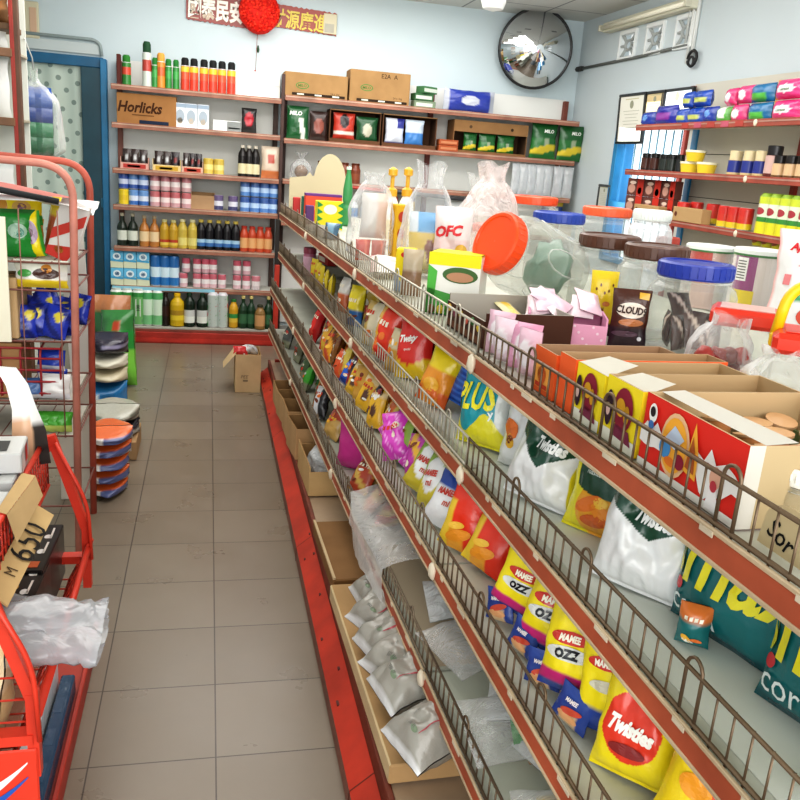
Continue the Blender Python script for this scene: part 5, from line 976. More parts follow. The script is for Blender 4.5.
gb(.025, -.34, Z2, .105, .18, .07, lambda u, v: '#dcae58' if u < -.35 else ('#c8281c' if v < -.6 or v > .7 else '#e0402a'), 'snack_bag', 'orange red round snack bag with a beige side on the second shelf', rz=-20, tilt=10, roll=8)
gb(.15, -.42, Z2, .11, .2, .05, lambda u, v: '#e6c82c' if v > -.1 else '#d87a2a', 'snack_bag', 'yellow and orange snack bag behind the red lettered bag', rz=0, tilt=10)
gb(.13, -.28, Z2, .11, .19, .05, lambda u, v: '#a82a2c', 'snack_bag', 'dark red snack bag between the round bag and the lettered bag', rz=0, tilt=10)
gb(.03, -.46, Z2, .065, .13, .04, lambda u, v: '#cbbf9a' if v > 0 else '#c89a3c', 'snack_bag', 'small beige and gold bag before the red lettered bag', rz=-25, tilt=12)
gb(.065, -.565, Z2, .13, .19, .07, lambda u, v: '#d9322a' if (v > -.62 + .3*abs(u)) else '#e8c424', 'snack_bag', 'red snack bag with white script and yellow foot on the second shelf', rz=-38, tilt=14, roll=-6, txt=[('Twisty', -.02, .60, .15, '#f6f2ec', .12, .35, .05, .8), ('special', 0, .44, .05, '#f2d8d0', .1, .2, .02)], ov=[(.1, .9, .2, .06, '#e8c424')])
gb(.115, -.68, Z2, .11, .2, .06, lambda u, v: '#e3e0d6' if (u*u+(v-.1)**2 < .55) else '#b8a89c', 'snack_bag', 'white snack bag with yellow spot beside the red lettered bag', rz=-30, tilt=14, ov=[(.0, .5, .22, .12, '#e6d040'), (.05, .8, .3, .06, '#c89aa0')])
gb(.045, -.82, Z2, .1, .15, .06, lambda u, v: '#f0d424' if v > .25 else ('#e8962a' if (abs(u) < .55 or v > -.5) else '#d8642a'), 'snack_bag', 'bright yellow and orange snack bag at the rail before the blue bag', rz=-35, tilt=16, roll=10, ov=[(.0, .35, .24, .12, '#f0b43c'), (.1, .2, .18, .09, '#e0702a')])
b = gb(.125, -.89, Z2, .15, .23, .05, lambda u, v: '#2450a8' if math.sin(v*34) > -.3 else '#3f74cc', 'snack_bag', 'tall pleated bright blue bag left of the teal bag', rz=-42, tilt=6, roll=14, wr=.25, nv=56)
tp = lambda u, v: ('#e6dc34' if v < -.42+.25*math.sin(u*4) else ('#1f9aa8' if u < .72 else '#d8dcd8'))
gb(.075, -1.13, Z2, .155, .225, .07, tp, 'snack_bag', 'teal snack bag with big yellow letters and yellow foot on the second shelf', rz=-30, tilt=10, roll=-3, nu=80, nv=88, txt=[('PLUS', -.06, .60, .34, '#f0e428', R_(6), .3, .03, .66), ('y', .3, .40, .10, '#e8f0f0', R_(10), .1, .02)], ov=[(.3, .86, .14, .05, '#c8cc5a')])
gb(.16, -1.16, Z2, .09, .21, .05, lambda u, v: '#d8d8da' if abs(u) > .4 else '#b8b4bc', 'snack_bag', 'silver back of a bag edged behind the teal bag', rz=20, tilt=8)
wh = '#e4e4e4'
gb(.125, -1.29, Z2, .17, .2, .09, lambda u, v: '#8a2f6a' if (v > .35 and v < .72 and abs(u-.1) < .5) else ('#c9c8cc' if v > .7 else wh), 'snack_bag', 'white snack bag with magenta mark next to the teal bag', rz=-28, tilt=14, wr=.3, nu=20, nv=22)
grn = '#1d4634'
gb(.075, -1.455, Z2, .165, .215, .09, lambda u, v: grn if (v > -.28+.6*abs(u-.05) and u < .8) else ('#e0cf2a' if u > .86 else wh), 'snack_bag', 'white and dark green lettered snack bag at the rail beside the magenta marked one', rz=-34, tilt=18, roll=4, wr=.28, nu=84, nv=90, txt=[('Twisties', .10, .60, .13, '#f0f0ee', -.05, .3, .05, .62)])
gb(.135, -1.60, Z2, .165, .22, .08, lambda u, v: '#e6d826' if (u < -.72 or v > .9) else (grn if v > -.05-.2*(1-u*u) else ('#e0a030' if (u*u*.8+(v+.5)**2 < .3) else '#dfd22c')), 'snack_bag', 'dark green bag with yellow edge and orange crisp picture', rz=-30, tilt=12, nu=84, nv=90, txt=[('Twisties', .06, .66, .14, '#f0f0ee', -.05, .3, .05, .62), ('roasted chicken', .0, .58, .045, '#d8e0d8', -.05, .1, .01, .8)], ov=[(-.1, .3, .2, .07, '#d8742a', .5), (.12, .24, .2, .07, '#e08a2c', -.4), (.0, .16, .2, .06, '#c8602a', .2), (.05, .34, .1, .05, '#e8b83c')])
gb(.10, -1.79, Z2, .17, .215, .09, lambda u, v: grn if (v > -.12+.45*abs(u-.1)) else ('#e0d326' if (u > .82 and v < .4) else wh), 'snack_bag', 'largest white snack bag with dark green lettered top nearest the teal bags', rz=-36, tilt=16, roll=2, wr=.3, nu=84, nv=90, txt=[('Twisties', .08, .62, .13, '#f0f0ee', -.05, .3, .05, .62)])
te = '#17696c'
for i, gy in enumerate((-1.745, -1.935, -2.13)):
    gb(.15, gy, Z2, .195, .205, .06, lambda u, v: '#0f4f56' if v < -.86 else ('#1f7a78' if u > .9 else te), 'snack_bag', f'teal corn snack bag with giant yellow letters, {["farthest", "middle one", "nearest"][i]} of three on the second shelf', rz=-14, tilt=5, nu=22, nv=22, group='teal corn snack bags', txt=[('smax', .03, .56, .40, '#e6da2c', R_(3), .25, .015, .74), ('corn', -.22, .17, .12, '#dfe8e6', R_(2), 0, .0)], ov=[(-.42, .3, .05, .05, '#c8343c')])
gb(.105, -1.93, Z2, .045, .06, .04, lambda u, v: '#1a6e70' if v < .3 else '#d87a3a', 'snack_bag', 'small folded teal packet with orange top before the middle teal bag', rz=-50, tilt=4, nu=8, nv=10)
gb(.09, -2.235, Z2, .07, .09, .05, lambda u, v: '#1a6a6c' if abs(u) > .3 else '#e0703a', 'snack_bag', 'teal packet with orange end at the near end of the second shelf', rz=-40, tilt=6, nu=10, nv=10)
b = MB()
for a, c in ((-1.24, -2.49), (-.005, -1.235)): gbox(b, .03, .455, c, a, Z2-.0005, Z2+.0006, '#d3d6cd')
solo('shelf_liner', b, 'matte', 'pale grey liner sheet covering the second gondola shelf', 'liner')

# third shelf
for i, (gx, gy, rz, rl) in enumerate([(-.0, .93, -15, 14), (.07, .80, -5, -8), (.02, .70, -30, 10), (.15, .72, 20, -12), (.14, .95, 0, 5)]): gb(gx, gy, Z3, .085, .19, .05, lambda u, v: '#d42a22' if abs(u+.1) < .6 else '#a81c1c', 'red_snack_bag', f'{ORD[i]} plain red bag from the far end of the third gondola shelf', rz=rz, tilt=12, roll=rl, nu=12, nv=16, group='plain red bags')
b = MB(); c = carton(.13, .02, .2, '#c3a887'); solo('cardboard_divider', c, 'card', 'brown cardboard divider behind the plain red bags', 'cardboard', tuple(G(.16, 1.12, up(Z3))), (0, 0, GRZ-1.2))
oy = lambda u, v: '#e0a02c' if math.sin(u*5+v*4) > .1 else ('#c8502a' if v < 0 else '#7a4a24')
for i, (gx, gy, rz) in enumerate([(.0, .53, -20), (.06, .46, 10), (.12, .53, -5), (.17, .42, 15)]): gb(gx, gy, Z3, .1, .16, .05, oy, 'crisp_bag', f'{ORD[i]} orange and gold crisp bag from the aisle after the red bags', rz=rz, tilt=24, roll=10*(i % 2)-5, nu=14, nv=14, group='orange and gold crisp bags')
gb(.005, .30, Z3, .075, .12, .05, lambda u, v: '#d8582c', 'crisp_bag', 'small orange crisp bag at the rail of the third shelf', rz=-20, tilt=20, nu=10, nv=10)
for i, (gx, gy, cc) in enumerate([(.07, .30, '#22242c'), (.13, .24, '#2a2c3c'), (.19, .30, '#1f2438'), (.10, .14, '#26282e'), (.2, .12, '#23283c')]): gb(gx, gy, Z3, .11, .15, .05, lambda u, v: '#d8d8d8' if (u*u+(v-.3)**2 < .05) else ('#c87a2c' if v > .8 else cc), 'dark_snack_bag', f'{ORD[i]} black snack bag from the far end in the dark cluster', rz=-25+18*i, tilt=26, nu=12, nv=12, group='black snack bags')
gb(.01, .16, Z3, .075, .10, .06, lambda u, v: '#2a62c8' if v > -.5 else '#1a3a8a', 'snack_bag', 'small shiny blue bag at the rail of the third shelf', rz=-30, tilt=22, roll=15, nu=12, nv=12)
yb = lambda u, v: '#5a3a2c' if ((u-.1)**2+(v+.2)**2 < .12) else ('#ead2a0' if abs(v-.62) < .1 else '#e0b02c')
for i, (gx, gy, rz, rl) in enumerate([(.012, .03, -30, 10), (.04, -.07, -10, -12), (.012, -.15, -35, 14), (.10, -.02, 10, 5), (.09, -.19, -20, -14), (.03, -.26, 5, 8), (.13, -.31, -30, -5), (.07, -.36, 15, 12), (.012, -.35, -25, -10), (.16, -.16, 0, 20), (.16, -.43, 20, -16)]): gb(gx, gy, Z3, .085, .14, .05, yb, 'yellow_snack_bag', f'{ORD[i]} yellow and brown snack bag of the jumble on the third shelf', rz=rz, tilt=20, roll=rl, nu=14, nv=14, group='yellow and brown snack bags')
for i, (gx, gy, rz, rl, cc) in enumerate([(.01, -.53, -25, 35, '#e06ad0'), (.012, -.66, -45, -20, '#d84ac0'), (.02, -.77, -30, 25, '#cc46b4'), (.15, -.66, 0, 30, '#b83aa0'), (.16, -.56, 15, -25, '#c850b0')]): gb(gx, gy, Z3, .1, .15, .055, lambda u, v: '#f0a8e6' if math.sin(u*9+v*7) > .86 else cc, 'foil_bag', f'{ORD[i]} shiny magenta foil bag from the far end beside the yellow jumble', rz=rz, tilt=22, roll=rl, nu=16, nv=16, group='magenta foil bags', wr=.4)
wg = lambda u, v: wh if (u*u+(v-.1)**2 < .4) else ('#8aa83a' if v > -.1 else '#c9b83c')
wb = lambda u, v: '#e2e2e4' if v < .25 else ('#2a4a9a' if v < .75 else '#c9c034')
for i, (gx, gy, rz, rl, cf, lab) in enumerate([(.012, -.88, -30, 12, wg, 'white and green noodle snack bag, farther of two at the rail'), (.015, -.985, -20, -8, wg, 'white and green noodle snack bag, nearer of two at the rail'), (.15, -.88, -5, 5, wg, 'white and green noodle snack bag deeper behind the other two'), (.13, -1.0, 5, -10, wb, 'white and navy snack bag deeper behind the navy ones'), (.012, -1.09, -35, 8, wb, 'white and navy snack bag with yellow corner at the rail'), ]):
    gb(gx, gy, Z3, .125, .165, .06, cf, 'noodle_snack_bag', lab, rz=rz, tilt=26, roll=rl, nu=18, nv=20, txt=[('MAMEE', -.04, .56, .11, '#b8443a', .1, .2, .06, .8), ('mi', .05, .40, .10, '#b85a4a', .1, .2, .04)], group='white noodle snack bags')
for i, (gx, gy, rz) in enumerate([(.1, -1.13, 20), (.17, -1.2, 30)]): gb(gx, gy, Z3, .07, .15, .04, lambda u, v: '#e0a83a' if v > .2 else '#7a2a4a', 'snack_bag', f'{["front", "back"][i]} small orange and purple bag behind the red snack bags', rz=rz, tilt=10, nu=10, nv=12)
rd = lambda u, v: '#e8c43a' if (u < -.55 and v < .3) else ('#e8a02c' if v < -.45 and u < .3 else ('#c82a1c' if v > .85 else '#e2381f'))
for i, (gx, gy, rz, rl, tl) in enumerate([(.055, -1.225, -38, 6, 16), (.075, -1.32, -30, 10, 20), (.13, -1.26, -15, -5, 14), (.155, -1.36, -10, 4, 14), (.2, -1.42, 0, 12, 18)]): gb(gx-.035, gy+.02, Z3, .13, .2, .055, rd, 'red_snack_bag', f'{ORD[i]} red and yellow crisp bag from the far end beside the yellow bags', rz=rz, tilt=tl, roll=rl, nu=18, nv=22, group='red and yellow crisp bags', ov=[(.0, .22, .3, .08, '#e8962a', .4), (-.1, .34, .2, .05, '#f0c048', .3)])
ye = '#ecd81f'
def mam(u, v): return ('#c82f7a' if v < -.55 else ye) if v > -.82 else '#2f4a9a'
L3 = [(.075, -1.46, -40, 10, 16, 'first yellow bag with red name tag after the red crisp bags'), (.085, -1.575, -36, 4, 20, 'second yellow bag with red name tag along the rail'), (.185, -1.56, -20, -12, 16, 'yellow bag with red name tag behind the second one'), (.075, -1.70, -34, -6, 20, 'yellow bag with magenta foot and red name tag along the rail'), (.17, -1.69, -25, 14, 18, 'yellow bag with red name tag behind the magenta footed one'), (.215, -1.80, -18, -4, 14, 'yellow bag with red name tag deepest of the near group')]
for gx, gy, rz, rl, tl, lab in L3:
    o = gb(gx-.042, gy-.055, Z3, .155, .215, .07, mam, 'yellow_snack_bag', lab, rz=rz, tilt=tl, roll=rl, nu=22, nv=30, group='yellow name tag bags', txt=[('MAMEE', .0, .60, .08, '#f2ead8', R_(4), .1, .05, .8), ('OZZ', .0, .43, .11, '#1f1f24', R_(4), .2, .06)], ov=[(.0, .60, .32, .072, '#c83a30', .05), (.0, .43, .36, .08, '#d8d8d4', .05)], dz=.02)
for i, (gx, gy, rz, rl) in enumerate([(.10, -1.47, -14, 8), (.105, -1.59, -25, -10), (.10, -1.72, -20, 10), (.2, -1.66, 0, 6), (.2, -1.92, -15, -8), (.11, -1.85, -30, 6), (.05, -1.845, -34, -8)]):
    gb(gx, gy, Z3, .125, .2, .05, lambda u, v: ye if v > -.55 else '#2f4a9a', 'yellow_snack_bag', f'{ORD[i]} plain yellow bag from the far end filling the back of the third shelf', rz=rz, tilt=14, roll=rl, nu=16, nv=18, group='plain yellow bags', txt=[('MAMEE', .0, .72, .07, '#f2ead8', R_(4), .1, .05, .8)], ov=[(.0, .72, .3, .064, '#c83a30', .05), (.05, .5, .3, .06, '#c9c4b0', .1)], dz=.01)
for i, (gx, gy, rz, rl, c1, c2) in enumerate([(.1, .60, 0, 8, '#d83a2a', '#e8a02c'), (.22, .28, 10, -8, '#c8782a', '#3a2a20'), (.24, -.06, 0, 12, '#d8a02c', '#6a4a2a'), (.24, -.32, -10, -10, '#c89a2c', '#e8d8a0'), (.13, -.50, -10, 15, '#e0b43a', '#5a3a24'), (.22, -.72, 5, -12, '#c040a0', '#e8a0d8'), (.10, -.86, -15, 10, '#b84a9a', '#d8c0d8'), (.24, -.96, 0, 8, '#3a5aa8', '#e4e4e4'), (.08, .06, -20, -14, '#2a2c38', '#d88a2c'), (.16, -.12, 5, 10, '#e0b02c', '#7a4a2a'), (.09, -.26, -15, 6, '#e6b832', '#f0dca0')]):
    gb(gx, gy, Z3, .12, .19, .05, lambda u, v: c1 if math.sin(u*3+v*2.5+i) > -.45 else c2, 'snack_bag', f'{ORD[i]} assorted crisp bag from the far end piled in the back of the third shelf', rz=rz, tilt=18, roll=rl, nu=14, nv=16, group='assorted bags on the third shelf')
nv_ = lambda u, v: '#2a4490' if v > -.2 or abs(u) > .5 else '#d8b890'
for i, (gx, gy, rz, rl) in enumerate([(.015, -1.50, -30, -12), (.015, -1.60, -20, 8), (.015, -1.70, -35, -6), (.015, -1.80, -25, 10)]): gb(gx-.004, gy-.0, Z3, .075, .066, .022, nv_, 'navy_snack_bag', f'{ORD[i]} navy blue packet from the far end tucked behind the third shelf rail', rz=rz, tilt=12, roll=rl, nu=14, nv=14, group='navy packets', txt=[('MAMEE', -.02, .72, .12, '#e8e0e0', .1, .2, .05, .8)], ov=[(.05, .45, .3, .1, '#c8503a', .3), (.0, .25, .3, .12, '#d8a070')])
tw = lambda u, v: '#e0402a' if ((u+.1)**2*.8+(v+.15)**2*1.3 < .42) else ('#e8962a' if (u*u+(v-.62)**2*2 < .2) else '#efd920')
gb(.05, -1.93, Z3, .15, .205, .07, tw, 'snack_bag', 'yellow bag with red blot and white script nearest on the third shelf', rz=-36, tilt=22, roll=-4, nu=84, nv=90, txt=[('Twisties', -.03, .42, .14, '#f6f2ea', R_(-6), .25, .06, .72)], ov=[(-.05, .78, .2, .08, '#f0c43c'), (-.05, .24, .22, .05, '#8a2a2a')])
for i, (gx, gy, rz, rl) in enumerate([(.16, -1.945, -25, -6), (.085, -2.02, -35, 6), (.22, -2.02, -10, 8), (.16, -2.12, -25, -4), (.25, -2.13, -5, 6)]): gb(gx-.02, gy-.03, Z3, .14, .21, .06, lambda u, v: '#d8502a' if (u > .35 and v < .5) or (u*u+(v-.1)**2 < .14) else '#ecce22', 'snack_bag', f'{ORD[i]} yellow and red crisp bag beyond the lettered yellow bag', rz=rz, tilt=16, roll=rl, nu=16, nv=18, group='near yellow and red bags', ov=[(-.1, .5, .2, .1, '#e89a2a')])
gb(.30, -1.52, Z3, .16, .17, .06, lambda u, v: '#7a1c1a', 'snack_bag', 'dark red bag lying deep behind the red crisp bags', rz=0, tilt=10)

pal3 = ['#d8a22c', '#c8402a', '#e2b83a', '#7a3a24', '#d86a2c', '#2c2c38', '#c8983c', '#a82a2a', '#e0c85a', '#8a5a2c']
for i in range(26):
    gy = .66-.062*i; c1, c2 = pal3[(i*3) % 10], pal3[(i*7+2) % 10]
    if gy < -.5: c1, c2 = [('#c040a8', '#e0b03a'), ('#8aa83a', '#e0e0dc'), ('#2a4a9a', '#dcdce0'), ('#d8402a', '#e8b03a')][i % 4]
    gb(.02+.05*(i % 3), gy, Z3, .095, .145, .045, lambda u, v: c1 if math.sin(u*3.3+v*2.7+i*1.7) > -.5 else c2, 'snack_bag', f'{ORD[i % 12]} small mixed snack bag of the {["far", "middle", "near"][min(2, i//12)]} run along the third shelf', rz=-22+13*(i % 4), tilt=16+6*(i % 3), roll=-14+9*(i % 4), nu=12, nv=12, group='mixed small bags on the third shelf', dz=.018*(i % 3))
for i in range(9):
    gy = .30-.17*i; c1, c2 = [('#d8b83a', '#b83a2a'), ('#c8382a', '#e8d0a0'), ('#e2c02c', '#3a2a24'), ('#c8702a', '#e8c04a')][i % 4]
    gb(.12+.09*(i % 2), gy, Z2, .13, .19, .05, lambda u, v: c1 if math.sin(u*2.7+v*3.1+i) > -.4 else c2, 'snack_bag', f'{ORD[i]} mixed crisp bag from the far end in the back row of the second shelf', rz=-20+9*(i % 3), tilt=10, roll=-8+8*(i % 3), nu=14, nv=14, group='back row bags on the second shelf')
for i in range(12):
    gy = 1.85-.17*i; c1, c2 = [('#5a6a4a', '#b8b49a'), ('#8a7a4a', '#c8a86a'), ('#4a5a5a', '#a8a8a0'), ('#a8743a', '#e0c890')][i % 4]
    gb(.09+.08*(i % 2), gy, Z4, .13, .18, .05, lambda u, v: c1 if math.sin(u*2.7+v*3.1+i) > -.4 else c2, 'snack_bag', f'{ORD[i]} dull bag from the far end in the back row of the fourth shelf', rz=-15+9*(i % 3), tilt=12, roll=-8+8*(i % 3), nu=12, nv=12, group='back row bags on the fourth shelf')
# fourth shelf
W4g = 'the fourth gondola shelf'
for i, (gx, gy, cf) in enumerate([(.0, 1.95, '#5a5c58'), (.02, 1.6, '#6a6a52'), (.01, 1.25, '#4f6a44'), (-.005, 1.05, '#4aa83a'), (.05, 1.0, '#3a6a3a')]): gb(gx, gy, Z4, .09, .12, .05, lambda u, v: cf if v > -.2 else '#8a8a70', 'small_packet', f'{ORD[i]} dull green packet from the far end of {W4g}', rz=-20+8*i, tilt=15, nu=10, nv=10, group='green packets')
gb(.0, .68, Z4, .1, .17, .05, lambda u, v: '#c8822c' if math.sin(u*4-v*3) > -.3 else '#7a4a24', 'snack_bag', 'orange crinkled bag on the fourth gondola shelf', rz=-25, tilt=14, roll=6)
gb(-.01, .58, Z4, .08, .14, .05, lambda u, v: '#dcdce0' if u < .35 else '#26262a', 'snack_bag', 'white and black bag beside the orange crinkled bag', rz=-30, tilt=16, roll=-8)
gb(.0, .34, Z4, .11, .13, .06, lambda u, v: '#d0a860' if v < .3 else '#b8442c', 'snack_bag', 'tan bag with red top before the magenta pack', rz=-20, tilt=24)
gb(.03, .0, Z4, .15, .215, .07, lambda u, v: '#c83a8e' if u < .75 else '#b89ac0', 'magenta_pack', 'large magenta soft pack standing on the fourth gondola shelf', rz=-45, tilt=4, cat='pack', wr=.08)
for i, (gx, gy, cc) in enumerate([(.0, -.22, '#b8482c'), (.07, -.18, '#c9a53c'), (.05, -.32, '#c83f28'), (.0, -.38, '#d0662e'), (.11, -.36, '#b83028'), (.04, -.48, '#c23a2a')]): gb(gx, gy, Z4, .1, .12, .05, lambda u, v: cc if math.sin(u*3+v*5) > -.4 else '#d8b45a', 'crisp_bag', f'{ORD[i]} red and gold crisp bag from the magenta pack on {W4g}', rz=-30+20*i, tilt=35, nu=12, nv=12, group='red and gold crisp bags')
def drape(u, v):
    gy = -.42-.50*u+.02*math.sin(v*7); s = v*.42-.10          # across the shelf, hanging over the rail
    wob = .022*noise.noise(Vector((u*3, v*3.5, 3)))+.004*noise.noise(Vector((u*11, v*10, 1)))
    if s < 0: return G(-.062-.02*math.sin(u*3)+wob*.6, gy, .36+.075+s*.9+wob)
    return G(-.062+s*.9, gy, .435+.045*math.sin(min(1, s/.3)*math.pi)+wob)
solo('plastic_sheet_bag', sheet(drape, 34, 34), 'bagclear', 'big crumpled clear plastic bag hanging over the fourth shelf rail', 'bag')
b = MB(); b.add([G(.02, -.80, .482), G(.02, -.86, .482), G(.085, -.865, .50), G(.085, -.805, .50)], [(0, 1, 2, 3)], '#e8c01c'); solo('yellow_tag', b, 'matte', 'yellow paper tag lying on the crumpled clear plastic bag', 'tag')
for i, (gx, gy, rz) in enumerate([(.17, -1.02, 10), (.13, -1.26, -15), (.20, -1.40, 25), (.11, -1.52, 5), (.22, -1.66, -20), (.12, -1.78, 10)]):
    gb(gx-.15, gy, Z4, .2, .24, .055, lambda u, v: '#ffffff', 'clear_pack', f'{ORD[i]} flat clear plastic pack from the hanging bag on {W4g}', rz=rz, tilt=82, m='bagmilky' if i % 2 == 0 else 'bagclear', cat='bag', group='flat clear packs', dz=.02, wr=.4)
    if i in (0, 2, 3): gb(gx-.06, gy-.01, Z4, .085, .09, .012, lambda u, v: '#2f9a3c' if math.sin(u*5+v*3) > -.2 else '#7ac07a', 'green_label', f'green printed sheet inside the {ORD[i]} flat clear pack', rz=rz+10, tilt=84, cat='label sheet', group='green printed sheets', dz=.045, nu=8, nv=8)
gb(.06, -1.56, Z4, .09, .1, .03, lambda u, v: '#c8a884', 'bread_piece', 'tan bun inside the fourth flat clear pack', rz=0, tilt=80, cat='bread', dz=.018, nu=10, nv=10)
gb(.04, -1.72, Z4, .07, .08, .02, lambda u, v: '#d8b83a' if u*u+v*v > .3 else '#a8542c', 'yellow_label', 'round yellow label inside the nearest clear pack', rz=0, tilt=80, cat='label sheet', dz=.02, nu=10, nv=10)
b = MB(); gbox(b, -.02, .40, -1.235, -.62, Z4-.0005, Z4+.0008, '#b3a48e'); gbox(b, -.02, .40, -2.2, -1.26, Z4-.0005, Z4+.0008, '#c3c6b8'); solo('shelf_liner', b, 'matte', 'worn beige and grey liner sheet on the fourth gondola shelf', 'liner')

# base deck: open cartons, packed bags
CB = '#b8946a'
for i, (gy, h, l) in enumerate([(1.50, .11, .2), (1.27, .125, .2), (1.03, .14, .22), (.78, .14, .22)]):
    c = open_box(l, .26, h, '#c09c72', '#9a7850', .005); solo('open_carton', c, 'card', f'{ORD[i]} empty open brown carton from the far end on the gondola base', 'carton', tuple(G(.03, gy, up(ZD))), (0, 0, GRZ+R_(4*(i % 2))), 'open cartons on the base')
gb(.1, 2.2, ZD, .3, .2, .18, lambda u, v: '#8a6a5a', 'brown_sack', 'brown sack far back on the gondola base', tilt=6, cat='sack')
c = open_box(.34, .27, .10, '#c8a878', '#a88458', .005, front=.12); solo('open_carton', c, 'card', 'tan open carton holding the cloudy clear bag on the base', 'carton', tuple(G(.045, .42, up(ZD))), (0, 0, GRZ))
b = crinkled(.20, .26, .155, 21, .5, belly=.6, tie=.92); solo('plastic_bag', b, 'bagmilky', 'cloudy clear bag with green print in the tan open carton', 'bag', tuple(G(.045, .42, up(ZD)+.006)), (0, 0, .3))
for i in range(6):
    b = MB(); b.blob((0, 0, .03), .045, .04, .03, ['#d8d2c2', '#c9c3b0', '#e0dccf'][i % 3], 8, .3, i); solo('wrapped_bun', b, 'film', f'{ORD[i]} pale wrapped bun inside the cloudy bag with green print', 'bun', tuple(G(.04+.07*(i % 2), .35+.07*(i//2), up(ZD)+.012)), group='wrapped buns')
b = gb(.0, .40, ZD, .05, .06, .01, lambda u, v: '#2f8a3a', 'green_label', 'dark green label inside the cloudy bag on the base', rz=0, tilt=30, cat='label sheet', dz=.09, nu=6, nv=6)
gb(.06, .10, ZD, .2, .17, .12, lambda u, v: '#d6d0c0', 'plastic_pack', 'pale glossy wrapped pack between the tan carton and the brown carton', rz=-10, tilt=40, m='bagmilky', cat='pack', wr=.35)
c = carton(.43, .42, .045, '#8a6844', .004, {'+z': '#8f6c48'}); c.box(-.215, .215, -.21, -.202, .045, .052, '#cdb692'); solo('flattened_carton', c, 'card', 'flat brown carton lying between the open cartons and the grey bags', 'carton', tuple(G(.09, -.30, up(ZD))), (0, 0, GRZ))
c = carton(.80, .42, .05, '#b9976c', .004, {'-y': '#d3bd96'}); solo('flattened_carton', c, 'card', 'long flat brown carton under the grey white paper bags', 'carton', tuple(G(.075, -.95, up(ZD))), (0, 0, GRZ))
gw = lambda u, v: '#dedfe0' if (v < -.82 or u < -.8) else ('#e2e2e0' if v > .78 else '#9d9a92')
for i, (gx, gy, rz, rl, tl) in enumerate([(.055, -.76, -10, 8, 70), (.045, -.89, -30, 4, 66), (.03, -.99, -12, -6, 72), (.04, -1.10, -28, 6, 68), (.02, -1.19, -8, -4, 74), (.025, -1.37, -18, 3, 72)]):
    b = gb(gx-.15, gy, ZD, .19, .22, .115, gw, 'paper_bag', f'{ORD[i]} grey white packed bag from the far end on the gondola base', rz=rz, tilt=tl, roll=rl, m='film', cat='bag', group='grey white packed bags', dz=.052, wr=.22, crimp=.03, nu=20, nv=22, txt=[('IIIII II', .05, .36, .07, '#6a6a64', 0, 0, .0), ('IIII III', -.12, .6, .05, '#8a8a84', 1.2, 0, .0)], ov=[(.14, .34, .07, .05, '#7a8a72'), (.26, .6, .012, .26, '#a8525a', -.1)])
# ------------------------------------------------------------------ shelf along the right wall
XF = 2.60
t = thing('shelving_unit', 'right wall shelving with red lips, sanitary packs and jars', 'shelf', (XR-.01, 2.2, 0)); Lw = t.location.copy()
ya = [3.34, 3.40, 3.02]; RW = [1.775, 1.505, 1.235, .96]
jy = onX(757, 122, XF).y
for i, z in enumerate(RW):
    y1 = ya[min(i, 2)]
    for a, c in ((1.35, jy-.003), (jy+.003, y1)):
        b = MB(); b.box(XF+.006, XR-.03, a, c, z-.012, z, '#cfc8b8', .001); b.xf(Matrix.Translation(-Lw)); s = obj('shelf', b, 'matte', t)
        b = MB(); b.box(XF-.006, XF+.006, a, c, z-.032, z+.004, '#a8503f', .002); b.box(XF-.008, XF-.006, a, c, z-.012, z-.004, '#b88a7c')
        if i == 0 and c > jy+.1:
            for q in range(5): y = jy+.1+q*.13; b.box(XF-.009, XF-.007, y, y+.07, z-.028, z+.0, '#c05a70' if q % 2 else '#b8463c')
        b.xf(Matrix.Translation(-Lw)); obj('lip', b, 'rust', s)
    b = MB(); b.blob((XF-.008, jy, z-.014), .008, .014, .018, '#e0d4bc', 6, .2, i); b.xf(Matrix.Translation(-Lw)); obj('joint_clip', b, 'matte', t)
py_ = onX(692, 87, XR-.04).y
b = MB(); b.box(XR-.018, XR-.012, 1.35, py_, .5, 2.03, '#cbc7ba', .001); b.xf(Matrix.Translation(-Lw)); obj('back_panel', b, 'matte', t)
for y in (py_, jy-.05, 1.4): b = MB(); b.box(XR-.04, XR-.012, y-.018, y+.018, 0, 2.02, '#a03a2c', .003); b.xf(Matrix.Translation(-Lw)); obj('upright', b, 'rust', t)
for z in (1.62, 1.37): b = MB(); b.box(XR-.020, XR-.0175, 1.35, py_, z, z+.004, '#4a4a44'); b.xf(Matrix.Translation(-Lw)); obj('panel_seam', b, 'matte', t)
def wyp(px, py, X=2.66): return onX(px, py, X).y
def wbox(xa, xb, z, h, cols, nm, lab, deco=None, X=2.67, d=.1, soft=True, group=None, cat='pack', dz=0):
    y0, y1 = wyp(xb, 130, X), wyp(xa, 130, X); w = abs(y1-y0)*.985
    if soft:
        g = bag(w, h, d*.8, cols, seed=xa*.37, nu=14, nv=14, wr=.12, crimp=.02, pinch=.02)
        if deco: deco(g, w, h)
        return solo(nm, g, 'film', lab, cat, (X+.0, (y0+y1)/2, z+.0015+dz), (0, 0, -math.pi/2), group)
    c = carton(w, d, h, cols)
    if deco: deco(c, w, h)
    return solo(nm, c, 'matte', lab, cat, (X+d/2-.04, (y0+y1)/2, z+.0015+dz), (0, 0, -math.pi/2), group)
bl = lambda u, v: '#6a9ad8' if ((u-.1)**2+(v-.1)**2*.6 < .12) else '#2a3f9a'
bp = lambda u, v: '#8a3a9a' if (abs(v+.1) < .35 and abs(u) < .6) else '#2a2f96'
bg = lambda u, v: '#b8c06a' if (abs(v+.2) < .28 and abs(u) < .75) else '#1f4aa8'
bg2 = lambda u, v: '#58b04a' if (v < -.05 and u*u+(v+.4)**2 < .45) else '#1f6a9a'
pk = lambda u, v: '#ecdfe4' if (u*u*1.2+(v+.1)**2 < .28) else '#d8427c'
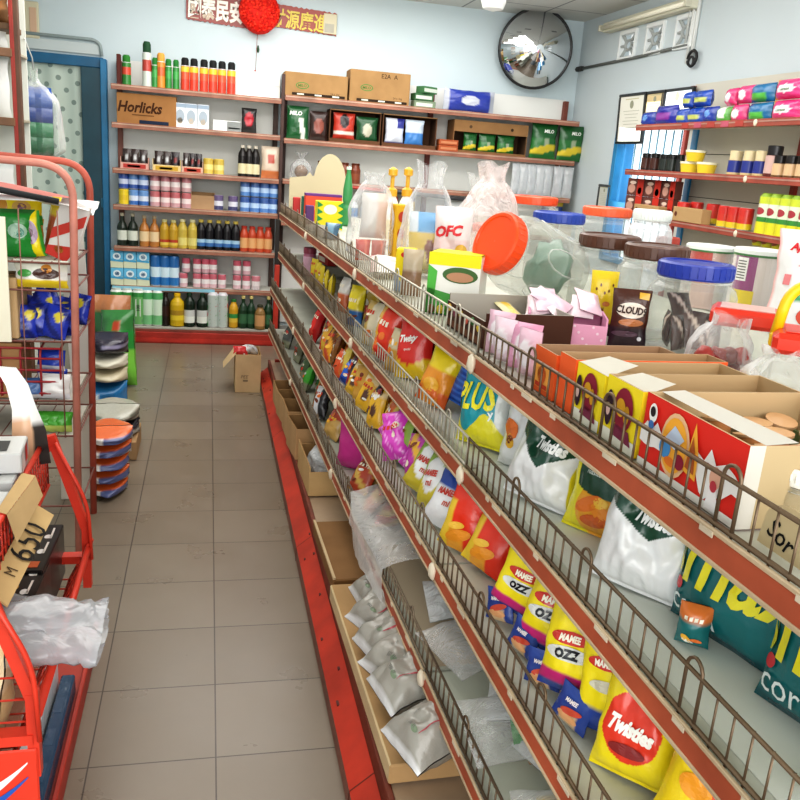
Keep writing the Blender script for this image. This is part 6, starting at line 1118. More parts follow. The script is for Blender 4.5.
pk2 = lambda u, v: '#f0e8ea' if (u*u+(v)**2*1.8 < .35) else ('#e89a3a' if u < -.8 else '#d83a7c')
SP = 'the top right wall shelf'
H = .088
wbox(642, 654, RW[0], .085, bl, 'sanitary_pack', 'small blue pack at the far left of the right wall shelf')
wbox(655, 676, RW[0], .115, bp, 'sanitary_pack', 'blue and purple pack second on the right wall shelf')
for i, (xa, xb, dz, cf) in enumerate([(677, 687, 0, bg), (688, 702, 0, bg), (703, 716, 0, bl), (681, 690, H+.003, bg), (691, 707, H+.003, bg)]): wbox(xa, xb, RW[0], H, cf, 'sanitary_pack', f'{["left lower", "middle lower", "right lower", "left upper", "right upper"][i]} pack of the blue stack on the right wall shelf', group='blue sanitary packs', dz=dz)
wbox(717, 729, RW[0], .08, lambda u, v: '#e6eae2' if abs(u-.2) < .5 and v > -.5 else '#5aa84a', 'sanitary_pack', 'green and white pack beside the blue stack on the right wall shelf')
for i, (xa, xb, dz) in enumerate([(731, 745, 0), (723, 733, .085), (735, 749, H+.003)]): wbox(xa, xb, RW[0], H, pk, 'sanitary_pack', f'{["lower", "far upper", "near upper"][i]} small pink pack next to the green and white pack', group='small pink packs', dz=dz)
for i, dz in enumerate((0, H+.003)): wbox(747, 769, RW[0], H, bg2, 'sanitary_pack', f'{["lower", "upper"][i]} blue green pack between the pink packs', group='blue green packs', dz=dz)
for i, dz in enumerate((0, .095)):
    wbox(770, 799, RW[0], .092, pk2, 'sanitary_pack', f'{["lower", "upper"][i]} large bright pink pack near the picture edge', group='large pink packs', dz=dz, deco=lambda g, w, h: g.text('Libresse', g.mp, 0, h*.48, h*.16, '#6a8a6a', 0, .2, .02, .01))
    wbox(800, 830, RW[0], .092, pk2, 'sanitary_pack', f'{["lower", "upper"][i]} large bright pink pack beyond the first pair', group='large pink packs', dz=dz)
wbox(750, 757, RW[0], .05, lambda u, v: '#e8e4e2', 'white_carton', 'tiny white carton on top of the pink packs', soft=False, d=.05, dz=2*H+.008, cols=None) if 0 else None
def wj(proto, pxs, z, desc, where, group, X=2.665, py=170):
    for i, px in enumerate(pxs): place(proto, (X, wyp(px, py, X), z+.0015), (0, 0, -math.pi/2), (f'{ORD[i]} {desc} from the left on {where}' if len(pxs) > 1 else f'{desc} on {where}'), group)
def jarb(nm, r, h, body, lab, lid, cat='jar', lh=.25):
    b = MB(); b.lathe([(r*.9, 0), (r, .006), (r, h*.12), (r, h*.55), (r, h*(.98-lh)), (r*.85, h*(1-lh))], [body, body, lab, lab, body], 16); o = solo(nm, b, 'gloss', '', cat); obj('lid', cap_mesh(r*.9, h*(1-lh), h, lid, 16), 'gloss', o); return o
R2 = 'the second right wall shelf'
wj(jarb('dark_jar', .03, .105, '#241a18', '#4a2a22', '#161414'), [645, 654], RW[1], 'small dark jar', R2, 'dark jars'); wj(jarb('dark_jar', .036, .10, '#1a1c1e', '#2a302c', '#1a1a1a'), [664, 671], RW[1], 'black jar', R2, 'dark jars'); wj(jarb('dark_jar', .024, .10, '#18191c', '#26282a', '#121212'), [679], RW[1], 'slim black jar', R2, 'dark jars')
def tubm(): b = MB(); b.lathe([(.045, 0), (.055, .05), (.057, .05), (.058, .062), (.001, .062)], ['#e6c83a', '#e2dcb0', '#ece8d0', '#ece8d0'], 20); return b
o = solo('margarine_tub', tubm(), 'gloss', '', 'tub')
for i, (px, dz) in enumerate([(690, 0), (707, 0), (694, .064)]): place(o, (2.68, wyp(px, 165, 2.68), RW[1]+.0015+dz), (0, 0, 0), f'{["left lower", "right lower", "upper"][i]} yellow margarine tub of three on {R2}', 'margarine tubs')
wj(jarb('spread_jar', .036, .125, '#c9b184', '#2f3a86', '#d8c8a0', lh=.38), [734, 748, 760], RW[1], 'tan lidded jar with navy label', R2, 'navy labelled jars')
wj(jarb('sauce_jar', .04, .15, '#5a2420', '#c8a8a0', '#1c1a1c', lh=.3), [772], RW[1], 'tall dark jar with pale label', R2, 'dark lidded jars'); wj(jarb('sauce_jar', .033, .105, '#6a4a2c', '#d0b08a', '#1f1c1c', lh=.35), [779, 791, 803], RW[1], 'small brown jar with black lid', R2, 'dark lidded jars')
R3 = 'third right wall shelf'
def rbox(xa, xb, j, i):
    def deco(c, w, h):
        c.patch(c.front, [(w*.12, 0), (w*.5, 0), (w*.5, h), (w*.12, h)], '#c8382a'); c.oval(c.front, -w*.2, h*.4, w*.22, h*.26, '#c89a8a'); c.oval(c.front, -w*.15, h*.75, w*.2, h*.1, '#e0c8b8'); c.oval(c.front, w*.3, h*.3, w*.12, h*.2, '#e07a5a')
    wbox(xa, xb, RW[2], .108, '#6a4038', 'coffee_box', f'{ORD[i]} red and brown box from the left, {["lower", "upper"][j]} row on {R3}', deco, 2.72, .05, False, 'red and brown boxes', 'box', dz=j*.11)
pc = lambda u, v: '#c83a28' if u > .25 else ('#7a4a40' if math.sin(v*7+u*4) > -.2 else '#d0a898')
for i, (xa, xb) in enumerate([(641, 658), (659, 676), (677, 691)]):
    for j in (0, 1): wbox(xa, xb, RW[2], .112, pc, 'chilli_pouch', f'{ORD[i]} red and brown box from the left, {["lower", "upper"][j]} row on {R3}', X=2.72, d=.05, group='red and brown boxes', cat='box', soft=False, cols=None) if 0 else rbox(xa, xb, j, i)
for i, (xa, xb, h) in enumerate([(651, 677, .065), (692, 723, .08)]): wbox(xa, xb, RW[2], h, '#b8966a', 'tray_carton', f'{["left", "right"][i]} low cardboard tray with a printed mark on {R3}', soft=False, X=2.63, d=.06, cat='tray', deco=lambda c, w, h: c.oval(c.front, -w*.38, h*.5, .014, .014, '#6a3a28'))
o = solo('food_can', can(.036, .11, '#c8b03a', '#b8382c', '#c8342c'), 'can', '', 'can')
wj(o, [683], RW[2], 'red over yellow can between the two trays', R3, 'red and yellow cans', 2.64, 210)
o = solo('food_can', can(.038, .115, '#d8c02c', '#c83a2c', '#c8302a'), 'can', '', 'can')
wj(o, [697, 714], RW[2], 'red topped can behind the tray', R3, 'red and yellow cans', 2.72, 205); wj(o, [725, 735, 746], RW[2], 'red and yellow can past the trays', R3, 'red and yellow cans', 2.655, 215)
def gcan():
    b = MB(); r, h = .042, .255; b.lathe([(r*.95, 0), (r, .008), (r, h*.22), (r, h*.46), (r, h*.55), (r, h*.8), (r, h*.93), (r*.7, h)], ['#cfc62a', '#d8cf2c', '#d8d42c', '#3a8a3a', '#dfe6cf', '#c9d43a', '#8fae3a'], 18); mp = lambda x, z: ((r+.001)*math.sin(x/r), -(r+.001)*math.cos(x/r), z); b.oval(mp, 0, h*.66, .028, .018, '#a83a44'); b.oval(mp, 0, h*.12, .026, .018, '#b86a3a'); return b
o = solo('drink_tin', gcan(), 'can', '', 'tin'); wj(o, [766, 776, 787, 798, 809], RW[2]-.06, 'tall green and yellow tin', R3, 'green and yellow tins', 2.66, 215)
for i in range(1): b = MB(); b.box(2.61, 2.8, wyp(815, 215), wyp(759, 215), RW[2]+.0005-.0, RW[2]+.001, '#cfc8b8')
# framed certificates by the window
def frame(xa, ya_, xb, yb_, X, lab, tilt=0, mat='#e6e4d8', fr='#232526', nm='framed_certificate'):
    a, c = onX(xa, ya_, X), onX(xb, yb_, X); w, h = abs(a.y-c.y), abs(a.z-c.z); t = thing(nm, lab, 'picture frame', (X, (a.y+c.y)/2, min(a.z, c.z)), (R_(tilt), 0, -math.pi/2), 'framed certificates'); q = .018
    b = MB()
    b.box(-w/2, w/2, -.012, .012, 0, q, fr, .003); b.box(-w/2, w/2, -.012, .012, h-q, h, fr, .003); b.box(-w/2, -w/2+q, -.012, .012, q, h-q, fr, .003); b.box(w/2-q, w/2, -.012, .012, q, h-q, fr, .003); obj('frame_moulding', b, 'gloss', t)
    b = MB(); b.box(-w/2+q, w/2-q, -.004, .006, q, h-q, mat); fm = lambda x, z: (x, -.0055, z)
    b.oval(fm, 0, h*.78, w*.07, w*.07, '#9a9a84')
    for k in range(7): ww = w*(.3-.04*(k % 3)); b.patch(fm, [(-ww, h*(.66-.065*k)), (ww, h*(.66-.065*k)), (ww, h*(.65-.065*k)), (-ww, h*(.65-.065*k))], '#b3b3a2')
    b.patch(fm, [(-w*.25, h*.88), (w*.25, h*.88), (w*.25, h*.9), (-w*.25, h*.9)], '#c9c2a0'); obj('certificate', b, 'matte', t); return t
frame(623, 95, 642, 144, XR-.05, 'largest framed certificate hanging before the blue window', 3)
frame(648, 92, 662, 128, XR-.05, 'narrow framed certificate with orange mat second from the corner', 2, '#dcc79a')
frame(664, 90, 689, 126, XR-.05, 'framed certificate half hidden behind the blue packs', 0, '#dfe2e2')
frame(600, 184, 608, 212, XR-.02, 'small framed notice low on the wall left of the window', 0, '#c9cabf', '#3a3d3e')
b = MB(); p = onX(706, 236, 2.3); b.box(2.05, 2.55, 1.9, 2.9, .62, .66, '#3a4046', .01); 
for x in (2.08, 2.52):
    for y in (1.93, 2.87): b.box(x-.02, x+.02, y-.02, y+.02, 0, .62, '#33383c')
solo('counter_table', b, 'gloss', 'dark grey table top behind the jars under the right wall shelf', 'table')
# ------------------------------------------------------------------ left side: shelf post, hoop rack, sacks, red display rack
# tall shelf unit along the left wall, its end post in view
q = onY(20, 90, 2.75); X2 = q.x; t = thing('shelving_unit', 'tall wooden edged shelf unit at the left with white packs', 'shelf', (X2-.3, 2.75, 0)); Lq = t.location.copy()
b = MB(); b.box(X2-.02, X2+.008, 2.73, 2.77, 0, 2.4, '#6a4a38', .003); b.box(X2-.03, X2-.012, 2.722, 2.735, .3, 2.3, '#a83a30', .002); b.xf(Matrix.Translation(-Lq)); obj('upright', b, 'rust', t)
for i, py in enumerate((49, 118)):
    z = onY(8, py, 2.75).z; b = MB(); b.box(X2-.62, X2-.025, 2.73, 3.1, z-.014, z, '#b9b09c', .002); b.box(X2-.62, X2-.022, 2.715, 2.732, z-.036, z+.002, '#8a6448', .003); b.xf(Matrix.Translation(-Lq)); obj('shelf', b, 'rust', t)
z = onY(8, 160, 2.75).z; b = MB(); b.box(X2-.62, X2-.025, 2.73, 3.1, z-.3, z-.28, '#b9b09c', .002); b.xf(Matrix.Translation(-Lq)); obj('shelf', b, 'rust', t)
b = MB(); b.box(X2-.62, X2-.03, 3.10, 3.11, .2, 2.38, '#d9dcd4', .001); b.xf(Matrix.Translation(-Lq)); obj('back_panel', b, 'matte', t)
for i, (py, h) in enumerate(((49, .16), (118, .30), (160, .16))):
    z = onY(8, py, 2.75).z - (0.28 if i == 2 else 0); g = bag(.3, h if i != 2 else .27, .11, lambda u, v: '#e6e8e6' if v < .8 else '#c9cfcc', seed=200+i, nu=12, nv=12, wr=.1); solo('white_pack', g, 'matte', f'{["upper", "middle", "lower"][i]} white soft pack on the shelf unit at the far left', 'pack', (X2-.22, 2.90, z+.0015), group='white soft packs')
z = onY(8, 20, 2.75).z; g = bag(.26, .16, .14, lambda u, v: '#9a6a3c' if u*u+v*v < .8 else '#6a4a2c', seed=210, nu=12, nv=12); solo('brown_pack', g, 'matte', 'brown bag on top of the left shelf unit', 'pack', (X2-.18, 2.86, onY(8, 22, 2.75).z))
b = MB(); b.box(X2-.4, X2-.03, 2.76, 3.0, onY(8, 22, 2.75).z-.03, onY(8, 22, 2.75).z-.002, '#7a5a3a', .003); b.xf(Matrix.Translation(-Lq)); obj('shelf', b, 'rust', t)
# hanging clear bag of blue and green packs
YH = 3.36; xc = onY(35.5, 120, YH).x; zb = onY(35, 160, YH).z; zt = onY(30, 68, YH).z
b = crinkled(.27, .24, zt-zb, 31, .12, belly=.7, tie=.86, flare=.12); o = solo('hanging_bag', b, 'clear', 'clear bag of blue and green rolls hanging by the doorway', 'bag', (xc, YH, zb)); b = MB(); b.tube([(0, 0, (zt-zb)*.98), (0, -.02, zt-zb+.05), (X2-.035-xc, 3.09-YH, zt-zb+.12)], .004, '#c9c9c4', 5); obj('string', b, 'matte', o)
for i, (dz, cc) in enumerate([(.01, '#1f6a44'), (.085, '#2a7a50'), (.165, '#1f3f8a'), (.235, '#27509a')]):
    b = MB(); b.lathe([(.02, -.09), (.075, -.085), (.08, -.03), (.072, 0), (.08, .03), (.075, .085), (.02, .09)], cc, 16); b.xf(Matrix.Rotation(math.pi/2, 4, 'Y')); solo('plastic_roll', b, 'film', f'{["lowest green", "second green", "first blue", "topmost blue"][i]} roll inside the hanging clear bag', 'roll', (xc, YH, zb+dz+.075), (0, 0, .2), 'rolls in the hanging bag')
# pink tubular hoop rack
XH = -.45
t = thing('hoop_rack', 'pinkish red tubular wire rack of snacks at the left of the aisle', 'rack', (XH-.35, 1.3, 0)); Lh = t.location.copy()
for y, c in ((1.1, '#d08a7a'), (1.5, '#c4604e')):
    b = MB(); b.tube(bent([(XH-.02, y, 0), (XH, y, 1.36), (XH-.75, y, 1.375), (XH-.75, y, 0)], .11, 10), .0125, c, 10); b.xf(Matrix.Translation(-Lh)); obj('hoop_frame', b, 'rust', t)
for z in (1.05, .96, .79, .585, .46, .2):
    b = MB()
    for y in (1.112, 1.488): b.tube([(XH-.74, y, z), (XH-.012, y, z)], .0035, '#8a5a50', 5)
    for x in (XH-.012, XH-.74): b.tube([(x, 1.1, z), (x, 1.5, z)], .0035, '#8a5a50', 5)
    if z in (1.05, .79, .585, .46):
        for k in range(13): b.tube([(XH-.74+.06*k, 1.11, z), (XH-.74+.06*k, 1.49, z)], .002, '#9a6a60', 4)
        b.box(XH-.74, XH-.03, 1.12, 1.48, z-.004, z-.001, '#d0ccc2')
    b.xf(Matrix.Translation(-Lh)); obj('wire_shelf', b, 'rust', t)
b = MB()
for k in range(5): x = XH-.05-.115*k; b.tube([(x, 1.095, 1.22), (x, 1.095, .46)], .0022, '#a87a6c', 4)
b.xf(Matrix.Translation(-Lh)); obj('front_wires', b, 'rust', t)
def hy(px, py, Y): return onY(px, py, Y)
def hb(px, py, Y, w, h, cf, nm, lab, z=None, rz=0, tilt=0, roll=0, t_=.05, txt=(), ov=(), group=None, cat='snack bag', m='film', seed=None):
    p = onY(px, py, Y); g = bag(w, h, t_, cf, seed=seed or px*1.7+py, nu=14, nv=16)
    for (cx, cz, rx, rzz, col, *r) in ov: g.oval(g.mp, cx*w, cz*h, rx*w, rzz*h, col, 14, r[0] if r else 0)
    lf = Vector((0, -.0016, 0))
    for (s, cx, cz, hh, col, an) in txt: g.text(s, lambda x, z: g.mp(x, z)+lf, cx*w, cz*h, hh*h, col, an, .2, .04, .012)
    return solo(nm, g, m, lab, cat, (p.x, Y, (p.z if z is None else z)+.0015), (R_(-tilt), R_(roll), R_(rz)), group)
hb(19, 262, 1.22, .11, .155, lambda u, v: '#1f8a34' if v < .8 else '#2f6a34', 'snack_bag', 'green snack bag standing on the hoop rack shelf', z=1.05, rz=10, tilt=4, ov=[(.0, .55, .28, .16, '#9ac0a8'), (.05, .52, .14, .1, '#4a8a78')])
hb(36, 262, 1.24, .075, .15, lambda u, v: '#f0dc1c' if abs(u) < .8 else '#3a9a34', 'snack_bag', 'yellow snack bag with purple picture beside the green one', z=1.05, rz=-10, roll=-8, ov=[(.08, .55, .3, .26, '#a890a8'), (.06, .5, .18, .15, '#6a4a5a')])
hb(24, 215, 1.34, .12, .095, lambda u, v: '#f0d820' if v > -.35 else '#2f9a3a', 'snack_bag', 'yellow and green snack bag above the green one', z=1.145, rz=5, tilt=10, ov=[(-.05, .6, .26, .22, '#d8b060'), (-.05, .6, .14, .12, '#8a5a6a')])
hb(22, 240, 1.36, .15, .11, lambda u, v: '#c8643a' if math.sin(u*4) > -.2 else '#d8a04a', 'snack_bag', 'orange red snack bag between the green and yellow bags', z=1.055, rz=0, tilt=0)
hb(8, 255, 1.36, .06, .19, lambda u, v: '#c8923c', 'snack_bag', 'tan snack bag at the left of the green snack bag', z=1.052, rz=0)
hb(52, 255, 1.38, .06, .2, lambda u, v: '#d8c23a' if v > .3 else '#b8643c', 'snack_bag', 'slim yellow and orange bag behind the red magazine', z=1.052, rz=-20, roll=12)
c = MB(); c.box(-.02, .02, -.004, .004, 0, .4, '#ece8d2', .001); p = hy(1, 300, 1.06); solo('white_card', c, 'matte', 'narrow cream card at the left edge of the hoop rack', 'card', (p.x, 1.085, .792))
# magazine and papers on top
b = MB(); b.box(-.055, .055, -.006, .006, 0, .20, '#dcd8d4', .001); fm = lambda x, z: (x, -.0075, z); b.patch(fm, [(-.055, .05), (.055, .13), (.055, .17), (-.055, .09)], '#c83a2c'); b.patch(fm, [(-.055, .0), (.03, .0), (.055, .06), (-.055, .03)], '#c8382c'); b.oval(fm, -.01, .03, .018, .012, '#d89a3a')
p = hy(60, 262, 1.2); solo('magazine', b, 'gloss', 'white and red folded booklet leaning in the hoop rack', 'booklet', (p.x, 1.2, 1.053), (R_(-8), R_(16), R_(-30)))
def pap(u, v): x = XH-.66+.70*u; return (x, 1.14+.28*v, 1.30-.085*u+.012*math.sin(u*9+v*5)+.006*math.sin(v*14))
b = sheet(pap, 24, 10, '#e2e2e0'); solo('newspaper', b, 'matte', 'white newspaper sheets drooping over the hoop rack top shelf', 'paper', (0, 0, 0))
def pap2(u, v): x = XH-.62+.60*u; return (x, 1.15+.07*v, 1.335-.085*u+.01*math.sin(u*7+v*3))
b = sheet(pap2, 20, 6, '#b9746c'); solo('newspaper', b, 'matte', 'reddish paper sheet lying on the white newspapers', 'paper')
b = MB(); b.tube([(XH-.70, 1.13, 1.34), (XH-.35, 1.13, 1.29), (XH-.05, 1.13, 1.245)], .010, '#2c2e30', 8); solo('black_strip', b, 'matte', 'black strip along the front edge of the newspapers', 'strip')
# white board between the hoops and the label card
b = MB(); b.box(-.045, .045, -.004, .004, 0, .62, '#dddcd6', .001); p = hy(87, 400, 1.66); solo('white_board', b, 'matte', 'tall white board standing behind the hoop rack legs', 'board', (p.x-.01, 1.64, .55), (0, R_(-3), 0)); 
b = MB(); b.box(-.10, .03, -.02, .02, 0, .55, '#c9c4b8', .003); solo('board_stand', b, 'matte', 'pale box column carrying the white board behind the rack', 'box', (p.x-.01, 1.66, .0))
hb(42, 300, 1.14, .17, .09, lambda u, v: '#dfe0d2' if v > .2 else ('#d8c02c' if v < -.45 else '#e2e2dc'), 'label_bag', 'white and yellow bag with a dark roast picture on the hoop rack', z=.963, rz=0, tilt=10, ov=[(.1, .5, .25, .2, '#4a3028'), (.12, .68, .1, .16, '#c8883c'), (-.3, .5, .14, .14, '#4a9a4a')], cat='pack')
bd = lambda u, v: '#d8c83a' if ((u-.3)**2+(v-.4)**2 < .1) else ('#2a3fb0' if math.sin(u*3+v*4) > -.5 else '#1a2878')
for i, (px, Y, z, rz, rl) in enumerate([(22, 1.16, .79, 10, 8), (38, 1.18, .79, -15, -10), (52, 1.16, .79, -25, 12), (66, 1.2, .79, -20, -8), (28, 1.34, .79, 10, 14), (46, 1.34, .79, -5, -14), (60, 1.34, .79, -20, 6), (36, 1.24, .835, 15, 30), (54, 1.26, .835, -20, -25), (76, 1.42, .79, -30, 5)]): hb(px, 330, Y, .095, .11, bd, 'blue_snack_bag', f'{ORD[i]} shiny blue snack bag of the heap in the hoop rack', z=z, rz=rz, roll=rl, tilt=12, group='shiny blue snack bags')
b = MB()
for k in range(10): b.tube(bent([(XH-.62+.062*k, 1.12, .60), (XH-.62+.062*k, 1.12, .76), (XH-.62+.062*k, 1.3, .775)], .03), .004, '#a8343a', 5)
for z in (.61, .65, .69, .73, .765): b.tube([(XH-.66, 1.118, z), (XH-.06, 1.118, z)], .004, '#a8343a', 5)
solo('red_basket', b, 'paint', 'dark red wire basket in the hoop rack below the blue bags', 'basket')
for i, (px, py, w, h, cf, rz) in enumerate([(50, 350, .1, .07, '#2a48b8', -15), (52, 368, .1, .07, '#2440a8', 8), (34, 392, .08, .07, '#4a6a9a', 10), (54, 394, .11, .085, '#e2e2e0', -10)]):
    z = [.67, .60, .587, .587][i]; hb(px, py, 1.13 if i > 1 else 1.2, w, h, (lambda u, v: '#dfe2e6' if abs(v+.8) < .2 else cf), 'small_bag', ['upper shiny blue bag over the white bag in the hoop rack', 'lower shiny blue bag over the white bag in the hoop rack', 'grey blue bag left of the white bag in the hoop rack', 'round white bag at the hoop rack leg'][i], z=z, rz=rz, tilt=10)
for i in range(3): hb(44+9*i, 430, 1.15, .07, .07, lambda u, v: '#4fa83a' if v > -.3 else '#b8c86a', 'green_packet', f'{ORD[i]} green packet from the left on the low hoop rack shelf', z=.462, rz=-10, tilt=10, group='green packets on the hoop rack')
c = carton(.22, .16, .2, '#c9ac82'); c.box(-.112, .0, -.082, -.0805, .06, .15, '#c83a3c'); c.box(-.11, .11, -.01, .01, .2, .202, '#a8865c'); p = hy(2, 330, 1.14); solo('brown_carton', c, 'card', 'brown carton with red square at the left edge of the hoop rack', 'carton', (p.x-.055, 1.2, .795))
c = carton(.2, .14, .19, '#a8805a', .003, {'-y': '#b08a60'}); solo('brown_carton', c, 'card', 'plain brown carton below the one with the red square', 'carton', (p.x-.04, 1.2, .588))
# stacks of sacks on the floor beyond the rack
def fb(xa, xb, Y, z, d, h, cf, nm, lab, rz=0, group=None, cat='sack', deco=None, m='film', seed=None):
    a, c = onY(xa, 450, Y), onY(xb, 450, Y); w = c.x-a.x; g = bag(d, w, h, cf, seed=seed or xa+Y, nu=18, nv=18, wr=.14, crimp=.03, pinch=.03)
    # lying flat, long side across, printed face up
    M = Matrix.Rotation(math.pi/2, 4, 'X') @ Matrix.Identity(4)
    if deco: deco(g, d, w)
    g.xf(Matrix.Translation((0, -w/2, h/2)) @ Matrix.Rotation(-math.pi/2, 4, 'X') @ Matrix.Translation((0, 0, -w)) if 0 else Matrix.Rotation(math.pi/2, 4, 'Z') @ Matrix.Translation((0, 0, h/2)) @ Matrix.Rotation(-math.pi/2, 4, 'X') @ Matrix.Translation((0, 0, -w/2)))
    return solo(nm, g, m, lab, cat, ((a.x+c.x)/2, Y+d/2, z), (0, 0, rz), group)
of = lambda u, v: '#d8703a' if u > .2 or v > .7 else ('#dcd8d8' if v < .1 else '#5a648c')
zz = .002
for i in range(5):
    rzz = [.02, -.04, .05, -.03, .06][i]; p = onY(102+[0, 1, 0, 2, 3][i], 480, 1.6)
    g = bag(.175+.006*i, .115, .30, lambda u, v: '#d86a34' if v > .5 else ('#e0dcd8' if u < -.1 or v < -.5 else '#5a6490'), seed=220+i, nu=20, nv=14, wr=.08, crimp=.12, pinch=.02)
    # thick flat pouch: standing low with a folded front seam
    sc = Matrix.Diagonal((1, 1, .055/.115, 1)); g.xf(sc); solo('flour_pack', g, 'film', f'{["lowest", "second lowest", "middle", "second topmost", "topmost"][i]} orange and white pack of the floor stack by the rack', 'pack', (p.x, 1.76, zz), (0, 0, rzz), 'orange and white packs'); zz += .057
for i in range(2):
    p = onY(108, 440, 2.05); g = bag(.25, .16, .34, lambda u, v: ('#6f7268' if (abs(v) < .45 and math.sin(u*9) > .1) else '#a9a89c') if i else ('#b9b9b4' if math.sin(u*4+v*2) > -.2 else '#33343c'), seed=230+i, nu=22, nv=12, wr=.08, crimp=.1, pinch=.02); g.xf(Matrix.Diagonal((1, 1, .07/.16, 1))); solo('rice_sack', g, 'film', f'{["lower white and dark", "upper grey striped"][i]} flat sack behind the orange packs', 'sack', (p.x, 2.25, .093+.072*i), (0, 0, .05), 'flat sacks')
c = carton(.24, .3, .09, '#a98a66'); p = onY(108, 440, 2.05); solo('brown_carton', c, 'card', 'brown carton carrying the two flat sacks behind the rack', 'carton', (p.x, 2.25, .0015))
cl = [('#2a78b0', 'bright blue'), ('#d2c8ac', 'beige'), ('#dcd8c6', 'cream white'), ('#2c2838', 'dark violet')]
zz = .002
for i, (c1, nm_) in enumerate(cl):
    p = onY(99, 400, 2.75); hh = [.16, .075, .075, .11][i]; g = bag(.26-.015*i, .16, .32, (lambda u, v: '#cfd8dc' if (abs(u+.3) < .25 and abs(v) < .5) else c1) if i in (0,) else (lambda u, v: '#8a86a0' if (i == 3 and abs(v-.1) < .2 and u > -.3) else c1), seed=240+i, nu=16, nv=12, wr=.1, crimp=.1, pinch=.03); g.xf(Matrix.Diagonal((1, 1, hh/.16, 1))); solo('rice_sack', g, 'film', f'{nm_} sack in the floor stack next to the green bag', 'sack', (p.x+.01*i, 2.95, zz), (0, 0, .03*i), 'stacked sacks'); zz += hh+.003
p = onY(121, 392, 3.4); g = bag(.21, .46, .2, lambda u, v: '#7ac04a' if (v < -.05 and u > -.5) else ('#2a8a3c' if v < .45 else ('#b8482c' if (abs(u-.3) < .25 and v < .7) else '#3a7a40')), seed=250, nu=18, nv=24, wr=.2); solo('green_sack', g, 'film', 'tall green sack leaning beside the stacked sacks', 'sack', (p.x, 3.42, .002), (R_(-8), R_(-6), R_(-20)))
p = onY(110, 360, 3.7); g = bag(.26, .5, .2, lambda u, v: '#3a6a44' if v < .6 else '#a8704a', seed=251, nu=14, nv=18, wr=.2); solo('green_sack', g, 'film', 'duller green sack standing behind the tall green one', 'sack', (p.x+.0, 3.72, .002), (R_(-4), 0, 0))
# carton at the far end of the gondola
c = open_box(.155, .24, .24, '#c9ac84', '#a88a62', .005); c.text('PEE', c.front, -.02, .1, .02, '#7a6a54', 0, .2, 0); c.box(-.03, .0, -.1222, -.1206, .07, .082, '#8a7a60')
t = solo('cardboard_carton', c, 'card', 'open brown carton on the floor at the far end of the gondola', 'carton', (.215, 3.41, .001), (0, 0, 0))
b = MB(); b.add([(-.0775, -.12, .24), (-.0775, .1, .24), (-.15, .06, .15), (-.15, -.1, .15)], [(0, 1, 2, 3)], '#d0b48c'); obj('flap', b, 'card', t)
for i, cc in enumerate(['#c83a3c', '#e2e2e2', '#c9c9c9']): g = bag(.09, .06, .05, lambda u, v: cc, seed=260+i, nu=8, nv=8); solo('small_pack', g, 'film', ['red', 'white', 'grey'][i]+' small pack sticking out of the floor carton', 'pack', (.17+.045*i, 3.36+.03*i, .225), (R_(-40), 0, i))
b = MB(); b.box(.15, .285, 3.32, 3.50, .218, .222, '#b9976c'); solo('inner_sheet', b, 'card', 'brown sheet supporting the packs in the floor carton', 'cardboard')
# red sloping display rack, nearest at the left
RED = '#d6402c'
t = thing('display_rack', 'bright red two-tier metal display rack nearest at the left', 'rack', (-.6, .0, 0)); Ld = t.location.copy()
def dpart(nm, b, m='paint', lab=None): b.xf(Matrix.Translation(-Ld)); return obj(nm, b, m, t, label=lab)
YN, YFA = -.42, .27
def endframe(y, nm):
    b = MB()
    def bar(p, q, w):
        bar.k += 1; th = .009+.0011*bar.k
        p, q = Vector(p), Vector(q); d = (q-p).normalized(); n = Vector((0, 1, 0)).cross(d)
        vs = [p+n*w, p-n*w, q-n*w, q+n*w]; b.add([v+Vector((0, -th, 0)) for v in vs]+[v+Vector((0, th, 0)) for v in vs], [(0, 1, 2, 3), (7, 6, 5, 4), (0, 4, 5, 1), (1, 5, 6, 2), (2, 6, 7, 3), (3, 7, 4, 0)], RED)
    bar.k = 0
    bar((-.40, y, .75), (-.325, y, .50), .010); bar((-.325, y, .51), (-.325, y, .34), .010); bar((-.43, y, .41), (-.43, y, 0), .014); bar((-.96, y, .755), (-.96, y, 0), .014); bar((-.96, y, .42), (-.325, y, .42), .01); bar((-.96, y, .72), (-.40, y, .72), .008)
    b.tube(bent([(-.385, y-.03, .74), (-.315, y-.03, .58), (-.310, y-.03, .43)], .05), .005, RED, 6); dpart('end_frame', b)
endframe(YN, 'near'); endframe(YFA, 'far')
b = MB(); b.box(-.97, -.318, YN-.016, YN-.010, .06, .402, RED, .003); fm = lambda x, z: (x, YN-.0175, z); fm2 = lambda x, z: (x, YN-.0182, z)
def swoosh(f, off, th, c):
    P = [(-.335-.16*s, .378-off-.12*s+.06*s*s*1.2-.03*s) for s in [i/12 for i in range(13)]]
    for i in range(12): a, d = P[i], P[i+1]; wa, wd_ = th*(.08+i/12), th*(.08+(i+1)/12); b.patch(f, [(a[0], a[1]), (d[0], d[1]), (d[0], d[1]-wd_), (a[0], a[1]-wa)], c)
swoosh(fm, 0, .045, '#ece8e8'); swoosh(fm2, .03, .04, '#2a5ab0'); dpart('sign_panel', b, 'gloss', 'red end panel with white and blue swoosh')
w = MB(); wire_grid(w, (-.41, YN, .62), (0, YFA-YN, 0), (.0, 0, .12), 26, 4, .0022, '#c8402e'); wire_grid(w, (-.95, YN, .62), (0, YFA-YN, 0), (.54, 0, 0), 20, 12, .0022, '#c8402e'); w.tube([(-.41, YN, .745), (-.41, YFA, .745)], .007, RED, 6); w.tube([(-.41, YN, .62), (-.41, YFA, .62)], .005, RED, 6); wire_grid(w, (-.41, YFA, .62), (-.54, 0, 0), (0, 0, .12), 12, 4, .0022, '#c8402e'); dpart('upper_basket', w)
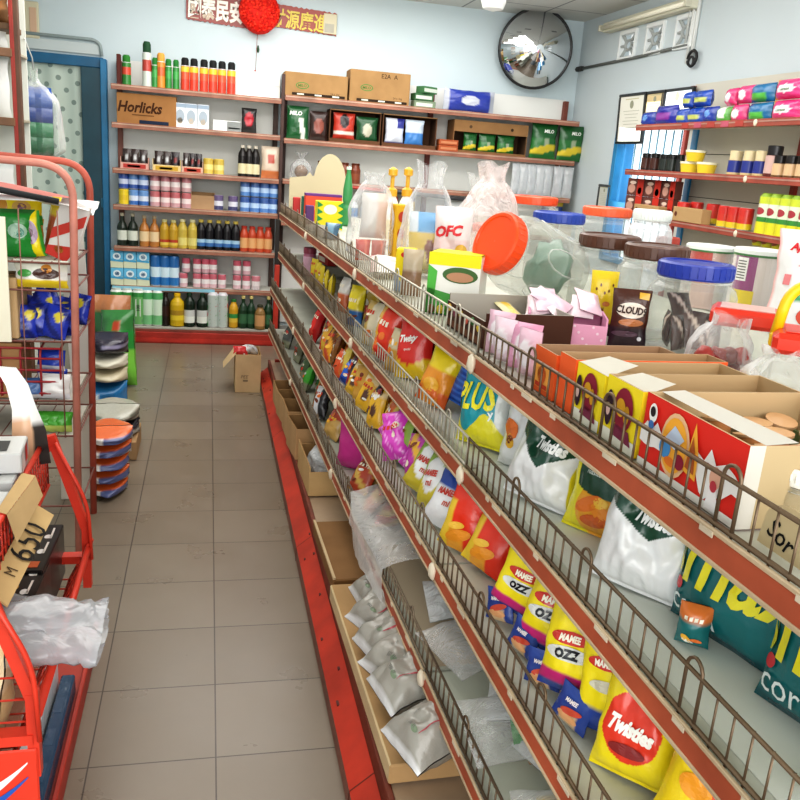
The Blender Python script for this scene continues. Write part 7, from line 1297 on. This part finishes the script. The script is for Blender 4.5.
w = MB(); wire_grid(w, (-.37, YN, .36), (0, YFA-YN, 0), (.05, 0, .10), 14, 3, .0024, '#c8402e'); wire_grid(w, (-.95, YN, .36), (0, YFA-YN, 0), (.58, 0, 0), 14, 12, .0024, '#c8402e'); w.tube([(-.318, YN, .46), (-.318, YFA+.02, .46)], .008, RED, 6); wire_grid(w, (-.322, YN, .36), (-.62, 0, 0), (0, 0, .18), 10, 4, .0024, '#c8402e'); dpart('lower_basket', w)
b = MB(); b.box(-.97, -.352, YN+.02, YFA+.3, .03, .045, '#a83828', .003); b.box(-.352, -.340, YN+.02, YFA+.3, .0, .06, '#b83a2a', .002); dpart('base_tray', b, 'rust')
# flat packs on the base tray
for i, (x, w_, h, cc) in enumerate([(-.535, .09, .15, '#8f877c'), (-.46, .05, .13, '#9a6a56'), (-.415, .03, .095, '#cfd4d8'), (-.376, .034, .055, '#34506a')]):
    c = MB(); c.box(-w_/2, w_/2, -.30, .26, 0, h, cc, .004); 
    for k in range(4): c.box(-w_*.3, w_*.2, -.26+.12*k, -.2+.12*k, h, h+.001, ['#b9b2a6', '#9a6a54', '#dfe2e4', '#3f5a74'][i])
    solo('flat_package', c, 'film', ['wide grey', 'narrow brown', 'narrow silver', 'thin dark blue'][i]+' flat package standing on the rack base tray', 'package', (x, -.02, .0465))
# goods in the upper basket: grey and red boxes, flap, poster
for i, (x, y, z, w_, d, h, rz, lab) in enumerate([(-.50, .03, .625, .16, .15, .13, .0, 'lower'), (-.49, .05, .757, .15, .12, .045, .08, 'upper'), (-.50, -.18, .625, .16, .2, .125, -.02, 'near')]):
    c = carton(d, w_, h, '#b9b9b8', .003, {'+z': '#c4c4c2'}); c.patch(c.front, [(-d*.5, 0), (-d*.1, 0), (-d*.1, h), (-d*.5, h)], '#c9c9c6'); c.patch(c.front, [(d*.0, h*.1), (d*.25, h*.1), (d*.25, h*.9), (d*.0, h*.9)], '#c43a34'); c.patch(c.topm, [(-d*.35, -w_*.3), (d*.2, -w_*.3), (d*.2, w_*.05), (-d*.35, w_*.05)], '#33373a'); c.patch(c.topm, [(-d*.1, w_*.15), (d*.4, w_*.15), (d*.4, w_*.4), (-d*.1, w_*.4)], '#b84a44')
    solo('printed_box', c, 'gloss', f'{lab} grey box with red and black print in the upper red basket', 'box', (x, y, z), (0, 0, math.pi/2+rz), 'grey printed boxes')
b = MB(); n = 10
P = [onY(px, py, .0) for px, py in ((0, 517), (36, 470), (27, 494))]
b.add([(-.400, -.20, .75), (-.385, .0, .75), (-.372, .0, .705), (-.385, -.2, .69)], [(0, 1, 2, 3)], '#c9ad80'); b.add([(-.400, -.20, .751), (-.418, -.20, .758), (-.412, .0, .758), (-.385, .0, .751)], [(0, 1, 2, 3)], '#bfa275'); solo('carton_flap', b, 'card', 'beige cardboard flap folded over the upper basket edge', 'cardboard')
a0, a1, a2, a3 = Vector((-.455, -.14, .68)), Vector((-.33, .20, .60)), Vector((-.318, .185, .53)), Vector((-.40, -.155, .545))
b = MB(); A = [onY(4, 596, -.10), onY(34, 503, .15), onY(53, 514, .12), onY(10, 606, -.16)]
E0 = lambda s, q: (A[0]*(1-s)+A[1]*s)*(1-q)+(A[3]*(1-s)+A[2]*s)*q
u0 = (A[1]-A[0]); L0 = u0.length; v0 = (A[3]-A[0]); 
A = [onY(-14, 590, -.30), onY(34, 503, .0), onY(54, 515, .0), onY(8, 606, -.32)]
vs = [A[0], A[1], A[2], A[3]]; nrm = (A[1]-A[0]).cross(A[3]-A[0]).normalized(); 
if nrm.dot(CAM-A[0]) < 0: nrm = -nrm
b.add([v for v in vs]+[v-nrm*.004 for v in vs], [(0, 1, 2, 3), (7, 6, 5, 4), (0, 4, 5, 1), (1, 5, 6, 2), (2, 6, 7, 3), (3, 7, 4, 0)], '#bfa374')
ax = (A[1]-A[0]).normalized(); ay = nrm.cross(ax); 
if ay.z < 0 and 0: ay = -ay
cen = (A[0]+A[1]+A[2]+A[3])/4; mpt = lambda x, z: cen+ax*x+ay*z+nrm*.0015
b.text('650', mpt, .03, .0, .055, '#26221e', 0, 0, .0, None, 1.1); b.text('M', mpt, -.075, .0, .022, '#5a4a34'); solo('price_card', b, 'card', 'long cardboard price card with handwritten black number on the lower basket', 'price card')
# black coffee boxes in the lower basket
for i in range(4):
    y = .205-.095*i; c = carton(.09, .17, .135, '#1d1a19', .003); fr_ = c.front
    for f_ in (c.topm,):
        f2 = lambda x, z: (x, z, .1162+.0006); f_2 = lambda x, y_: Vector(c.topm(x, y_))+Vector((0, 0, .0006))
        c.patch(f_, [(-.03, -.07), (-.005, -.07), (-.005, -.01), (-.03, -.01)], '#c8823c'); c.patch(f_, [(.0, -.07), (.03, -.07), (.03, -.04), (.0, -.04)], '#b8582c'); c.oval(f_, -.015, .03, .02, .02, '#b8862c'); c.oval(f_, .02, .01, .008, .012, '#e0dcd8'); c.patch(f_, [(.025, .0), (.03, .0), (.03, .06), (.025, .06)], '#d8d0c8')
    c.patch(fr_, [(-.03, .03), (.03, .03), (.03, .08), (-.03, .08)], '#8a5a34'); c.oval(fr_, 0, .09, .02, .012, '#c8b8a0')
    solo('coffee_box', c, 'gloss', f'{ORD[i]} black box with gold and orange print from the far end of the lower basket', 'box', (-.428, y+.01, .366+.008*(i % 2)), (0, 0, -R_(2*(i % 2))), 'black coffee boxes')
    c2 = carton(.09, .12, .12, '#1b1918', .003); c2.oval(c2.topm, 0, 0, .022, .022, '#a8822c'); solo('coffee_box', c2, 'gloss', f'{ORD[i]} black box with gold disc in the back row of the lower basket', 'box', (-.61, y, .366), (0, 0, 0), 'black coffee boxes back row')
# curled poster hanging from the upper rack
PC = [(-8, 366, .30), (6, 368, .24), (17, 385, .20), (24, 408, .18), (29, 432, .17), (30, 466, .17)]; PW = [4, 10, 11, 12, 17, 21]
def post(u, v):
    q = (1-v)*(len(PC)-1); i = min(int(q), len(PC)-2); f = q-i; lp = lambda a, b: a+(b-a)*f
    f = f*f*(3-2*f); return onY(lp(PC[i][0], PC[i+1][0])+(u-.5)*2*lp(PW[i], PW[i+1]), lp(PC[i][1], PC[i+1][1])-6*(u-.5)*(1-v), lp(PC[i][2], PC[i+1][2])+.02*math.sin(u*3))
b = MB(); nu_, nv_2 = 12, 24; vs = [post(i/nu_, j/nv_2) for j in range(nv_2+1) for i in range(nu_+1)]; cs = []
for j in range(nv_2+1):
    for i in range(nu_+1):
        u, v = i/nu_, j/nv_2; cs.append('#d8b090' if (v < .30 and u < .6) else ('#3a3634' if v < .26 and u > .6 else '#e9eae8'))
b.add(vs, [(j*(nu_+1)+i, j*(nu_+1)+i+1, (j+1)*(nu_+1)+i+1, (j+1)*(nu_+1)+i) for j in range(nv_2) for i in range(nu_)], ('v', cs), True); solo('curled_poster', b, 'gloss', 'curled white poster with a pale picture standing in the upper red basket', 'poster')
# white plastic bag spilling into the aisle, bread bag behind
p = onZ(60, 640, .5)
def spill(u, v):
    a = u*2*math.pi; L = .30; s = v
    rad = (.100*(1-.30*s)+.02*math.sin(a*3+s*5))*(1 if s > .04 else .3); fl = 1+.6*max(0, s-.75)
    x = -.52+L*s; yy = -.27+rad*1.05*math.cos(a)*fl; z = .535+.03*s*(1-s)*2+rad*.62*math.sin(a)*(1-.3*s)
    d = .012*noise.noise(Vector((u*7, v*4, 2)))+.005*noise.noise(Vector((u*20, v*12, 7)))+.010*max(0, v-.6)*noise.noise(Vector((u*26, v*16, 1)))*2
    return Vector((x+d*.6, yy+d, z+d))
b = sheet(spill, 48, 30); solo('plastic_bag', b, 'bagsilver', 'crumpled white plastic bag spilling from the lower red basket into the aisle', 'bag')
g = bag(.20, .24, .13, lambda u, v: '#d8c090' if math.sin(u*4+v*3) > -.5 else '#e2d4b0', seed=300, nu=16, nv=16, wr=.3); solo('biscuit_bag', g, 'film', 'bag of tan biscuits at the near end of the lower basket', 'bag', (-.47, -.335, .366), (R_(-10), 0, R_(-40)))
